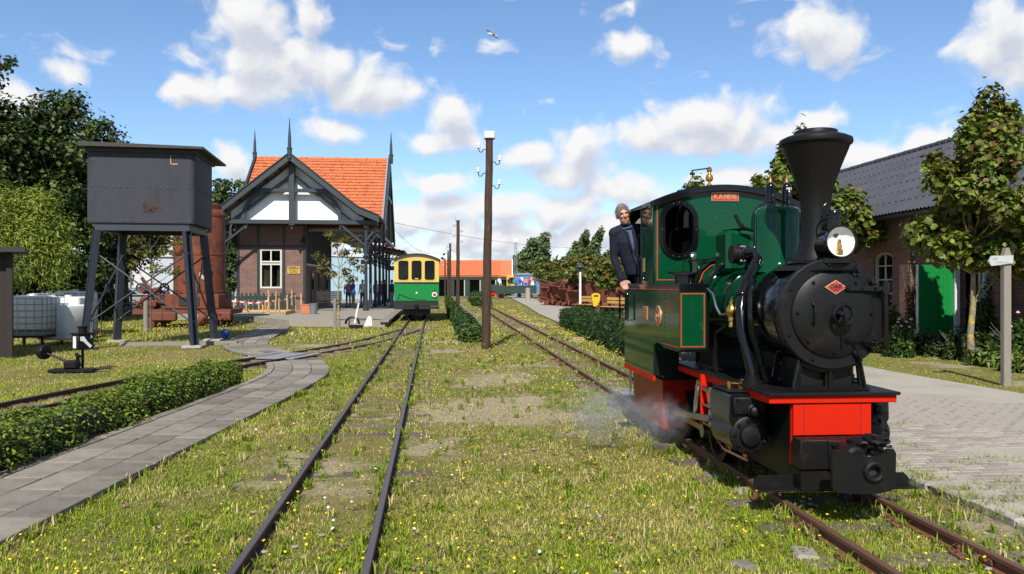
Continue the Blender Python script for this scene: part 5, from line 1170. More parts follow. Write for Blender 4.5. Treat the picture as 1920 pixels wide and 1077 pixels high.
    tp_ = np.minimum.reduce([seg_dist(P, V_['waist'], V_['chest'])-.14]+[seg_dist(P, V_['sh'+s], V_['el'+s])-.055 for s in 'LR']+[seg_dist(P, V_['el'+s], V_['wr'+s])-.04 for s in 'LR']+[seg_dist(P, V_['shL'], V_['shR'])-.09])
    lg = np.minimum.reduce([seg_dist(P, V_['hi'+s], V_['kn'+s])-.08 for s in 'LR']+[seg_dist(P, V_['kn'+s], V_['an'+s])-.05 for s in 'LR'])
    sh_ = np.minimum.reduce([seg_dist(P, V_['an'+s], V_['to'+s])-.045 for s in 'LR'])
    me.polygons.foreach_set('material_index', np.argmin(np.stack([hd, tp_, lg, sh_]), 0).astype(np.int32)); me.polygons.foreach_set('use_smooth', [True]*nP)
    # hair
    hb = MB(); nn = 22; mm = 12; vv = []; rr = random.Random(3)
    for k in range(mm+1):
        th = math.pi*.62*k/mm
        for i in range(nn):
            a = 2*math.pi*i/nn; front = max(0, -math.sin(a)); lim = th*(1-.42*front**2)
            r = 1.02+rr.uniform(-.02, .03)+.015*math.sin(a*9+k)
            vv.append(HR @ Vector((.079*r*math.sin(lim)*math.cos(a), .012+.098*r*math.sin(lim)*math.sin(a), .03+.108*r*math.cos(lim)-(hairlen*max(0, math.sin(a)) if k == mm else 0))))
    hb.add(vv, [(k*nn+i, k*nn+(i+1) % nn, (k+1)*nn+(i+1) % nn, (k+1)*nn+i) for k in range(mm) for i in range(nn)], True); 
    if fine:
        g_ = np.random.default_rng(2)
        for _ in range(900):
            a = g_.uniform(0, 2*math.pi); front = max(0, -math.sin(a)); th = math.pi*.60*g_.uniform(0, 1)**.6*(1-.40*front**2); n_ = Vector((math.sin(th)*math.cos(a), math.sin(th)*math.sin(a), math.cos(th)))
            p = Vector((.079*n_.x, .011+.098*n_.y, .03+.108*n_.z)); d_ = (Vector((n_.x*.5+.25+g_.normal()*.16, n_.y*.5+.1+g_.normal()*.16, -.35+g_.normal()*.14))+n_*.28).normalized(); l_ = g_.uniform(.015, .034); w_ = d_.cross(n_).normalized()*.0035
            hb.add([HR @ (p+w_), HR @ (p-w_), HR @ (p+d_*l_)], [(0, 1, 2)])
    hb.build('hair', hair, o, fix=False)
    if fine:
        for k in (-1, 1):
            e = MB(); p = HR @ Vector((k*.033, -.083, .012)); e.sph(p, (.013, .010, .006), 10, 6); e.build('eye', 'hair_dark', o)
        eb = MB()
        for k in (-1, 1): eb.tube([HR @ Vector((k*.014, -.096, .028)), HR @ Vector((k*.035, -.094, .034)), HR @ Vector((k*.055, -.080, .026))], [.004, .006, .003], 6)
        eb.build('eyebrows', hair, o)
    o.location = loc; o.rotation_euler.z = rz; o.scale = (scale,)*3
    return tag(o, label, 'person', group)
# the driver leans out of the cab
def loco_w(x, y, z): return LO.location+Matrix.Rotation(RZR, 3, 'Z') @ Vector((x, y, z))
fy = 3.18
dr = person('man in a dark navy jacket with grey hair leaning out of the locomotive cab', loco_w(-.64, fy, .862), RZR, 'suit_navy', 'suit_navy', 'hair_grey', voxel=.0085, fine=True,
    J=dict(pel=(-.02, .0, .95), waist=(-.085, -.01, 1.08), chest=(-.14, -.03, 1.31), neck=(-.19, -.045, 1.475), head=(-.235, -.075, 1.61), shL=(-.325, -.03, 1.405), shR=(.04, -.03, 1.44),
           elL=(-.325, .0, 1.12), elR=(.10, .02, 1.15), wrL=(-.245, -.04, .895), wrR=(.14, -.2, 1.08), hiL=(-.0, 0, .90), hiR=(.13, 0, .90), knL=(.06, -.02, .5), knR=(.2, -.02, .5), anL=(.08, .03, .09), anR=(.24, .03, .09), toL=(.07, -.13, .04), toR=(.26, -.13, .04)),
    head_rot=(R(4), R(-14), R(-3)))
# waistcoat front, shirt and watch chain
sh = MB(); base = [Vector((-.19, -.155, 1.42)), Vector((-.145, -.168, 1.20))]
sh.add([(-.215, -.128, 1.43), (-.155, -.128, 1.44), (-.135, -.163, 1.30), (-.125, -.163, 1.17), (-.165, -.165, 1.28), (-.215, -.12, 1.42), (-.155, -.12, 1.43), (-.125, -.15, 1.17)], [(0, 4, 2, 1), (4, 3, 2), (0, 5, 6, 1), (4, 3, 7)]); sh.build('shirt', 'shirt_blue', dr, fix=False)
MB().tube([(-.15, -.158, 1.22), (-.13, -.172, 1.13), (-.10, -.176, 1.09), (-.06, -.17, 1.12), (-.045, -.16, 1.2)], .0045, 6).build('watch_chain', 'steel', dr)
MB().tube([(-.235, -.09, 1.45), (-.2, -.13, 1.40), (-.18, -.155, 1.30), (-.14, -.165, 1.18)], [.014, .018, .016, .008], 8).tube([(-.135, -.10, 1.46), (-.12, -.13, 1.40), (-.115, -.15, 1.30), (-.13, -.165, 1.18)], [.014, .018, .016, .008], 8).build('lapel', 'suit_navy', dr)
cl_ = MB().torus((-.192, -.05, 1.475), .066, .012, (-.25, -.25, 1), n=20, m=8); cl_.build('collar', 'shirt_blue', dr)
# passengers waiting on the platform
grp = 'people waiting under the platform canopy'
spots = [(662, 47, 0, 'cl_blue', 'cl_black', 'person in a blue jacket and dark trousers standing by the near platform column', 2.2, 'hair_dark'),
         (680, 49, .5, 'cl_white', 'cl_jean', 'person in a white top behind the near platform column', -.4, 'hair_grey'),
         (653, 50, .2, 'cl_pink', 'cl_jean', 'person in a pink top at the dark station wall', .3, 'hair_dark'),
         (706, 56, 1.0, 'cl_white', 'cl_grey', 'person in a pale shirt further along the platform', .6, 'hair_grey'),
         (714, 59, -.6, 'cl_red', 'cl_jean', 'person in a red top at the back of the platform', 2.9, 'hair_dark'),
         (722, 52, 0, 'cl_black', 'cl_black', 'person in black beside the coach end on the platform', 1.5, 'hair_dark'),
         (735, 49, 0, 'cl_black', 'cl_grey', 'person in black top and grey trousers nearest the coach corner', -2.0, 'hair_dark')]
for px, D, _, tp_, lg_, lab, rz_, hr_ in spots:
    person(lab, (at(px, 0, D).x, D, .26), rz_, tp_, lg_, hr_, voxel=.03, group=grp)
# ================================================================== COACH
CO = thing('railway_coach', 'yellow and green narrow gauge coach with arched roof standing at the platform', 'coach', (LT(36), 36, 0), RZL)
def rrect(cx, cz, hw, hh, r=.1, n=5):
    out = []
    for (sx, sz, a0) in ((1, 1, 0), (-1, 1, 90), (-1, -1, 180), (1, -1, 270)):
        out += [(cx+sx*(hw-r)+r*math.cos(R(a0+90*k/n)), cz+sz*(hh-r)+r*math.sin(R(a0+90*k/n))) for k in range(n+1)]
    return out
cw = 1.02
arcc = [(cw-2*cw*i/16, 2.86+.24*(1-((cw-2*cw*i/16)/cw)**2)) for i in range(17)]
wins = [rrect(x, 2.36, .235, .45) for x in (-.6, 0, .6)]
ce = MB().prism([(-cw, 1.82), (cw, 1.82)]+arcc, 0, .06, holes=wins).build('end_wall_upper', 'coach_yellow', CO)
for x in (-.6, 0, .6):
    MB().prism(rrect(x, 2.36, .235, .45), .035, .045).build('pane', 'pane_dark', ce)
    MB().prism(rrect(x, 2.36, .262, .478, .12), -.012, -.001, holes=[rrect(x, 2.36, .23, .445)]).build('window_frame', 'coach_yellow', ce)
MB().b2(-.08, .08, -.03, -.01, 1.95, 2.0).build('lamp_iron', 'coach_yellow', ce)
el_ = MB().b2(-cw, cw, 0, .06, .96, 1.74).build('end_wall_lower', 'coach_green', CO)
MB().b2(-cw-.01, cw+.01, -.015, .07, 1.742, 1.818).build('waist_band', 'coach_black', CO)
for sg in (-1, 1):
    MB().b2(sg*cw, sg*(cw-.06), .07, 8, .96, 1.74).build('side_wall_lower', 'coach_green', CO)
    wl = [(y, rrect(y, 2.35, .36, .43)) for y in (.8, 1.75, 2.7, 3.65, 4.6, 5.55, 6.5, 7.3)]
    MB().prism([(.07, 1.82), (8, 1.82), (8, 2.87), (.07, 2.87)], sg*cw, sg*(cw-.05), holes=[w[1] for w in wl], M=Mx).build('side_wall_upper', 'coach_yellow', CO)
    for y, w_ in wl: MB().prism(w_, sg*(cw-.03), sg*(cw-.02), M=Mx).build('pane', 'pane_dark', CO)
MB().b2(-cw, cw, 7.94, 8.0, .97, 2.85).build('far_end_wall', 'coach_green', CO)
ra_ = [(1.08-2.16*i/20, 2.87+.27*(1-((1.08-2.16*i/20)/1.08)**2)) for i in range(21)]
MB().prism(ra_+[(x, z-.05) for x, z in ra_[::-1]], -.12, 8.12).build('roof', 'trim_deep', CO)
MB().b2(-1.0, 1.0, -.02, 8, .72, .94).build('underframe', 'coach_black', CO); MB().b2(-.62, .62, .7, 2.8, .3, .70).build('bogie', 'coach_black', CO); MB().b2(-.62, .62, 5.2, 7.3, .3, .70).build('bogie', 'coach_black', CO)
MB().b2(-1.04, 1.04, -.22, -.02, .58, .70, ch=.01).build('end_step', 'coach_black', CO)
MB().box((0, -.3, .72), (.16, .3, .2), ch=.02).cyl((0, -.3, .72), (0, -.5, .72), .06).build('coupler', 'iron_black', CO)
ll = MB().lathe([(.11, 0), (.12, .06), (.1, .07)], (.82, -.01, 1.24), (0, -1, 0), 18).build('tail_lamp', 'white_paint', CO); MB().lathe([(.075, .071), (.0, .085)], (.82, -.01, 1.24), (0, -1, 0), 16).build('lamp_lens', 'lamp_red', ll)
MB().tube([(.82, -.05, 1.36), (.82, -.06, 1.5)], .02, 6).build('lamp_bracket', 'coach_black', CO)
MB().tube([(-.8, -.03, 1.28), (-.4, -.05, 1.14), (0, -.05, 1.04), (.4, -.05, 1.06)], .012, 6).build('brake_hose', 'coach_black', CO); MB().tube([(-.84, -.05, 1.3), (-.84, -.07, 1.12)], .03, 8).build('hose_end', 'steel', CO)
MB().prism([(0, 1.38), (.05, 1.33), (0, 1.28), (-.05, 1.33)], -.012, -.001).build('emblem', 'porcelain', CO)
for y in (1.2, 2.3, 5.7, 6.8):
    for sg in (-1, 1): MB().lathe([(.26, -.04), (.26, .04), (.29, .05), (.29, .07)], (sg*.36, y, .38), (-sg, 0, 0), 24).build('wheel', 'iron_black', CO)

# ================================================================== WATER TOWER
TA = math.atan(.167)
WT = thing('water_tower', 'grey riveted steel water tank on four splayed dark iron legs', 'water tower', (at(264, 0, 20.8).x, 20.8, 0), TA)
tw_, td = 1.36, 2.3
ol = rrect(0, td/2, tw_, td/2, .14, 5)
tk = MB(); nO = len(ol); vv = [(p[0], p[1], 3.33) for p in ol]+[(p[0], p[1], 5.28) for p in ol]; tk.add(vv, [(i, (i+1) % nO, nO+(i+1) % nO, nO+i) for i in range(nO)]+[tuple(range(nO)), tuple(range(nO, 2*nO))], True)
tko = tk.build('tank', 'tank_grey', WT, sharp=30)
MB().prism([(-1.46, 5.30), (1.62, 5.30), (1.62, 5.36), (-1.46, 5.42)], -.25, 2.9).b2(-1.36, 1.40, -.05, 2.4, 5.2, 5.298).build('roof', 'board_dark', WT)
rv = MB()
for x in np.arange(-1.2, 1.25, .17): rv.sph((x, -.004, 4.28), .02, 6, 4)
for x in np.arange(-1.25, 1.3, .07): rv.sph((x, -.004, 3.38), .015, 6, 4)
for z in np.arange(3.4, 5.2, .055): rv.sph((1.02, -.004, z), .017, 6, 4)
for y in np.arange(.1, 2.2, .17): rv.sph((1.362, y, 4.28), .014, 6, 4)
rv.build('tank_rivets', 'tower_iron', tko)['kind'] = 'stuff'
MB().b2(.74, .76, -.006, -.001, 4.92, 5.15).b2(.76, .93, -.006, -.001, 4.90, 4.925).build('rust_mark', 'sign_yellow', tko)
stn = MB(); ra2 = random.Random(4)
for _ in range(170):
    x = .20+ra2.gauss(0, .13); z = 3.62+abs(ra2.gauss(0, .12)); r = ra2.uniform(.008, .035); stn.lathe([(r, 0), (r*.7, .002)], (x, -.001, z), (0, -1, 0), 6)
stn.build('paint_blister', 'rust_stain', tko)['kind'] = 'stuff'
MB().b2(-1.16, 1.2, .05, .2, 3.13, 3.328).b2(-1.16, 1.2, 2.1, 2.25, 3.13, 3.328).b2(-1.2, -1.05, .21, 2.09, 3.14, 3.327).b2(1.05, 1.2, .21, 2.09, 3.14, 3.327).build('support_frame', 'tower_iron', WT)
LG = {}
for i, sx in enumerate((-1, 1)):
    for k, sy in enumerate((0, 1)):
        top = Vector((sx*1.08, .15+sy*2.0, 3.13)); bot = Vector((sx*1.33, -.05+sy*2.5, .08)); LG[(sx, sy)] = (top, bot)
        d = top-bot; q = d.to_track_quat('Z', 'Y').to_matrix().to_4x4(); b = MB(); Mm = Matrix.Translation((top+bot)/2) @ q
        b.box((0, .0, 0), (.17, .02, d.length), M=Mm).box((-.085, .06, 0), (.02, .14, d.length), M=Mm).box((.085, .06, 0), (.02, .14, d.length), M=Mm)
        b.build('leg', 'tower_iron', WT)
        MB().box((bot.x, bot.y, .035), (.5, .5, .08), ch=.015).build('footing', 'kerb_stone', WT)
def lgp(k, t): return LG[k][1].lerp(LG[k][0], t)
for (a, b_) in (((-1, 0), (1, 0)), ((-1, 1), (1, 1)), ((-1, 0), (-1, 1)), ((1, 0), (1, 1))):
    bb_ = MB(); bb_.cyl(lgp(a, .2), lgp(b_, .8), .022, n=8); bb_.cyl(lgp(a, .8), lgp(b_, .2), .022, n=8); m = (lgp(a, .5)+lgp(b_, .5))/2
    nrm = (lgp(b_, .5)-lgp(a, .5)).cross(Vector((0, 0, 1))); bb_.torus(m, .12, .025, nrm, n=18, m=6); bb_.build('cross_brace', 'tower_iron', WT)
gus = MB()
for k in LG:
    for t in (.2, .8):
        p = lgp(k, t)
        for dx in (-.05, .0, .05): gus.sph((p.x+dx, p.y-.015, p.z+.02*abs(dx)*20), .022, 6, 4)
gus.build('brace_bolts', 'screw', WT)

# ================================================================== RUSTY BOILER ON A WAGON
RB = thing('vertical_boiler', 'tall rust red vertical boiler standing on an old rusty wagon behind the water tower', 'boiler', (at(374, 0, 32.5).x, 32.5, 0), .1)
sh_ = MB().lathe([(1.0, 1.3), (1.0, 4.55), (.97, 4.7), (.90, 4.78), (.86, 4.80), (.86, 5.0), (.8, 5.05), (.0, 5.06)], n=48).build('shell', 'rust', RB)
fl = MB()
for z in (1.35, 2.9, 4.5): fl.lathe([(1.0, z), (1.02, z+.005), (1.02, z+.07), (1.0, z+.075)], n=48, caps=False)
fl.build('seam_band', 'rust', sh_)
fr = MB()
for (a, z, r) in ((-72, 4.1, .34), (-125, 3.2, .3), (-100, 2.0, .28), (-60, 2.25, .22)):
    d = Vector((math.cos(R(a)), math.sin(R(a)), 0)); p = d*.98+Vector((0, 0, z)); fr.lathe([(r, 0), (r, .06), (r*.8, .065), (r*.78, .1), (r*.4, .11), (0, .11)], p, d, 20)
    q = d.to_track_quat('Z', 'Y').to_matrix()
    for k in range(14): pp = p+q @ Vector((r*.9*math.cos(2*math.pi*k/14), r*.9*math.sin(2*math.pi*k/14), .06)); fr.sph(pp, .025, 6, 4)
fr.build('manhole', 'rust', sh_)
ri = MB()
for z in (1.45, 2.98, 4.6):
    for k in range(60): a = 2*math.pi*k/60; ri.sph((1.012*math.cos(a), 1.012*math.sin(a), z), .02, 6, 4)
ri.build('shell_rivets', 'rust', sh_)['kind'] = 'stuff'
MB().lathe([(.2, 0), (.2, .03), (.13, .04), (.13, .05)], (.45, -.9, 2.1), (.3, -1, 0), 16).build('gauge', 'cream', sh_)
MB().b2(-1.05, 1.05, -1.05, 1.05, .72, 1.32, ch=.03).build('firebox', 'rust', RB)
MB().b2(-.5, .3, -1.08, -1.051, .85, 1.2).build('fire_door', 'ink', RB)
wb = MB().b2(-2.3, 1.5, -1.0, -.8, .52, .72).b2(-2.3, 1.5, .8, 1.0, .52, .72).b2(-2.3, -2.1, -.79, .79, .5, .7).b2(1.3, 1.5, -.79, .79, .5, .7).build('wagon_frame', 'rust_dark', RB)
MB().b2(-2.25, -1.06, -.79, .79, .70, .74).build('deck', 'brown_wood', RB)
for x in (-1.6, .9):
    for y in (-.75, .75): MB().lathe([(.27, -.1), (.27, .1), (.2, .11), (.1, .14), (0, .14)], (x, y, .28), (0, -1, 0), 22).build('wheel', 'rust', RB)
for sx in (-1.4, -.9, 1.2): MB().box((sx+.1, -1.15, .42), (.5, .25, .35), ch=.05).build('axle_box', 'rust_dark', RB)
pm = MB()
for k in range(14): 
    c = Vector((-1.75+ra2.uniform(-.45, .4), -.6+ra2.uniform(-.4, .5), .8+ra2.uniform(0, .75)))
    if k % 3 == 0: pm.lathe([(.22, 0), (.22, .06), (.1, .08), (.1, .2)], c, (ra2.uniform(-1, 1), -1, ra2.uniform(-.5, .5)), 14)
    elif k % 3 == 1: pm.cyl(c, c+Vector((ra2.uniform(-.4, .4), ra2.uniform(-.3, .3), ra2.uniform(-.2, .5))), .07, n=10)
    else: pm.box(c, (.3, .25, .22), ch=.03, rz=ra2.uniform(0, 2))
pm.build('pump_parts', 'rust_dark', RB)
hw_ = MB().torus((-1.2, -.9, 1.3), .32, .03, (.2, 1, 0), n=20, m=6); [hw_.cyl((-1.2, -.9, 1.3), (-1.2+.3*math.cos(a), -.9, 1.3+.3*math.sin(a)), .018, n=6) for a in (0, 1.05, 2.1, 3.14, 4.2, 5.2)]; hw_.build('flywheel', 'rust_dark', RB)
RW = thing('rail_roller', 'rusty perforated iron roller lying on the grass beside the formwork', 'roller', (at(415, 0, 33).x, 31.6, .0))
MB().lathe([(.24, -.34), (.31, -.28), (.32, 0), (.31, .28), (.24, .34)], (0, 0, .32), (1, .15, 0), 24).build('drum', 'rust', RW)
hl = MB(); [hl.lathe([(.035, 0), (0, .002)], (-.1+.1*(k % 3), -.322*math.cos((k//3-1)*.5)-.002, .32+.32*math.sin((k//3-1)*.5)), (0, -1, (k//3-1)*.5), 8) for k in range(9)]; hl.build('hole', 'ink', RW)

# ================================================================== TELEGRAPH POLES
def tpole(D, h, label, first=False):
    t = thing('telegraph_pole', label, 'pole', (-.69-.097*(D-20.6), D, 0), random.uniform(-.3, .3) if not first else 0, 'wooden telegraph poles in a row')
    n = 14; pts = [(.006*math.sin(i*1.7)+(.10 if first else .02)*i/n, .006*math.cos(i*2.1), -.1+(h-.05)*i/n) for i in range(n+1)]
    MB().tube(pts, [.125-.03*i/n for i in range(n+1)], 14).build('shaft', 'pole_wood', t); tx = .10 if first else .02
    MB().b2(tx-.14, tx+.14, -.14, .14, h-.15, h+.04, ch=.01).build('cap', 'tin', t)
    for k, (sx, z) in enumerate(((-1, h-.42), (1, h-.75), (-1, h-1.05), (1, h-1.38))):
        c = tx*(z/h)
        hk = MB().tube([(c+sx*.08, 0, z), (c+sx*.15, 0, z), (c+sx*.19, 0, z-.07), (c+sx*.24, 0, z-.08), (c+sx*.275, 0, z-.03), (c+sx*.28, 0, z+.06)], .012, 8).build('hook', 'iron_black', t)
        MB().lathe([(.035, 0), (.05, .01), (.05, .05), (.03, .06), (.045, .075), (.045, .10), (.02, .13), (0, .135)], (c+sx*.28, 0, z+.03), n=14).build('insulator', 'porcelain', hk)
tpole(20.6, 5.67, 'tall dark brown telegraph pole between the two tracks, nearest of the row', True)
tpole(47, 5.7, 'second telegraph pole of the row, rising from the hedge')
tpole(73, 5.7, 'third telegraph pole of the row, seen before the orange shed roof')
tpole(86, 5.6, 'fourth telegraph pole of the row, close beside the third'); tpole(114, 5.6, 'fifth and farthest telegraph pole of the row, beside the coach')

# ================================================================== BRICK BARN
BA = thing('brick_barn', 'long dark brick barn with grey corrugated roof and a green door', 'barn', (RT(20), 20, 0), RZR)
wx = 10.7; y0b, y1b = -8.9, 16.3; yd = .05
def archw(yc, z0, hw, hh):
    return [(yc-hw, z0), (yc+hw, z0)]+[(yc+hw*math.cos(R(a)), z0+hh-.18+.18*math.sin(R(a))) for a in range(0, 181, 20)]
aw = [archw(y, .95, .52, 1.75) for y in (-3.6, 3.6, 8.0, 12.2)]
dh = [(yd-.95, .02), (yd+.05, .02), (yd+.05, 2.24), (yd-.95, 2.24)]
MB().prism([(y0b, -.05), (y1b, -.05), (y1b, 3.86), (y0b, 3.86)], wx, wx+.3, holes=aw+[dh], M=Mx).build('front_wall', 'brick_barn', BA)
MB().prism([(wx+.3, -.05), (wx+9.2, -.05), (wx+9.2, 3.8), (wx+4.6, 6.7), (wx+.3, 3.8)], y1b-.3, y1b).build('gable_wall', 'brick_barn', BA)
MB().b2(wx+8.9, wx+9.2, y0b, y1b-.31, -.05, 3.8).build('rear_wall', 'brick_barn', BA)
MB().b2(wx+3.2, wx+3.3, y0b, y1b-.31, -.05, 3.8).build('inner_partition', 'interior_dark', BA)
for y in (-6.0, -1.75, 2.2, 5.9, 10.1, 14.2): MB().b2(wx-.13, wx-.002, y-.28, y+.28, -.05, 3.75).build('pilaster', 'brick_barn', BA)
for y in (-3.6, 3.6, 8.0, 12.2):
    f = MB().prism(archw(y, .95, .52, 1.75), wx+.06, wx+.14, holes=[archw(y, 1.02, .45, 1.62)], M=Mx)
    f.b2(wx+.08, wx+.12, y-.025, y+.025, 1.02, 2.62)
    for z in (1.42, 1.85, 2.28): f.b2(wx+.082, wx+.118, y-.45, y+.45, z-.018, z+.018)
    fo = f.build('window', 'cream', BA); MB().prism(archw(y, 1.0, .47, 1.66), wx+.15, wx+.155, M=Mx).build('pane', 'pane_dark', fo)
    MB().b2(wx-.05, wx+.06, y-.6, y+.6, .87, .945).build('sill', 'kerb_stone', fo)
# door leaf, hinged open towards the camera side, flat in front of the wall
dl = MB().b2(wx-1.02, wx-.04, yd+.06, yd+.11, .08, 2.22, ch=.006).build('door', 'door_green', BA)
bd = MB(); [bd.b2(wx-.93+i*.12, wx-.927+i*.12, yd+.057, yd+.0595, .12, 2.18) for i in range(7)]; bd.build('door_groove', 'dark_green', dl)
MB().b2(wx-1.05, wx-1.021, yd+.055, yd+.115, .07, 2.23).build('door_edge', 'white_paint', BA); MB().b2(wx-.035, wx+.1, yd+.0, yd+.06, .05, 2.26).build('door_post', 'white_paint', BA); MB().b2(wx-.05, wx+.1, yd-1.0, yd-.93, .05, 2.26).build('door_post', 'cream', BA)
MB().cyl((wx-.2, yd-1.4, .1), (wx-.2, yd-1.4, 3.6), .06, n=10).build('down_pipe', 'hall_blue', BA)
MB().tube([(wx-.33, y0b, 3.72), (wx-.33, y1b, 3.72)], .06, 8).build('gutter', 'trim_dark', BA)
MB().b2(wx-.25, wx, y0b, y1b+.2, 3.76, 3.80).build('eave_board', 'brown_wood', BA)
# corrugated sheets, seven courses
ridge = (wx+4.6, 6.87); eave = (wx-.42, 3.80); sl = Vector((ridge[0]-eave[0], 0, ridge[1]-eave[1])); SLN = sl.length; sl.normalize(); nn = Vector((-sl.z, 0, sl.x))
NR = 7; cl_len = SLN/NR; SW = 1.05
def sheet_mesh():
    nw = 6; k = 6; V = []; F = []
    for j in range(2):
        for i in range(nw*k+1):
            u = SW*i/(nw*k); h = .026*math.sin(2*math.pi*i/k)
            p = sl*((cl_len+.05)*j)+Vector((0, u, 0))+nn*(h+.03-.028*j); V.append(p)
    w = nw*k+1; F = [(i, i+1, w+i+1, w+i) for i in range(w-1)]
    b = MB().add(V, F, True); o = b.build('roof_sheet', 'corrugated', fix=False); sc = MB()
    me = o.data; bpy.data.objects.remove(o); return me
sm_ = sheet_mesh()
scw = MB()
for y in np.arange(0, SW, SW/6*2): 
    p = sl*(cl_len*.90)+Vector((0, y+.26*SW/6, 0))+nn*.052; scw.sph(p, .014, 6, 4)
so = scw.build('t', 'screw'); scm = so.data; bpy.data.objects.remove(so)
rowsn = int((y1b+.4-y0b)/SW)+1
for r_ in range(NR):
    base = Vector((eave[0], 0, eave[1]))+sl*(cl_len*r_)
    for c_ in range(rowsn):
        o = link('roof_sheet', sm_, BA); o.location = base+Vector((0, y0b+c_*SW, random.uniform(-.004, .004)))
        s_ = link('roof_screws', scm, o)
rdg = MB(); [rdg.cyl((ridge[0]+.03, y0b+i*1.05, ridge[1]+.03), (ridge[0]+.03, y0b+i*1.05+1.08, ridge[1]+.04), .12, .125, n=10) for i in range(rowsn)]; rdg.build('ridge_cap', 'corrugated', BA)
MB().prism([(ridge[0], ridge[1]), (ridge[0]+4.9, 3.75), (ridge[0]+4.9, 3.65), (ridge[0], ridge[1]-.1)], y0b, y1b+.3).build('rear_roof', 'corrugated', BA)
MB().prism([(ridge[0]-.02, ridge[1]-.12), (eave[0]+.05, eave[1]-.02), (eave[0]+.05, eave[1]-.06), (ridge[0]-.02, ridge[1]-.18)], y0b, y1b+.28).build('roof_boarding', 'brown_wood', BA)

# ================================================================== SIGN POST
SP = thing('finger_post', 'weathered wooden finger post with pale arrow board beside the maple', 'signpost', (at(1886, 0, 13.2).x, 13.2, 0), R(4))
MB().b2(-.065, .065, -.05, .05, -.05, 2.18, ch=.008).prism([(-.065, 2.181), (.065, 2.181), (.025, 2.31), (-.025, 2.31)], -.045, .045).build('post', 'grey_wood', SP)
bo = MB().prism([(-.36, 2.08), (-.31, 2.17), (.07, 2.18), (.07, 2.05), (-.31, 2.0)], -.085, -.055).build('arrow_board', 'tin', SP)
sc_ = MB(); rq = random.Random(9)
for (x0, x1, z) in ((-.29, -.2, 2.135), (-.24, -.02, 2.06), (-.29, -.22, 2.11)):
    x = x0
    while x < x1: sc_.b2(x, x+rq.uniform(.006, .012), -.0865, -.085, z-.014, z+rq.uniform(.004, .014)); x += .018
sc_.build('faint_lettering', 'wagon_grey', bo)

# ================================================================== LEFT EDGE : shed, tanks, points lantern
SH = thing('plank_shed', 'dark brown plank shed at the left edge of the picture', 'shed', (-11.55, 18.2, 0), R(30))
for i in range(9): MB().b2(-2.0+i*.205, -2.0+i*.205+.195, 0, .03, .02, 2.42).build('plank', 'shed_wood', SH) if i not in (7,) else MB().b2(-2.0+i*.205, -2.0+i*.205+.195, .5, .53, .02, 2.42).build('plank', 'shed_wood', SH)
for i in range(12): MB().b2(-.155, -.125, .04+i*.205, .235+i*.205, .02, 2.45).build('plank', 'shed_wood', SH)
MB().b2(-.16, -.04, -.06, .0, 0, 2.45).build('corner_post', 'shed_wood', SH)
MB().b2(-2.2, .22, -.35, 2.7, 2.47, 2.53).b2(-2.2, .22, -.37, -.351, 2.44, 2.56).build('roof', 'board_dark', SH)
def ibc(x, y, z, rz, label, cage=True, h=1.0, tilt=0):
    t = thing('water_container', label, 'container', (x, y, z), rz, 'white plastic water containers behind the shed')
    b = MB(); ol = rrect(0, 0, .5, .58, .13, 4); n = len(ol); vv = []
    for (s, zz) in ((.9, .14), (1, .2), (1, h), (.93, h+.09), (.7, h+.12)):
        vv += [(p[0]*s+tilt*zz, p[1]*s, zz) for p in ol]
    b.add(vv, [(k*n+i, k*n+(i+1) % n, (k+1)*n+(i+1) % n, (k+1)*n+i) for k in range(4) for i in range(n)]+[tuple(range(n)), tuple(range(4*n, 5*n))], True); b.build('bottle', 'ibc_white', t, sharp=50)
    MB().lathe([(.09, 0), (.1, .05), (0, .06)], (0, 0, h+.12), n=14).build('lid', 'ibc_white', t)
    if cage:
        c = MB()
        for k in range(6): zz = .16+k*(h-.1)/5; c.tube([(sx*.54, sy*.62, zz) for sx, sy in ((-1, -1), (1, -1), (1, 1), (-1, 1), (-1, -1))], .011, 6)
        for k in range(6):
            xx = -.54+k*.216
            for yy in (-.62, .62): c.cyl((xx, yy, .05), (xx, yy, h+.08), .011, n=6)
        for k in range(1, 5):
            for xx in (-.54, .54): c.cyl((xx, -.62+k*.25, .05), (xx, -.62+k*.25, h+.08), .011, n=6)
        c.build('cage', 'ibc_cage', t); MB().b2(-.52, .52, -.6, .6, 0, .12, ch=.01).build('pallet', 'grey_wood', t)
X0 = lambda p, d: (p-960)/1470*d
ibc(X0(62, 21.6), 21.6, .32, .1, 'caged white water container on a dark stand, leftmost beside the shed', True, .95)
lw = thing('container_stand', 'dark mesh stand under the leftmost caged container', 'stand', (X0(62, 21.6), 21.6, 0), .1); st = MB()
for sx in (-.5, .5):
    for sy in (-.55, .55): st.b2(sx-.03, sx+.03, sy-.03, sy+.03, 0, .31)
st.b2(-.55, .55, -.6, .6, .26, .31); st.build('frame', 'iron_black', lw)
ibc(X0(122, 22.4), 22.4, 0, -.15, 'stained white plastic tank without cage, nearest to the tower leg', False, 1.0)
ibc(X0(128, 24.4), 24.4, .05, .2, 'white container with crumpled cover between the other tanks', False, 1.15)
ibc(X0(142, 26.6), 26.6, 0, .0, 'caged white container standing farthest back of the tanks', True, 1.35); ibc(X0(92, 25.8), 25.8, 0, .1, 'white container in the back row behind the caged one', True, 1.3)
PL = thing('points_lantern', 'black points lantern with white arrow panels and number 5 on an iron post', 'lantern', (at(155, 0, 15.4).x, 15.4, 0), R(-38))
MB().cyl((0, 0, 0), (0, 0, .42), .025, n=10).build('post', 'iron_black', PL)
bx_ = MB().b2(-.15, .15, -.15, .15, .42, .72, ch=.008).b2(-.17, .17, -.17, .17, .722, .745, ch=.005).lathe([(.08, 0), (.08, .1), (.1, .11), (.1, .13)], (0, 0, .746), n=16).build('lamp_box', 'iron_black', PL)
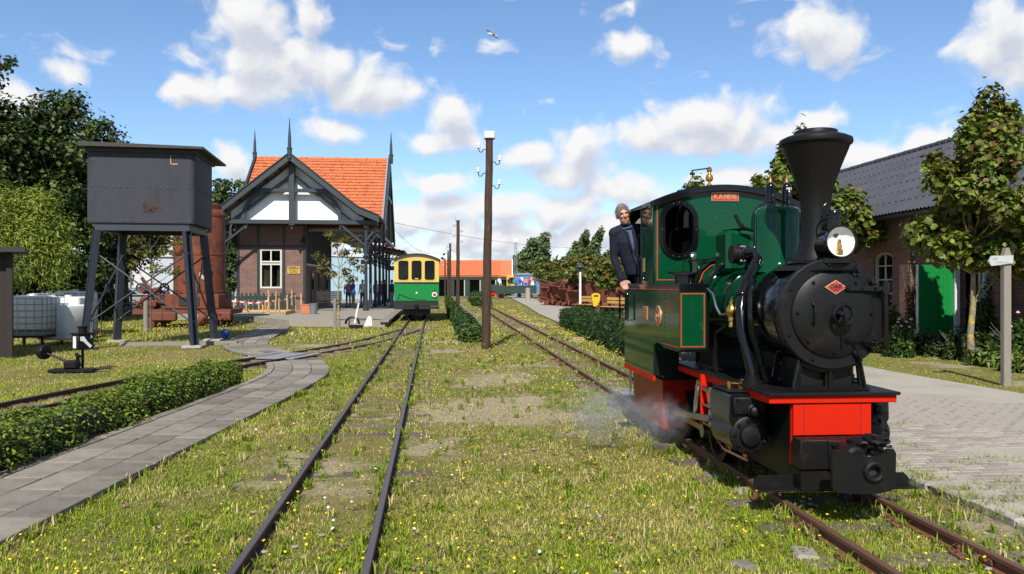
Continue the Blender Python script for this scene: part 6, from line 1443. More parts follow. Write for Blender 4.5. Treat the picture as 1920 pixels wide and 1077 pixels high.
MB().b2(-.06, .07, -.156, -.152, .45, .68).build('white_panel', 'white_paint', bx_)
Mr = Matrix.Rotation(R(90), 4, 'Z'); MB().prism([(-.11, .68), (-.04, .68), (.02, .58), (.11, .49), (.07, .45), (-.05, .58), (-.11, .60)], -.156, -.152, M=Mr).build('arrow_panel', 'white_paint', bx_)
text('number', '5', .09, (.153, .10, .67), 'white_paint', bx_, rz=R(90), ext=.001)
LV = thing('points_lever', 'black iron points lever with round weight beside the lantern', 'lever', (at(138, 0, 15.3).x, 15.2, 0), R(10))
MB().b2(-.35, .45, -.18, .18, .0, .06, ch=.01).b2(-.1, .15, -.12, .12, .06, .22, ch=.03).build('base', 'iron_black', LV)
MB().tube([(.05, 0, .15), (-.15, 0, .24), (-.45, -.02, .38)], [.03, .025, .02], 8).lathe([(.13, -.06), (.14, -.04), (.14, .04), (.13, .06)], (-.47, -.02, .39), (1, -.5, 0), 22).build('weighted_arm', 'iron_black', LV)
MB().tube([(.15, .05, .1), (.1, .0, .35), (.2, -.1, .3)], .03, 6).cyl((.2, 0, .05), (.7, .1, .05), .02, n=8).build('linkage', 'iron_black', LV)
GP = thing('timber_frame', 'low timber frame lying on the grass under the water tower', 'timber', (at(330, 0, 21.8).x, 21.9, 0), TA); MB().b2(-1.5, 1.6, -.1, .1, .0, .1).build('beam', 'grey_wood', GP)
BP = thing('blue_pump', 'small blue hydrant pump standing on the grass by the slab path', 'pump', (at(421, 0, 24.6).x, 24.6, 0)); MB().lathe([(.1, 0), (.1, .18), (.13, .2), (.13, .26), (.05, .3), (0, .31)], n=16).cyl((0, 0, .14), (.16, -.1, .14), .07, n=12).build('body', 'pump_blue', BP); MB().lathe([(.04, 0), (0, .003)], (.09, -.1, .22), (.6, -1, 0), 10).build('outlet', 'white_paint', BP)
# picnic tables and cars beyond
def picnic(px, D, label):
    t = thing('picnic_table', label, 'table', (at(px, 0, D).x, D, 0), .1)
    for i in range(5): MB().b2(-.9, .9, -.35+i*.14, -.23+i*.14, .70, .74).build('top_plank', 'grey_wood', t)
    for y in (-.72, .66): MB().b2(-.9, .9, y, y+.22, .42, .46).build('seat_plank', 'grey_wood', t)
    for x in (-.65, .65): MB().box((x, -.3, .36), (.07, .08, .78), rx=R(-22)).box((x, .36, .36), (.07, .08, .78), rx=R(22)).b2(x-.04, x+.04, -.7, .85, .36, .42).build('trestle', 'grey_wood', t)
picnic(216, 42, 'grey wooden picnic table left, seen between the tower legs'); picnic(262, 43, 'grey wooden picnic table right, seen between the tower legs')
def car(px, D, rz, paint, label, van=False):
    t = thing('parked_car', label, 'car', (at(px, 0, D).x, D, 0), rz, 'cars parked beyond the trees'); h = 1.45 if not van else 1.75
    prof = [(-2.05, .35), (-2.1, .7), (-1.95, .86), (-1.15, .98), (-.55, h-.03), (.2, h), (1.2, h-.05), (1.8, 1.0), (2.05, .92), (2.08, .4), (1.7, .3), (-1.7, .3)]
    MB().prism(prof, -.82, .82).build('body', paint, t)
    MB().prism([(-1.02, 1.0), (-.5, h-.1), (.2, h-.06), (1.1, h-.1), (1.6, 1.02)], -.828, -.8205).prism([(-1.02, 1.0), (-.5, h-.1), (.2, h-.06), (1.1, h-.1), (1.6, 1.02)], .8205, .828).build('side_windows', 'pane_dark', t)
    for x in (-1.3, 1.3):
        for sg in (-1, 1): w = MB().lathe([(.31, -.1), (.31, .1)], (x, sg*.74, .31), (0, sg, 0), 18).build('wheel', 'tyre', t); MB().lathe([(.2, .101), (.1, .12), (0, .12)], (x, sg*.74, .31), (0, sg, 0), 14).build('rim', 'steel', w)
    MB().b2(-2.11, -2.06, -.7, -.45, .62, .75).b2(-2.11, -2.06, .45, .7, .62, .75).build('headlight', 'porcelain', t)
car(222, 58, .15, 'car_silver', 'silver parked car seen between the left tower legs'); car(272, 62, .3, 'car_blue', 'blue parked car seen between the tower legs'); car(196, 66, .1, 'car_white', 'white parked car at the trees, left of the silver one'); car(255, 72, .0, 'car_dark', 'dark parked car behind the blue one')
car(120, 60, .1, 'car_white', 'white parked car under the dark trees at the left')
AB = thing('white_building', 'white block with stepped balconies far behind the water tower', 'building', (at(215, 0, 110).x, 110, 0), .1)
MB().b2(-3.5, 2, 0, 8, 0, 7.4).build('wall', 'white_wall', AB); MB().b2(2, 4.6, .5, 8, 0, 5.6).build('wing', 'white_wall', AB)
for z in (1.2, 3.5, 5.6):
    for x in (-2.8, -1.2, .4): MB().b2(x, x+1.1, -.03, .0, z, z+1.1).build('window', 'pane_dark', AB)
    MB().b2(-3.6, 2.1, -.9, 0, z-.5, z-.35).build('balcony', 'wagon_grey', AB)
HB = thing('blue_hall', 'pale blue clad hall behind the platform and coach', 'hall', (at(752, 0, 88).x, 88, 0), 0)
for i in range(34): MB().b2(-15+i*.44, -15+i*.44+.42, 0, .05, 0, 5.2-.012*i).build('cladding_sheet', 'hall_blue', HB)
MB().b2(-15, .0, .06, 14, 0, 4.7).build('wall', 'hall_blue', HB); MB().prism([(-15.1, 5.3), (.1, 4.85), (.1, 4.7), (-15.1, 5.15)], -.15, 14).build('roof', 'white_wall', HB)
TB = thing('teal_hall', 'pale grey and white hall behind the young tree left of the station', 'hall', (at(350, 0, 75).x, 75, 0), 0)
MB().b2(-3.5, 6.5, 0, 9, 0, 4.4).build('wall', 'hall_pale', TB); MB().b2(-3.7, 6.7, -.2, 9.2, 4.4, 4.7).build('roof', 'white_wall', TB)
FP = thing('flagpole', 'white flagpole with a blue flag behind the left tower leg', 'flagpole', (at(193, 0, 48).x, 48, 0)); MB().cyl((0, 0, 0), (0, 0, 4.6), .07, .05, n=10).build('pole', 'white_paint', FP)
fv = [(x, .08*math.sin(x*5), 4.5-.12*x-z) for x in np.linspace(.06, 1.3, 9) for z in (0, .75)]; MB().add(fv, [(2*i, 2*i+1, 2*i+3, 2*i+2) for i in range(8)], True).build('flag', 'flag_blue', FP, fix=False)
LFN = thing('post_fence', 'dark post and rail fence behind the rusty boiler', 'fence', (at(300, 0, 46).x, 46, 0)); [MB().b2(-5+i*1.1-.05, -5+i*1.1+.05, -.05, .05, 0, 1.3).build('post', 'trim_deep', LFN) for i in range(9)]; [MB().b2(-5.2, 4, -.075, -.051, z, z+.1).build('rail', 'trim_deep', LFN) for z in (.5, 1.0)]

# ================================================================== DISTANCE : shed, train, blue wagon, mast, lamp, scrap, benches, bin
LS = thing('engine_shed', 'long low shed with bright orange tiled roof in the distance', 'shed', (at(900, 0, 118).x, 118, 0), 0)
L0, L1 = -14, 5.0
MB().prism([(0, 3.1), (4.2, 5.55), (8.4, 3.1), (8.4, 2.95), (4.2, 5.4), (0, 2.95)], L0, L1-.2, M=Mx).build('roof', 'roof_tile_far', LS)
tile_sheet('roof_tiles', (L0, 4.2, 5.55), (1, 0, 0), (0, -4.2, -2.45), L1-L0-2.0, 4.9, LS, tw=.5, tl=.5, cu=3, material='roof_tile_far')
MB().prism([(-.1, 3.05), (4.2, 5.7), (4.2, 5.5), (-.1, 2.85)], L1-.2, L1-.05, M=Mx).build('verge', 'white_paint', LS)
MB().b2(L0, L1-.3, 6, 6.2, 0, 2.95).build('rear_wall', 'dark_green', LS); MB().b2(L0, L1-.3, .1, .2, 2.5, 2.94).build('fascia', 'dark_green', LS)
for i in range(8): MB().b2(L0+i*2.35, L0+i*2.35+.7, .2, .3, 0, 2.5).build('wall_panel', 'dark_green', LS); MB().b2(L0+i*2.35-.16, L0+i*2.35-.02, .15, .35, 0, 2.5).build('post', 'cream', LS)
# open train with people
OT = thing('open_carriage', 'dark green open carriage with seated passengers in the distance', 'carriage', (at(968, 0, 100).x, 100, 0), .05)
MB().b2(-2.6, 2.6, 0, 1.3, .6, 1.25).b2(-2.6, 2.6, 0, .05, 1.25, 1.6).build('body', 'dark_green', OT); [MB().b2(-2.4+i*.8, -2.32+i*.8, .1, 1.25, 1.25, 2.2).build('seat_back', 'dark_green', OT) for i in range(7)]; [MB().lathe([(.3, -.05), (.3, .05)], (x, 0, .3), (0, -1, 0), 16).build('wheel', 'iron_black', OT) for x in (-1.8, 1.8)]
TL = thing('small_engine', 'small dark green engine with red frame hauling the open carriage', 'locomotive', (at(928, 0, 100).x, 100, 0)); MB().b2(-1.1, 1.2, 0, 1.4, .75, 1.75, ch=.1).build('hood', 'dark_green', TL); MB().b2(-1.3, 1.3, -.05, 1.45, .4, .72).build('frame', 'loco_red', TL); [MB().lathe([(.3, -.05), (.3, .05)], (x, -.06, .3), (0, -1, 0), 16).build('wheel', 'iron_black', TL) for x in (-.7, .7)]
g2_ = 'passengers in the open carriage'
for px, tp_, lab in ((936, 'cl_white', 'person in white sitting on the small engine'), (955, 'cl_black', 'person in black seated first in the open carriage'), (965, 'cl_teal', 'person in teal seated in the middle of the open carriage'), (975, 'cl_blue', 'person in blue seated in the open carriage'), (986, 'cl_pink', 'person in pink seated last in the open carriage'), (993, 'cl_red', 'person in red at the end of the open carriage')):
    person(lab, (at(px, 0, 100).x, 100.4, .95 if px > 940 else 1.0), 0 if px > 940 else .4, tp_, 'cl_jean' if px > 940 else 'cl_white', voxel=.045, group=g2_, sit=True)
YE = thing('yellow_engine', 'yellow shunting engine cab behind the passengers', 'locomotive', (at(965, 0, 106).x, 106, 0)); MB().b2(-1.1, 1.0, 0, 1.6, .8, 3.0, ch=.1).build('cab', 'loco_yellow', YE); MB().b2(-.8, .7, -.03, -.002, 1.9, 2.7).build('window', 'pane_dark', YE); MB().b2(-1.3, 1.3, -.1, 1.7, .4, .78).build('frame', 'iron_black', YE)
BW = thing('blue_wagon', 'pale blue boxy wagon with grey roof left of the scrap row', 'wagon', (at(992, 0, 104).x, 104, 0)); MB().b2(-1.9, 2.2, 0, 2, .8, 3.0).build('body', 'wagon_blue', BW); MB().prism([(-2.0, 3.0), (2.3, 3.0), (1.8, 3.3), (-1.5, 3.3)], -.1, 2.1).build('roof', 'wagon_grey', BW); [MB().b2(x, x+.5, -.03, -.002, 1.7, 2.7).build('window', 'white_paint', BW) for x in (-1.3, .2)]; MB().b2(-2, 2.3, -.05, 2.05, .4, .78).build('frame', 'wagon_grey', BW); [MB().lathe([(.3, -.05), (.3, .05)], (x, 0, .3), (0, -1, 0), 16).build('wheel', 'iron_black', BW) for x in (-1.3, 1.5)]
LM = thing('lattice_mast', 'slender lattice mast with white lamp in front of the leaning poplars', 'mast', (at(967, 0, 120).x, 120, 0)); lm = MB()
for sg in (-1, 1): lm.cyl((sg*.25, 0, 0), (sg*.12, 0, 8.2), .05, n=6); lm.cyl((sg*.25, .4, 0), (sg*.12, .3, 8.2), .05, n=6)
for k in range(16): lm.cyl(((-1)**k*.2, 0, k*.5), (-(-1)**k*.2, 0, k*.5+.5), .03, n=5)
lm.build('lattice', 'wagon_grey', LM); MB().b2(-.3, .3, -.1, .4, 8.2, 8.8, ch=.05).build('lamp', 'white_paint', LM)
LA = thing('path_lamp', 'white lamp post with dark cap beside the yellow bin', 'lamp post', (at(1088, 0, 52).x, 52, 0)); MB().cyl((0, 0, 0), (0, 0, 2.55), .09, .07, n=12).build('post', 'white_paint', LA); MB().lathe([(.07, 0), (.12, .05), (.14, .3), (.1, .33)], (0, 0, 2.55), n=14).build('lantern', 'trim_dark', LA); MB().lathe([(.32, 0), (.3, .05), (.1, .22), (.03, .3), (0, .32)], (0, 0, 2.88), n=16).build('cap', 'trim_dark', LA)
BI = thing('litter_bin', 'yellow litter bin on a post between the benches', 'bin', (at(1117, 0, 49.5).x, 49.5, 0)); MB().prism([(-.17, .35), (.17, .35), (.27, 1.0), (.25, 1.1), (.1, 1.18), (-.1, 1.18), (-.25, 1.1), (-.27, 1.0)], -.2, .15).build('body', 'bin_yellow', BI); MB().cyl((.05, .2, 0), (.05, .2, 1.0), .04, n=8).build('post', 'tin', BI); MB().b2(-.15, .15, -.205, -.201, .95, 1.05).build('slot', 'ink', BI)
def bench(px, D, rz, label):
    t = thing('park_bench', label, 'bench', (at(px, 0, D).x, D, 0), rz)
    for i in range(3): MB().b2(-.85, .85, -.25+i*.15, -.12+i*.15, .42, .46).build('seat_slat', 'bench_yellow', t)
    for i in range(2): MB().b2(-.85, .85, .27, .30, .62+i*.2, .77+i*.2).build('back_slat', 'bench_yellow', t)
    for x in (-.6, 0, .6): MB().b2(x-.05, x+.05, -.22, .26, 0, .41).build('leg', 'trim_deep', t)
    for x in (-.6, .6): MB().b2(x-.03, x+.03, .31, .35, .3, 1.0).build('back_post', 'trim_deep', t)
bench(1098, 50.5, R(-60), 'wooden bench with yellow slats left of the yellow bin'); bench(1148, 45, R(-60), 'wooden bench with yellow slats right of the yellow bin')
# row of rusty scrap tubs
def tub(px, D, rz, label, s=1):
    t = thing('rusty_tub', label, 'scrap', (at(px, 0, D).x, D, 0), rz, 'rusty tipping tubs in a row along the path')
    pr = [(-1.0, 1.75), (-.95, 1.85), (-.35, .65), (.35, .65), (.95, 1.85), (1.0, 1.75), (.42, .55), (-.42, .55)]
    b = MB(); b.prism([(-1.0, 1.8), (-.38, .58), (.38, .58), (1.0, 1.8), (.93, 1.8), (.34, .64), (-.34, .64), (-.93, 1.8)], -.9*s, .9*s); b.prism([(-1.0, 1.8), (-.38, .58), (.38, .58), (1.0, 1.8)], -.95*s, -.9*s); b.prism([(-1.0, 1.8), (-.38, .58), (.38, .58), (1.0, 1.8)], .9*s, .95*s); b.build('tub', 'rust_dark', t)
    r_ = MB(); [r_.b2(x-.04, x+.04, -.98*s, -.951*s, .62+abs(x)*1.9*.6, 1.8) for x in (-.6, -.2, .2, .6)]; r_.tube([(-1.02, -.95*s, 1.8), (1.02, -.95*s, 1.8)], .05, 6); r_.tube([(-1.02, .95*s, 1.8), (-1.02, -.95*s, 1.8)], .05, 6); r_.build('rib', 'rust_dark', t)
    MB().b2(-.5, .5, -.85*s, .85*s, .35, .5).build('frame', 'rust_dark', t)
    t.scale = (.95, .95, .95*random.uniform(.8, 1.15)); t.rotation_euler = (random.uniform(-.2, .2), random.uniform(-.38, .38), rz)
    for x in (-.35, .35):
        for y in (-.6*s, .6*s): MB().lathe([(.22, -.05), (.22, .05), (.1, .08), (0, .08)], (x*1.4, y, .22), (-1 if x < 0 else 1, 0, 0), 16).build('wheel', 'rust_dark', t)
for i in range(13):
    px = 1030+i*11.0; D = 66-i*1.1
    tub(px, D, R(62)+random.uniform(-.25, .25), ORD[i]+' rusty tipping tub from the left in the row of scrap behind the benches', random.uniform(.8, 1.1))
sb_ = MB(); rq = random.Random(21)
for i in range(120):
    f = rq.random(); c = Vector((at(1022+f*145, 0, 66-f*14).x, 66-f*14+rq.uniform(-1.6, 1.2), rq.uniform(.15, 1.7))); d = Vector((rq.uniform(-1, 1), rq.uniform(-.5, .5), rq.uniform(-.5, .9))).normalized()*rq.uniform(.3, 1.2)
    if i % 3: sb_.box(c, (d.length*1.5, rq.uniform(.05, .14), rq.uniform(.05, .2)), rz=rq.uniform(-1.2, 1.2), ry=rq.uniform(-.9, .9))
    else: sb_.lathe([(.1, -.06), (rq.uniform(.2, .34), -.05), (.3, .05), (.1, .06)], c, d, 12)
tag(sb_.build('scrap_iron', 'rust_dark', fix=False), 'jumbled rusty bars and wheels lying over the row of tubs', 'scrap', kind='stuff')
RD = thing('rusty_drum', 'large rusty drum on top of the scrap row behind the lamp post', 'drum', (at(1068, 0, 60).x, 61, 1.0)); MB().lathe([(.5, 0), (.5, .9), (.3, .95), (.3, 1.25), (.42, 1.3), (.42, 1.4), (0, 1.41)], n=24).build('body', 'rust_dark', RD)
WP = thing('concrete_post', 'short pale concrete post at the edge of the gravel path', 'post', (at(990, 0, 86).x, 86, 0)); MB().cyl((0, 0, 0), (0, 0, 1.4), .32, .27, n=14).build('post', 'kerb_stone', WP)
# wires
WR = thing('overhead_wires', 'thin overhead wires between the station and the far trees', 'wire'); wi = MB()
for (a, b_) in ((at(735, 417, 52), at(1200, 455, 115)), (at(735, 424, 52), at(842, 462, 73))):
    pts = [a.lerp(b_, t)-Vector((0, 0, 1.2*4*t*(1-t))) for t in np.linspace(0, 1, 24)]; wi.tube(pts, .012, 5)
wi.build('cable', 'iron_black', WR)
# gull
GU = thing('gull', 'white and grey gull gliding high in the blue sky', 'bird', at(922, 65, 42), 0)
gb_ = MB(); gb_.lathe([(.0, -.22), (.03, -.2), (.055, -.1), (.06, 0), (.04, .12), (.02, .2), (.05, .26), (.0, .27)], (0, 0, 0), (.9, .2, -.25), 12); gb_.build('body', 'porcelain', GU)
wg = MB()
for sg in (-1, 1):
    S = [Vector((0, 0, 0)), Vector((-.12, 0, .14)), Vector((-.30, 0, .25))] if sg < 0 else [Vector((0, 0, 0)), Vector((.12, 0, -.05)), Vector((.34, 0, -.22))]
    vv = []
    for k, p in enumerate(S): c = (.10, .08, .02)[k]; vv += [p+Vector((.02, -c, c*.35)), p+Vector((-.02, c, -c*.35)), p+Vector((0, 0, .015))]
    wg.add(vv, [(0, 3, 5, 2), (2, 5, 4, 1), (0, 1, 4, 3), (3, 6, 8, 5), (5, 8, 7, 4), (3, 4, 7, 6)])
wg.build('wings', 'car_silver', GU, fix=False)
# pickets beside the middle hedge
for i in range(14):
    D = 22.6+i*2.1; p_ = MB().cyl((0, 0, -.05), (0, 0, .62), .045, .042, n=10).build('hedge_stake', 'grey_wood'); p_.location = (-.69-.097*(D-20.6)+.12, D, 0); p_.rotation_euler = (random.uniform(-.05, .05), random.uniform(-.05, .05), 0)
    tag(p_, ORD[i]+' grey stake of the narrow hedge, counted from the nearest telegraph pole', 'stake', 'stakes along the narrow hedge')
# ================================================================== TREES AND HEDGES
G_DARK = [(.025, .045, .009), (.055, .09, .016), (.10, .14, .025), (.04, .065, .013)]
G_MID = [(.03, .055, .012), (.055, .10, .02), (.08, .13, .028)]
G_MAPLE = [(.13, .19, .022), (.18, .23, .025), (.09, .14, .018), (.20, .22, .025), (.15, .20, .02), (.12, .14, .02), (.13, .07, .025)]
G_HEDGE = [(.04, .09, .015), (.06, .125, .02), (.03, .065, .012), (.085, .14, .025)]
G_HEDGE2 = [(.12, .19, .02), (.18, .25, .025), (.07, .13, .015), (.24, .29, .03)]
G_AUT = [(.15, .18, .03), (.18, .17, .03), (.10, .14, .025), (.20, .13, .03), (.12, .17, .03)]
G_WIL = [(.26, .33, .035), (.18, .26, .03), (.33, .38, .05)]
G_POP = [(.10, .16, .05), (.14, .20, .07), (.07, .12, .04), (.16, .19, .06)]
def tree(name, label, base, h, clumps, nleaf, leaf, cols, trunk_r=.12, th=None, seed=1, barkm='bark', group=None, aspect=.75, lean=0, limbs=True, shell=.45, cat='tree'):
    """clumps: (dx, dy, z, rx, ry, rz) relative to the base"""
    g = np.random.default_rng(seed); t = thing(name, label, cat, (base[0], base[1], 0), 0, group)
    zt = th or h*.8; tk = MB(); pts = [(lean*(k/8)**1.5*h*.2+.03*math.sin(k*1.3+seed)*(k > 0), .03*math.cos(k*1.9+seed)*(k > 0), zt*k/8-.05) for k in range(9)]
    tk.tube(pts, [trunk_r*(1.25 if k == 0 else 1-.85*k/8) for k in range(9)], 12)
    if limbs:
        for c in clumps:
            k = int(np.clip((c[2]-.35*c[5]-h*.06)/zt*8, 2, 8)); a = Vector(pts[k]); b = Vector((c[0], c[1], c[2])); m = a.lerp(b, .55)+Vector((0, 0, -.06*h*.3))
            tk.tube([a, m, b], [trunk_r*(.24 if name == 'maple_tree' else .42), trunk_r*(.15 if name == 'maple_tree' else .26), trunk_r*.08], 7)
            for _ in range(3):
                e = b+Vector(g.normal(size=3))*Vector((c[3], c[4], c[5])).length*.4; tk.tube([m.lerp(b, .6), e], [trunk_r*.16, trunk_r*.05], 5)
    tk.build('trunk', barkm, t)
    vol = np.array([c[3]*c[4]+c[3]*c[5] for c in clumps]); w = vol/vol.sum(); P = []; Dr = []
    for c, q in zip(clumps, w):
        n = max(6, int(nleaf*q)); d = g.normal(size=(n, 3)); d /= np.linalg.norm(d, axis=1)[:, None]
        r = g.uniform(shell, 1, n)**.6; lump = 1+.28*np.sin(d[:, 0]*5+seed)*np.sin(d[:, 1]*4+2*seed)+.22*np.sin(d[:, 2]*7+seed*3+d[:, 0]*6)
        # sprigs: bring leaves together in little groups so that gaps open between them
        k = max(4, n//14); cs = g.normal(size=(k, 3)); cs /= np.linalg.norm(cs, axis=1)[:, None]; idx = g.integers(0, k, n); dd_ = .72*cs[idx]+.5*g.normal(size=(n, 3))*.42; rr = np.linalg.norm(dd_, axis=1)
        use = g.uniform(size=n) < .68; pos = np.where(use[:, None], dd_*1.12, d*(r*lump)[:, None])
        P.append(pos*np.array(c[3:6])+np.array(c[:3])); Dr.append(pos*.8)
    P = np.concatenate(P); Dr = np.concatenate(Dr)
    leaf_mesh('crown', P, leaf, cols, t, seed, aspect=aspect, dirs=Dr, lobed=name == 'maple_tree' and leaf < .2)
    return t
def blob(n, cx, cy, cz, sx, sy, sz, r, seed, flat=.85):
    g = np.random.default_rng(seed); out = []
    for i in range(n):
        d = g.normal(size=3); d /= np.linalg.norm(d); q = g.uniform(.35, 1)**.5
        out.append((cx+sx*d[0]*q, cy+sy*d[1]*q, cz+sz*d[2]*q, *(r*g.uniform(.7, 1.25)*np.array([1, 1, flat]))))
    return out
def X(px, D): return (px-960)/1470*D
def Z(py, D): return CAMZ-(py-535)/1470*D
# big dark trees at the left
D = 36; tree('broad_tree', 'big dark green tree with dense crown behind the water tower', (X(95, D), D), 10.6, blob(26, 0, 0, 6.2, 2.9, 2.6, 3.4, 1.15, 11)+[(-.1, 0, 9.7, .9, .9, .8), (1.0, 0, 10.0, .7, .7, .6), (2.6, -.3, 8.6, .8, .8, .6), (3.2, 0, 7.8, .6, .6, .5)], 30000, .2, G_DARK, .26, 8.5, 11)
D = 33; tree('broad_tree', 'tall dark tree cut off by the left picture edge', (X(-95, D), D), 12, blob(20, 0, 0, 7, 2.5, 2.4, 4.2, 1.2, 12)+[(2.3, 0, 11.0, .5, .5, .35), (2.2, -.2, 7.6, .5, .5, .4)], 14000, .2, G_DARK, .25, 9, 12)
D = 40; tree('broad_tree', 'dark tree with low crown right behind the tower legs', (X(200, D), D+2), 8, blob(16, 0, 0, 4.6, 2.0, 2, 2.6, 1.0, 13), 11000, .2, G_DARK, .18, 6, 13)
for k, (px, D, top, r) in enumerate(((60, 34, 465, 1.5), (110, 35, 450, 1.6), (155, 36, 455, 1.3), (10, 34, 430, 1.6), (185, 38, 470, 1.1))):
    hh = Z(top, D); tree('shrub', 'dark shrub %s in the undergrowth behind the white containers' % ('leftmost', 'tallest', 'roundest', 'second', 'rightmost')[[3, 0, 1, 2, 4].index(k) if False else k], (X(px, D), D), hh, blob(7, 0, 0, hh*.5, r*.7, r*.6, hh*.38, r*.55, 20+k), 4200, .17, G_DARK, .07, hh*.6, 20+k, cat='shrub')
# light willow shrub
D = 24.5; hh = Z(345, D); tree('willow_shrub', 'bright yellow green willow shrub above the plank shed', (X(45, D), D), hh, [(x, y, z, .55, .5, .75) for x, y, z in [(-.9, 0, 3.0), (-.4, .2, 3.7), (.1, 0, 3.3), (.5, -.2, 2.8), (.9, .1, 2.4), (-1.2, .2, 2.4), (0, .2, 4.1), (.4, .2, 3.7), (-.2, -.2, 2.3), (.6, 0, 3.9), (-.7, 0, 4.1), (-1.4, 0, 3.3), (.9, .2, 3.2)]], 11000, .16, G_WIL, .06, 2.8, 31, aspect=.2, cat='shrub')
# behind the station
D = 72
for k, (px, top, r) in enumerate(((418, 335, 2.0), (455, 338, 2.2), (445, 400, 2.6))):
    hh = Z(top, D+k*2); tree('broad_tree', ('green tree top left behind the station gable', 'green tree top right against the station gable', 'dark green tree low behind the station column')[k], (X(px, D+k*2), D+k*2), hh, blob(9, 0, 0, hh*.62, r*.7, r*.7, hh*.3, r*.5, 40+k)+[(0, 0, hh-.6, .8, .8, .6)], 4500, .32, G_MID, .2, hh*.75, 40+k)
tree('bush', 'leafy bush between the rusty boiler and the station column', (X(432, 48), 48), 4.2, blob(8, 0, 0, 2.6, .7, .7, 1.4, .6, 45), 3500, .17, G_MID, .07, 3, 45, cat='shrub')
# young tree with sparse leaves on its stake, on the grass by the platform
D = 30.0
t = tree('young_tree', 'young sparse tree with yellow green leaves tied to a stake before the platform', (X(635, D), D), 3.6, [(x, y, z, .22, .22, .16) for x, y, z in [(-.55, 0, 2.55), (-.85, .1, 2.8), (-.3, 0, 2.1), (.3, 0, 2.2), (.55, 0, 2.6), (.2, 0, 2.9), (-.1, 0, 3.3), (.25, .1, 3.45), (.7, -.1, 3.05), (-.35, 0, 3.6), (-.65, 0, 2.3), (.5, .1, 1.9), (.85, 0, 2.3)]], 1500, .09, [(.14, .13, .02), (.11, .12, .02), (.16, .10, .02)], .05, 3.2, 51, barkm='bark_lichen')
s_ = thing('tree_stake', 'grey wooden stake beside the young tree before the platform', 'stake', (X(632, D)-.05, D-.15, 0)); MB().cyl((0, 0, 0), (0, 0, 1.15), .065, .06, n=12).build('stake', 'grey_wood', s_); MB().torus((.03, .06, 1.08), .09, .02, n=14, m=6).build('strap', 'ink', s_)
D = 28; tree('young_tree', 'thin bare looking young tree between the water tower legs', (X(283, D), D), 4.2, [(x, y, z, .3, .3, .22) for x, y, z in [(-.5, 0, 3.4), (.4, 0, 3.6), (-.2, 0, 2.9), (.5, 0, 2.9), (.9, 0, 3.3), (-.9, 0, 3.0), (.2, 0, 2.3), (.7, .2, 2.2), (-.6, 0, 2.4)]], 1000, .10, G_AUT, .04, 3.4, 52)
s_ = thing('tree_stake', 'pale wooden stake beside the thin tree under the water tower', 'stake', (X(279, D)-.05, D-.12, 0)); MB().cyl((0, 0, 0), (0, 0, 1.15), .09, .08, n=12).build('stake', 'grey_wood', s_)
# maples on the right
def maple(label, px, D, top, bot, r, seed, n, leaf, cols=G_MAPLE, bark='bark_lichen', group='maples along the yard', tipx=0):
    hh = Z(top, D); zb = Z(bot, D); g = np.random.default_rng(seed); cl = []; H = hh-zb
    for k in range(42):
        f = g.uniform(0, 1)**1.2; rad = r*(1-.72*max(0, f-.28)/.72)*(.62+.38*min(1, f/.28)); a = g.uniform(0, 6.28); q = g.uniform(.3, 1.0)
        cl.append((tipx*f+rad*q*math.cos(a), rad*q*math.sin(a), zb+.07*H+f*H*.75, .28*r*(1-.45*f), .28*r*(1-.45*f), .24*r*(1-.2*f)))
    for k in range(14):
        f = g.uniform(0, .75); a = g.uniform(0, 6.28); cl.append((tipx*f+.28*r*math.cos(a), .28*r*math.sin(a), zb+.12*H+f*H*.75, .27*r, .27*r, .28*r))
    cl += [(tipx, 0, hh-.45, .16*r, .16*r, .5), (tipx-.38*r, .0, hh-1.05, .14*r, .14*r, .38), (tipx+.25*r, 0, hh-.75, .18*r, .18*r, .35), (tipx*.6, 0, hh-1.2, .3*r, .3*r, .5)]
    return tree('maple_tree', label, (X(px, D), D), hh, cl, n, leaf, cols, .075, hh*.86, seed, barkm=bark, group=group, aspect=.95, shell=.2)
maple('maple with yellow lichen on its trunk standing before the green barn door', 1822, 17, 158, 505, 1.45, 61, 16500, .125, tipx=.4)
maple('second maple by the barn, cut off by the right picture edge', 1948, 17.6, 330, 520, 1.3, 62, 13000, .13, tipx=0)
maple('maple rising directly behind the locomotive chimney', 1500, 22.5, 243, 440, 1.5, 63, 18000, .14)
maple('maple whose top shows above the locomotive cab', 1305, 30, 322, 520, 1.5, 64, 8000, .17)
maple('maple showing between chimney and barn wall', 1592, 25, 350, 470, 1.1, 69, 5500, .16)
for k, (px, D, top, bot, r) in enumerate(((1142, 46, 470, 538, 1.3), (1105, 60, 466, 528, 1.8), (1075, 70, 474, 528, 1.9), (1040, 76, 484, 526, 1.8), (1024, 84, 490, 526, 2.0), (1130, 56, 476, 530, 1.5))):
    maple(('autumn tinted maple just left of the driver', 'autumn tinted maple above the right bench', 'autumn tinted maple behind the lamp post', 'autumn tinted maple above the left end of the scrap row', 'autumn tinted maple before the blue wagon', 'autumn tinted maple right of the yellow bin')[k], px, D, top, bot, r, 70+k, 2600, .24, G_AUT, 'bark', 'autumn tinted maples along the path')
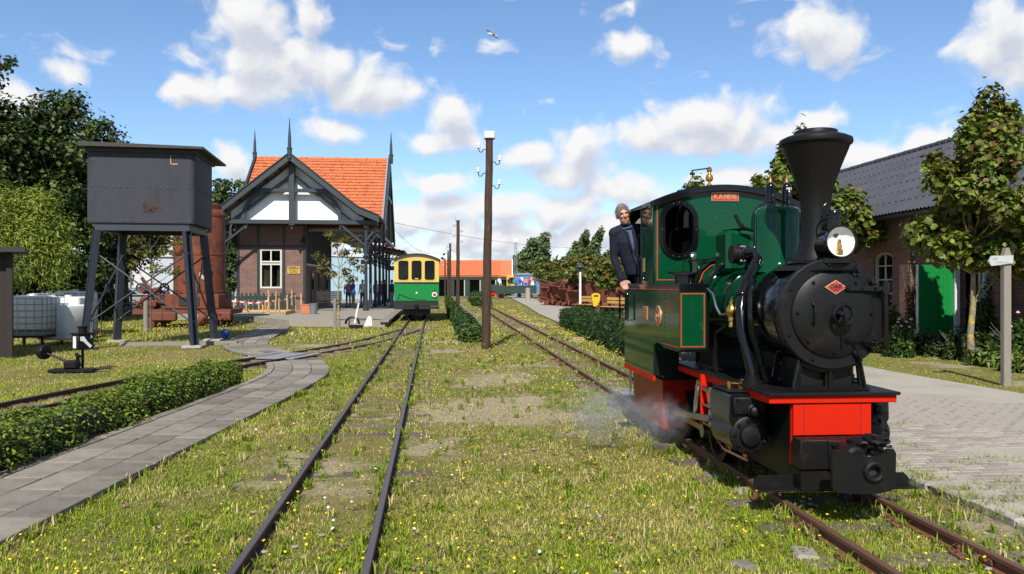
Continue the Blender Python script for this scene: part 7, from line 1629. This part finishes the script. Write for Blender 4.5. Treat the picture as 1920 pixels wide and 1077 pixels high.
# leaning poplars
for k, (px, D, top, r, ln_) in enumerate(((1000, 150, 438, 4.2, .9), (982, 150, 448, 4.6, .7), (968, 150, 475, 4.2, .4), (1104, 150, 430, 3.0, .8), (1082, 152, 434, 3.0, .7), (1068, 154, 455, 3.2, .5), (1012, 155, 470, 3.8, .5), (1150, 130, 460, 4.5, .4))):
    hh = Z(top, D); g = np.random.default_rng(80+k); cl = [(ln_*2.6*f*f+g.normal()*.26*r*(1.1-f), g.normal()*.3*r, hh*(.22+.71*f), r*(.50-.27*f), r*.45, hh*.085) for f in np.linspace(0, 1, 15)]
    tree('leaning_poplar', ('tallest', 'second', 'lowest left', 'right crest', 'left crest', 'small', 'inner', 'pale far')[k]+' wind bent poplar in the '+('left' if px < 1050 else 'right')+' clump beyond the path', (X(px, D), D), hh, cl, 5200, .48, G_POP, .25, hh*.8, 80+k, group='wind bent poplars beyond the path', limbs=False)
# far wood all along the horizon
g = np.random.default_rng(5); P = []
for k in range(900):
    a = g.uniform(-1.25, 1.25); dd_ = g.uniform(190, 300); hh = g.uniform(4, 8)*(.6+.8*vnoise(np.array([a*9]), np.array([0.]))[0]); n = 34
    P.append(np.array([dd_*math.sin(a), dd_*math.cos(a), hh*.45])+g.normal(size=(n, 3))*np.array([4, 3, hh*.3]))
P = np.concatenate(P); P[:, 2] = np.abs(P[:, 2]); fw = leaf_mesh('far_wood', P, 1.5, G_MID, None, 5); tag(fw, 'low band of far off trees along the horizon', 'wood', kind='stuff')
# ---- hedges
def hedge(label, pts, w, h, n, leaf, cols, seed, name='hedge'):
    g = np.random.default_rng(seed); P = spline(pts, .2); T = np.gradient(P, axis=0); T /= np.linalg.norm(T, axis=1)[:, None]; Nn = np.stack([T[:, 1], -T[:, 0]], 1)
    t = thing(name, label, 'hedge', (0, 0, 0)); m = len(P)
    ca = [(-.36, 0), (-.40, .5), (-.3, .8), (0, .88), (.3, .8), (.40, .5), (.36, 0)]; V = []
    for i in range(m):
        q = .9+.2*vnoise(np.array([i*.35]), np.array([seed*1.]))[0]; e = .55 if i in (0, m-1) else 1
        for (a, z) in ca: V.append((P[i, 0]+Nn[i, 0]*a*w*q*e, P[i, 1]+Nn[i, 1]*a*w*q*e, z*h*q*e))
    F = [(i*7+k, (i+1)*7+k, (i+1)*7+k+1, i*7+k+1) for i in range(m-1) for k in range(6)]; b = MB().add(V, F+[tuple(range(7)), tuple(range((m-1)*7, m*7))], True); b.build('stems', 'leaf_core', t)  # one solid dark core hull behind the leaf cards, not separate stems
    s = g.uniform(0, m-1, n); i = s.astype(int); f = s-i; c = P[i]*(1-f)[:, None]+P[np.minimum(i+1, m-1)]*f[:, None]; nn_ = Nn[i]
    ph = g.uniform(-.12, math.pi+.12, n); lump = .74+.46*vnoise(s*.42, ph*1.3, seed)+.22*vnoise(s*1.9, ph*4, seed+1); r = lump*(1-.28*g.uniform(0, 1, n)**2)
    cx, sz = np.cos(ph), np.sin(ph); sup = (np.abs(cx)**3.2+np.abs(sz)**3.2)**(-1/3.2); off = cx*sup*w*.5*r; z = np.maximum(.02, sz*sup*h*r)
    tt = T[i]; jit = g.normal(size=(n, 2))*.02
    pts3 = np.column_stack([c[:, 0]+nn_[:, 0]*off+jit[:, 0], c[:, 1]+nn_[:, 1]*off+jit[:, 1], z]); dirs = np.column_stack([nn_[:, 0]*cx, nn_[:, 1]*cx, sz])*.7
    # ends
    ne = n//14; ends = []
    for e in (0, m-1):
        sg = -1 if e == 0 else 1; a = g.uniform(-.5, .5, ne)*w; zz = g.uniform(.05, 1, ne)*h*.95; ends.append(np.column_stack([P[e, 0]+Nn[e, 0]*a+T[e, 0]*sg*g.uniform(-.05, .12, ne), P[e, 1]+Nn[e, 1]*a+T[e, 1]*sg*g.uniform(-.05, .12, ne), zz])); 
    de = np.concatenate([np.tile([-T[0, 0], -T[0, 1], .2], (ne, 1)), np.tile([T[-1, 0], T[-1, 1], .2], (ne, 1))])*.7
    leaf_mesh('leaves', np.concatenate([pts3]+ends), leaf, cols, t, seed, dirs=np.concatenate([dirs, de]), aspect=.6)
    return t
hedge('low clipped hedge between the branch track and the slab path', [(-4.72, 4.6), (-4.74, 7), (-4.80, 10), (-4.88, 13.2)], .62, .38, 22000, .045, G_HEDGE2, 91)
hedge('narrow hedge with stakes between the two tracks behind the telegraph pole', [(-1.2, 23.2), (-1.6, 27), (-2.9, 40), (-4.2, 54), (-6.2, 76)], .55, .55, 13000, .10, G_HEDGE, 92)
hedge('dark clipped hedge along the path behind the locomotive', [(2.55, 33), (2.75, 28), (3.05, 22), (3.3, 17), (3.55, 14)], 1.1, .70, 21000, .075, [(.03, .075, .012), (.045, .10, .018), (.02, .05, .01), (.06, .12, .02)], 93)
hedge('small hedge far along the right track', [(-2.3, 62), (-3.0, 72), (-4.2, 88)], 1.3, .85, 5000, .15, G_HEDGE, 94)
# ---- planting along the barn
def bushp(label, px, D, w, h, n, leaf, cols, seed, flowers=None, name='garden_bush', asp=.5):
    t = thing(name, label, 'plant', (X(px, D), D, 0)); g = np.random.default_rng(seed)
    st_ = MB()
    for k in range(9): a = g.uniform(0, 6.28); st_.tube([(0, 0, 0), (w*.25*math.cos(a), w*.2*math.sin(a), h*.5), (w*.5*math.cos(a), w*.4*math.sin(a), h*g.uniform(.6, .95))], [.014, .01, .005], 5)
    st_.build('stems', 'bark', t)
    d = g.normal(size=(n, 3)); d[:, 2] = np.abs(d[:, 2]); d /= np.linalg.norm(d, axis=1)[:, None]; r = g.uniform(.25, 1, n)**.5*(.8+.3*np.sin(d[:, 0]*6+seed)*np.sin(d[:, 1]*5))
    P = d*r[:, None]*np.array([w/2, w*.4, h]); P[:, 2] += .02; leaf_mesh('foliage', P, leaf, cols, t, seed, dirs=d*.5, aspect=asp)
    if flowers:
        fm = MB()
        for _ in range(flowers[1]): a = g.uniform(0, 6.28); q = g.uniform(.2, .9); fm.lathe([(.025, -.01), (.042, .0), (.018, .03), (0, .035)], (w*.45*q*math.cos(a), -w*.35*q*abs(math.sin(a)), h*g.uniform(.8, 1.12)), (g.normal()*.2, -.2, 1), 8)
        fm.build('flower_heads', flowers[0], t)
GB = [(.05, .10, .02), (.08, .13, .025), (.045, .075, .018), (.06, .05, .02)]
bushp('tall dry ornamental grass against the barn wall beside the smokebox door', 1672, 19.5, 1.1, 1.15, 2600, .30, [(.20, .18, .05), (.13, .15, .03), (.22, .17, .07)], 101, name='ornamental_grass', asp=.06)
bushp('leafy plant with pale pink flower heads at the left end of the barn border', 1690, 18.3, .8, .85, 1500, .10, G_HEDGE, 102, ('petal_pink', 7))
bushp('dark leafy bush below the left half of the green door', 1722, 19, 1.1, .7, 1500, .10, GB, 103); bushp('dark leafy bush below the right half of the green door', 1770, 18.6, 1.1, .6, 1500, .10, GB, 104)
bushp('upright leafy plant climbing beside the barn drain pipe', 1845, 18.8, .9, 1.9, 2200, .12, G_HEDGE, 105); bushp('dark bush right behind the lichen covered trunk', 1826, 18.2, 1.0, 1.0, 2000, .10, GB, 106)
bushp('low plant with long pale green leaves beside the finger post', 1868, 16.4, 1.1, .5, 700, .24, [(.12, .19, .03), (.16, .22, .04)], 107, asp=.32); bushp('leafy plant with pink flowers at the right picture edge', 1915, 16.2, 1.2, 1.0, 2200, .12, G_HEDGE, 108, ('petal_pink', 6)); bushp('low pale leaved plant at the right edge of the border', 1912, 15.3, .9, .45, 600, .22, [(.12, .19, .03), (.16, .22, .04)], 109, asp=.32)
bushp('reddish creeper climbing the barn wall left of the green door', 1708, 21.6, .45, 2.6, 1000, .09, [(.14, .10, .02), (.16, .06, .02), (.08, .10, .02)], 110); bushp('low dark bush at the foot of the barn border, between door and trunk', 1800, 17.8, .9, .7, 1600, .09, GB, 111)

# ================================================================== GRASS
def path_dist(x, y):
    d = np.full(len(x), 9.); sel = (x < 0) & (y < 36)
    if sel.any():
        q = np.column_stack([x[sel], y[sel]]); m = np.full(len(q), 9.)
        for p in PC[::4]: m = np.minimum(m, np.hypot(q[:, 0]-p[0], q[:, 1]-p[1]))
        d[sel] = m
    return d
def free(x, y):
    ok = ~((x > np.interp(y, YD, YL)-.1) & (x < np.interp(y, YD, YR)+.02))
    ok &= path_dist(x, y) > .585
    ul = x-LT(y)
    ok &= ~((ul < -1.05) & (y > 31.2) & (y > 31.2+np.maximum(0, (-ul-5))*2.0) & (y < 80))
    for tr_ in (LT(y), RT(y)):
        u = np.abs(x-tr_); ok &= ~((np.abs(u-.37) < .035))
    ok &= ~(x > RT(y)+10.6)
    return ok
def blades(name, label, n, d0, d1, hmin, hmax, wd, seed, seg3=True, xmax=None, flat=False):
    g = np.random.default_rng(seed)
    D = d0*(d1/d0)**g.uniform(0, 1, n) if d1/d0 > 2.2 else np.sqrt(g.uniform(d0*d0, d1*d1, n)); wdt = D*.70+1.5; x = g.uniform(-1, 1, n)*wdt; y = D
    # gather into tufts
    tx = np.round(x/.07); x = x+(np.sin(tx*12.9+np.round(y/.07)*78.2))*.018; y = y+np.cos(tx*39.3+np.round(y/.07)*11.1)*.018
    p = fbm(x*.55, y*.55, 40)+.25*(fbm(x*2.6, y*2.6, 41)-.5); q = fbm(x*1.1+7, y*1.1, 50)
    ul = x-LT(y); ur = x-RT(y)
    mid = (ul > .6) & (ur < 1.2)                       # worn ground between the tracks
    lush = (ul < -.55) & (x > -4.2)
    lawn = x > np.interp(y, YD, YR)
    keep_p = np.where(mid, np.clip((p-.34)*6.0, .35, 1), np.where(lush | lawn, np.clip((p-.22)*6, .45, 1), np.clip((p-.33)*6, .2, 1)))
    sl_l = (np.abs(ul) < .75) & (y < 12); keep_p = np.where((np.abs(ul) < .5), keep_p*.75, keep_p)
    sleeper_clear = ((np.abs(ul) < .62) & (((y*(1/.62)) % 1) < .2)); keep_p = np.where(sleeper_clear, keep_p*.7, keep_p)
    if flat: keep_p = np.where(lush, .25, np.maximum(keep_p*.8, .3))
    ok = free(x, y) & (g.uniform(size=n) < keep_p)
    x, y, p, q, lush, lawn, mid = (a[ok] for a in (x, y, p, q, lush, lawn, mid)); m = len(x)
    hgt = g.uniform(hmin, hmax, m)*(.55+.9*np.clip(p, .2, .8))*np.where(lawn, .6, np.where(mid, .8, 1.0)); hgt *= np.where(g.uniform(size=m) < .012, 2.0, 1)
    a = g.uniform(0, 2*math.pi, m); ln = g.uniform(.025, .07, m) if flat else hgt*g.uniform(.35, 1.25, m); w = wd*g.uniform(.6, 1.3, m)
    cx, sx_ = np.cos(a), np.sin(a); z0 = bumpz(x, y)-.004
    bx_, by_ = -sx_*w/2, cx*w/2
    cg = np.array([(.33, .43, .025), (.26, .36, .020), (.43, .50, .035), (.17, .26, .016)]); cdry = np.array([(.56, .47, .15), (.45, .37, .11), (.68, .59, .25)])
    dry = np.clip(.55-2.2*(q-.5)+np.where(mid, .06, 0)-np.where(lush, .42, 0)-np.where(lawn, .35, 0), .04, .8); isd = g.uniform(size=m) < dry
    col = np.where(isd[:, None], cdry[g.integers(0, 3, m)], cg[g.integers(0, 4, m)])*(1+.25*g.uniform(-1, 1, (m, 1)))
    b0 = np.column_stack([x+bx_, y+by_, z0]); b1 = np.column_stack([x-bx_, y-by_, z0]); mx_, my_ = x+cx*ln*.35, y+sx_*ln*.35
    m0 = np.column_stack([mx_+bx_*.75, my_+by_*.75, z0+hgt*.62]); m1 = np.column_stack([mx_-bx_*.75, my_-by_*.75, z0+hgt*.62]); tp_ = np.column_stack([x+cx*ln, y+sx_*ln, z0+hgt])
    if seg3:
        V = np.stack([b0, b1, m0, m1, tp_], 1).reshape(-1, 3); i = np.arange(m)*5; F = np.concatenate([np.stack([i, i+1, i+3], 1), np.stack([i, i+3, i+2], 1), np.stack([i+2, i+3, i+4], 1)]); k = 5
    else:
        V = np.stack([b0, b1, tp_], 1).reshape(-1, 3); i = np.arange(m)*3; F = np.stack([i, i+1, i+2], 1); k = 3
    o = np_mesh(name, V, F, 'grass_blade', None, np.repeat(np.clip(col, 0, 1), k, 0)); return tag(o, label, 'grass', kind='stuff')
blades('near_grass', 'patchy dry and green grass in the foreground', 300000, 3.3, 8.5, .014, .042, .0058, 1)
blades('thatch', 'matted dry stems lying flat among the foreground grass', 230000, 3.3, 11, .004, .022, .0045, 17, False, flat=True)
blades('middle_grass', 'weedy grass around the tracks in the middle distance', 300000, 8.5, 22, .016, .052, .012, 2, False)
blades('far_grass', 'far grass beyond the telegraph pole', 200000, 22, 95, .035, .10, .03, 3, False)
# taller weeds tufts along rails and edges
def tufts(name, label, n, seed):
    g = np.random.default_rng(seed); P = []; C = []; F = []; k = 0; V = []
    for _ in range(n):
        D = 3.6*(26/3.6)**g.uniform(); mode = g.choice(5, p=[.14, .16, .16, .47, .07])
        x = (LT(D)+g.choice([-.43, -.31, .31, .43]) if mode == 0 else RT(D)+g.choice([-.45, -.3, .3, .45]) if mode == 1 else RT(D)+g.uniform(.5, 1.05) if mode == 2 else g.uniform(LT(D)-1.5, RT(D)+1)) if mode < 4 else PC[g.integers(0, 130)][0]+.66
        y = D
        if not free(np.array([x]), np.array([y]))[0]: continue
        nb = g.integers(7, 18); hh = g.uniform(.05, .12); dryt = g.uniform() < .3
        for _b in range(nb):
            a = g.uniform(0, 6.28); l_ = hh*g.uniform(.5, 1); le = l_*g.uniform(.3, 1.1); w = .004+.0012*D*.2; cx, sx_ = math.cos(a), math.sin(a); ox, oy = g.normal(size=2)*.02
            b_ = np.array([x+ox, y+oy, 0]); s = np.array([-sx_, cx, 0])*w
            V += [b_+s, b_-s, b_+np.array([cx*le*.35, sx_*le*.35, l_*.7])+s*.7, b_+np.array([cx*le*.35, sx_*le*.35, l_*.7])-s*.7, b_+np.array([cx*le, sx_*le, l_])]; F += [(k, k+1, k+3), (k, k+3, k+2), (k+2, k+3, k+4)]; k += 5
            c = np.array((.55, .46, .2) if dryt and g.uniform() < .7 else (.22, .31, .03))*g.uniform(.7, 1.25); C += [c]*5
    o = np_mesh(name, np.array(V), np.array(F), 'grass_blade', None, np.array(C)); tag(o, label, 'grass', kind='stuff')
tufts('weed_tufts', 'taller weed tufts along the rails and kerb', 1500, 8)
# weeds pushing up between the yard bricks and over the kerb
def yard_weeds(n, seed):
    g = np.random.default_rng(seed); V = []; F = []; C = []; k = 0
    for i in range(n):
        D = g.uniform(4.6, 11); u = abs(g.normal())*.75+1.2 if i > n*.45 else g.uniform(1.0, 1.22); x = RT(D)+u; y = D+u*.083; sp = g.uniform(.03, .09)
        for _b in range(g.integers(14, 40)):
            a = g.uniform(0, 6.28); l_ = g.uniform(.02, .07)*(1.4 if i < n*.45 else 1); le = l_*g.uniform(.5, 1.6); w = .0035; cx, sx_ = math.cos(a), math.sin(a); b_ = np.array([x+g.normal()*sp, y+g.normal()*sp*.5, .03]); s = np.array([-sx_, cx, 0])*w
            V += [b_+s, b_-s, b_+np.array([cx*le, sx_*le, l_])]; F.append((k, k+1, k+2)); k += 3; C += [np.array((.22, .31, .03) if g.uniform() < .7 else (.5, .42, .18))*g.uniform(.7, 1.2)]*3
    tag(np_mesh('yard_weeds', np.array(V), np.array(F), 'grass_blade', None, np.array(C)), 'small weeds growing from the joints of the yard paving and kerb', 'weeds', kind='stuff')
yard_weeds(230, 15)
# broad leaved weeds in patches
def weeds(n, seed):
    g = np.random.default_rng(seed); P = []
    for _ in range(n):
        D = 3.6*(30/3.6)**g.uniform(); x = g.uniform(-4, RT(D)+1.1) if g.uniform() < .8 else g.uniform(-.8, 1.5)*D*.3; 
        if not free(np.array([x]), np.array([D]))[0]: continue
        m = g.integers(6, 18); P.append(np.column_stack([x+g.normal(size=m)*.05, D+g.normal(size=m)*.05, g.uniform(.006, .035, m)]))
    o = leaf_mesh('broad_leaf_weeds', np.concatenate(P), .026, [(.17, .27, .03), (.22, .32, .035), (.26, .26, .06), (.3, .2, .1)], None, seed, up=1.6, material='grass_blade'); tag(o, 'low broad leaved weeds scattered through the turf', 'weeds', kind='stuff')
weeds(1100, 9)
# flowers
def flowers(name, label, n, seed, m_, r, d0, d1, hmin, hmax, fn=None):
    g = np.random.default_rng(seed); V = []; F = []; k = 0; S = MB()
    for _ in range(n):
        D = d0*(d1/d0)**g.uniform(); x = g.uniform(-.65*D, .65*D)
        if fn: x, D = fn(g)
        if not free(np.array([x]), np.array([D]))[0] or fbm(np.array([x*.7]), np.array([D*.7]), 60)[0] < .42: continue
        h = g.uniform(hmin, hmax); rr = r*g.uniform(.7, 1.25)*(1+max(0, D-10)*.035); t = Vector((g.normal()*.25, -.35+g.normal()*.25, 1)).normalized(); q = t.to_track_quat('Z', 'Y').to_matrix(); c = Vector((x, D, h))
        ring = [c+q @ Vector((rr*math.cos(6.283*i/8)*(1 if i % 2 else .78), rr*math.sin(6.283*i/8)*(1 if i % 2 else .78), rr*.18)) for i in range(8)]; V += [tuple(c+t*rr*.42)]+[tuple(p) for p in ring]+[tuple(c-t*rr*.4)]
        for i in range(8): F.append((k, k+1+i, k+1+(i+1) % 8)); F.append((k+9, k+1+(i+1) % 8, k+1+i))
        k += 10
    o = np_mesh(name, V, F, m_); tag(o, label, 'flowers', kind='stuff')
flowers('yellow_flowers', 'small yellow wild flowers dotted over the grass', 1500, 3, 'petal_yellow', .0125, 3.7, 40, .03, .10)
flowers('yellow_flowers_by_the_rails', 'yellow wild flowers crowding along the right track and hedge', 700, 4, 'petal_yellow', .016, 4, 40, .05, .22, fn=lambda g: ((lambda D: (RT(D)+g.uniform(.5, 1.3) if g.uniform() < .55 else -.69-.097*(D-20.6)+g.normal()*.7, D))(12*(60/12)**g.uniform())))
flowers('yellow_flowers_under_the_tower', 'yellow wild flowers in the grass behind the water tower', 420, 6, 'petal_yellow', .016, 4, 40, .05, .2, fn=lambda g: (g.uniform(-14, -8.8), g.uniform(24, 36)))
flowers('white_flowers', 'a few small white flowers and daisies in the turf', 80, 5, 'petal_white', .016, 3.8, 22, .02, .06)
# stones and litter
st_ = MB(); g = np.random.default_rng(12)
for _ in range(260):
    D = 3.8*(18/3.8)**g.uniform(); x = g.uniform(-1.2, 1)*D*.4 if g.uniform() < .5 else RT(D)+g.uniform(-.7, 1.0)
    if free(np.array([x]), np.array([D]))[0]: st_.sph((x, D, .004), tuple(g.uniform(.008, .03)*np.array([1, .8, .45])), 6, 4)
o = st_.build('loose_stones', 'kerb_stone', fix=False); tag(o, 'loose pebbles scattered in the worn turf', 'stones', kind='stuff')
for k, (px, D, sz) in enumerate(((1345, 6.9, .20), (1392, 6.4, .14), (1510, 4.9, .2), (1395, 4.7, .14))):
    s_ = MB().box((0, 0, .02), (sz*1.2, sz*.8, .07), ch=.022).build('concrete_lump', 'slab'); s_.location = (X(px, D), D, -.035); s_.rotation_euler = (.05, .04, k*.7); tag(s_, ('flat pale stone left of the cylinder', 'flat pale stone beside the rail guard', 'pale concrete lump between the rusty rails', 'pale concrete lump left of the rusty rails in front')[k], 'stone')
# ---- steam from the cylinder cocks
def steam():
    m = bpy.data.materials.new('steam'); m.use_nodes = True; t = m.node_tree; t.nodes.clear(); l = t.links.new
    tcn = N(t, 'ShaderNodeTexCoord'); ln_ = N(t, 'ShaderNodeVectorMath', operation='LENGTH'); l(tcn.outputs['Object'], ln_.inputs[0])
    fo = N(t, 'ShaderNodeMapRange', interpolation_type='SMOOTHSTEP'); fo.inputs['From Min'].default_value = 1; fo.inputs['From Max'].default_value = .1; l(ln_.outputs['Value'], fo.inputs['Value'])
    nz = N(t, 'ShaderNodeTexNoise'); nz.inputs['Scale'].default_value = 2.2; nz.inputs['Detail'].default_value = 5; nz.inputs['Roughness'].default_value = .65; l(tcn.outputs['Object'], nz.inputs['Vector'])
    r = N(t, 'ShaderNodeMapRange'); r.inputs['From Min'].default_value = .42; r.inputs['From Max'].default_value = .75; l(nz.outputs['Fac'], r.inputs['Value'])
    mu = N(t, 'ShaderNodeMath', operation='MULTIPLY'); l(fo.outputs[0], mu.inputs[0]); l(r.outputs[0], mu.inputs[1]); m2 = N(t, 'ShaderNodeMath', operation='MULTIPLY'); l(mu.outputs[0], m2.inputs[0]); m2.inputs[1].default_value = 6
    pv_ = N(t, 'ShaderNodeVolumePrincipled'); pv_.inputs['Color'].default_value = (.99, .99, .99, 1); l(m2.outputs[0], pv_.inputs['Density']); pv_.inputs['Anisotropy'].default_value = .2
    o = N(t, 'ShaderNodeOutputMaterial'); l(pv_.outputs[0], o.inputs['Volume']); MT['steam'] = m
steam()
for k, (x, y, z, rx, ry, rz) in enumerate(((1.42, 7.5, .40, .34, .34, .30), (.95, 7.9, .40, .55, .45, .38))):
    o = MB().sph((0, 0, 0), 1, 20, 12).build('steam', 'steam'); o.location = (x, y, z); o.scale = (rx, ry, rz); tag(o, ('dense puff of steam at the locomotive cylinder', 'thin drifting steam over the grass beside the locomotive')[k], 'steam', kind='stuff')

# ================================================================== every far-apart piece of a part becomes a part of its own
SKIP = {'lettering', 'number', 'faint_lettering', 'crown', 'leaves', 'foliage', 'person', 'hair', 'trunk', 'stems', 'underline', 'plate_lines', 'beam_seam', 'red_lining', 'tank_beading', 'curtain', 'pump_parts', 'roof_screws', 'flower_heads', 'wings', 'eyebrows', 'tape_band', 'ridge_tiles', 'door_groove', 'cable', 'sleeper'}
def split_parts():
    done = {}
    for o in [o for o in bpy.data.objects if o.type == 'MESH' and o.parent is not None and not o.get('kind')]:
        nm = o.name.split('.')[0]
        if nm in SKIP or len(o.data.vertices) > 9000 or o.data.users > 1: continue
        me = o.data; n = len(me.vertices); V = np.empty(n*3); me.vertices.foreach_get('co', V); V = V.reshape(-1, 3); E = np.empty(len(me.edges)*2, np.int32); me.edges.foreach_get('vertices', E); E = E.reshape(-1, 2)
        lab = np.arange(n)
        while True:
            m = np.minimum(lab[E[:, 0]], lab[E[:, 1]]); l2 = lab.copy(); np.minimum.at(l2, E[:, 0], m); np.minimum.at(l2, E[:, 1], m); l2 = l2[l2]
            if (l2 == lab).all(): break
            lab = l2
        ids = np.unique(lab)
        if len(ids) < 2 or len(ids) > 80: continue
        lo = np.array([V[lab == i].min(0) for i in ids]); hi = np.array([V[lab == i].max(0) for i in ids]); k = len(ids); grp = list(range(k))
        def find(a):
            while grp[a] != a: a = grp[a]
            return a
        tol = .004
        for a in range(k):
            for b in range(a+1, k):
                if (lo[a]-tol <= hi[b]).all() and (lo[b]-tol <= hi[a]).all(): grp[find(a)] = find(b)
        roots = sorted({find(a) for a in range(k)})
        if len(roots) < 2: continue
        import bmesh
        vg = np.zeros(n, int)
        for a in range(k): vg[lab == ids[a]] = roots.index(find(a))
        for r in range(len(roots)-1, -1, -1):
            bm = bmesh.new(); bm.from_mesh(me); bm.verts.ensure_lookup_table(); bmesh.ops.delete(bm, geom=[v for v in bm.verts if vg[v.index] != r], context='VERTS')
            m2 = bpy.data.meshes.new(nm); bm.to_mesh(m2); bm.free()
            for mt_ in me.materials: m2.materials.append(mt_)
            if r == 0: o.data = m2
            else:
                c = link(nm, m2, o.parent); c.location = o.location; c.rotation_euler = o.rotation_euler; c.scale = o.scale
split_parts()
for o in bpy.data.objects:
    if o.name.split('.')[0] == 'roof_screws': o['kind'] = 'stuff'
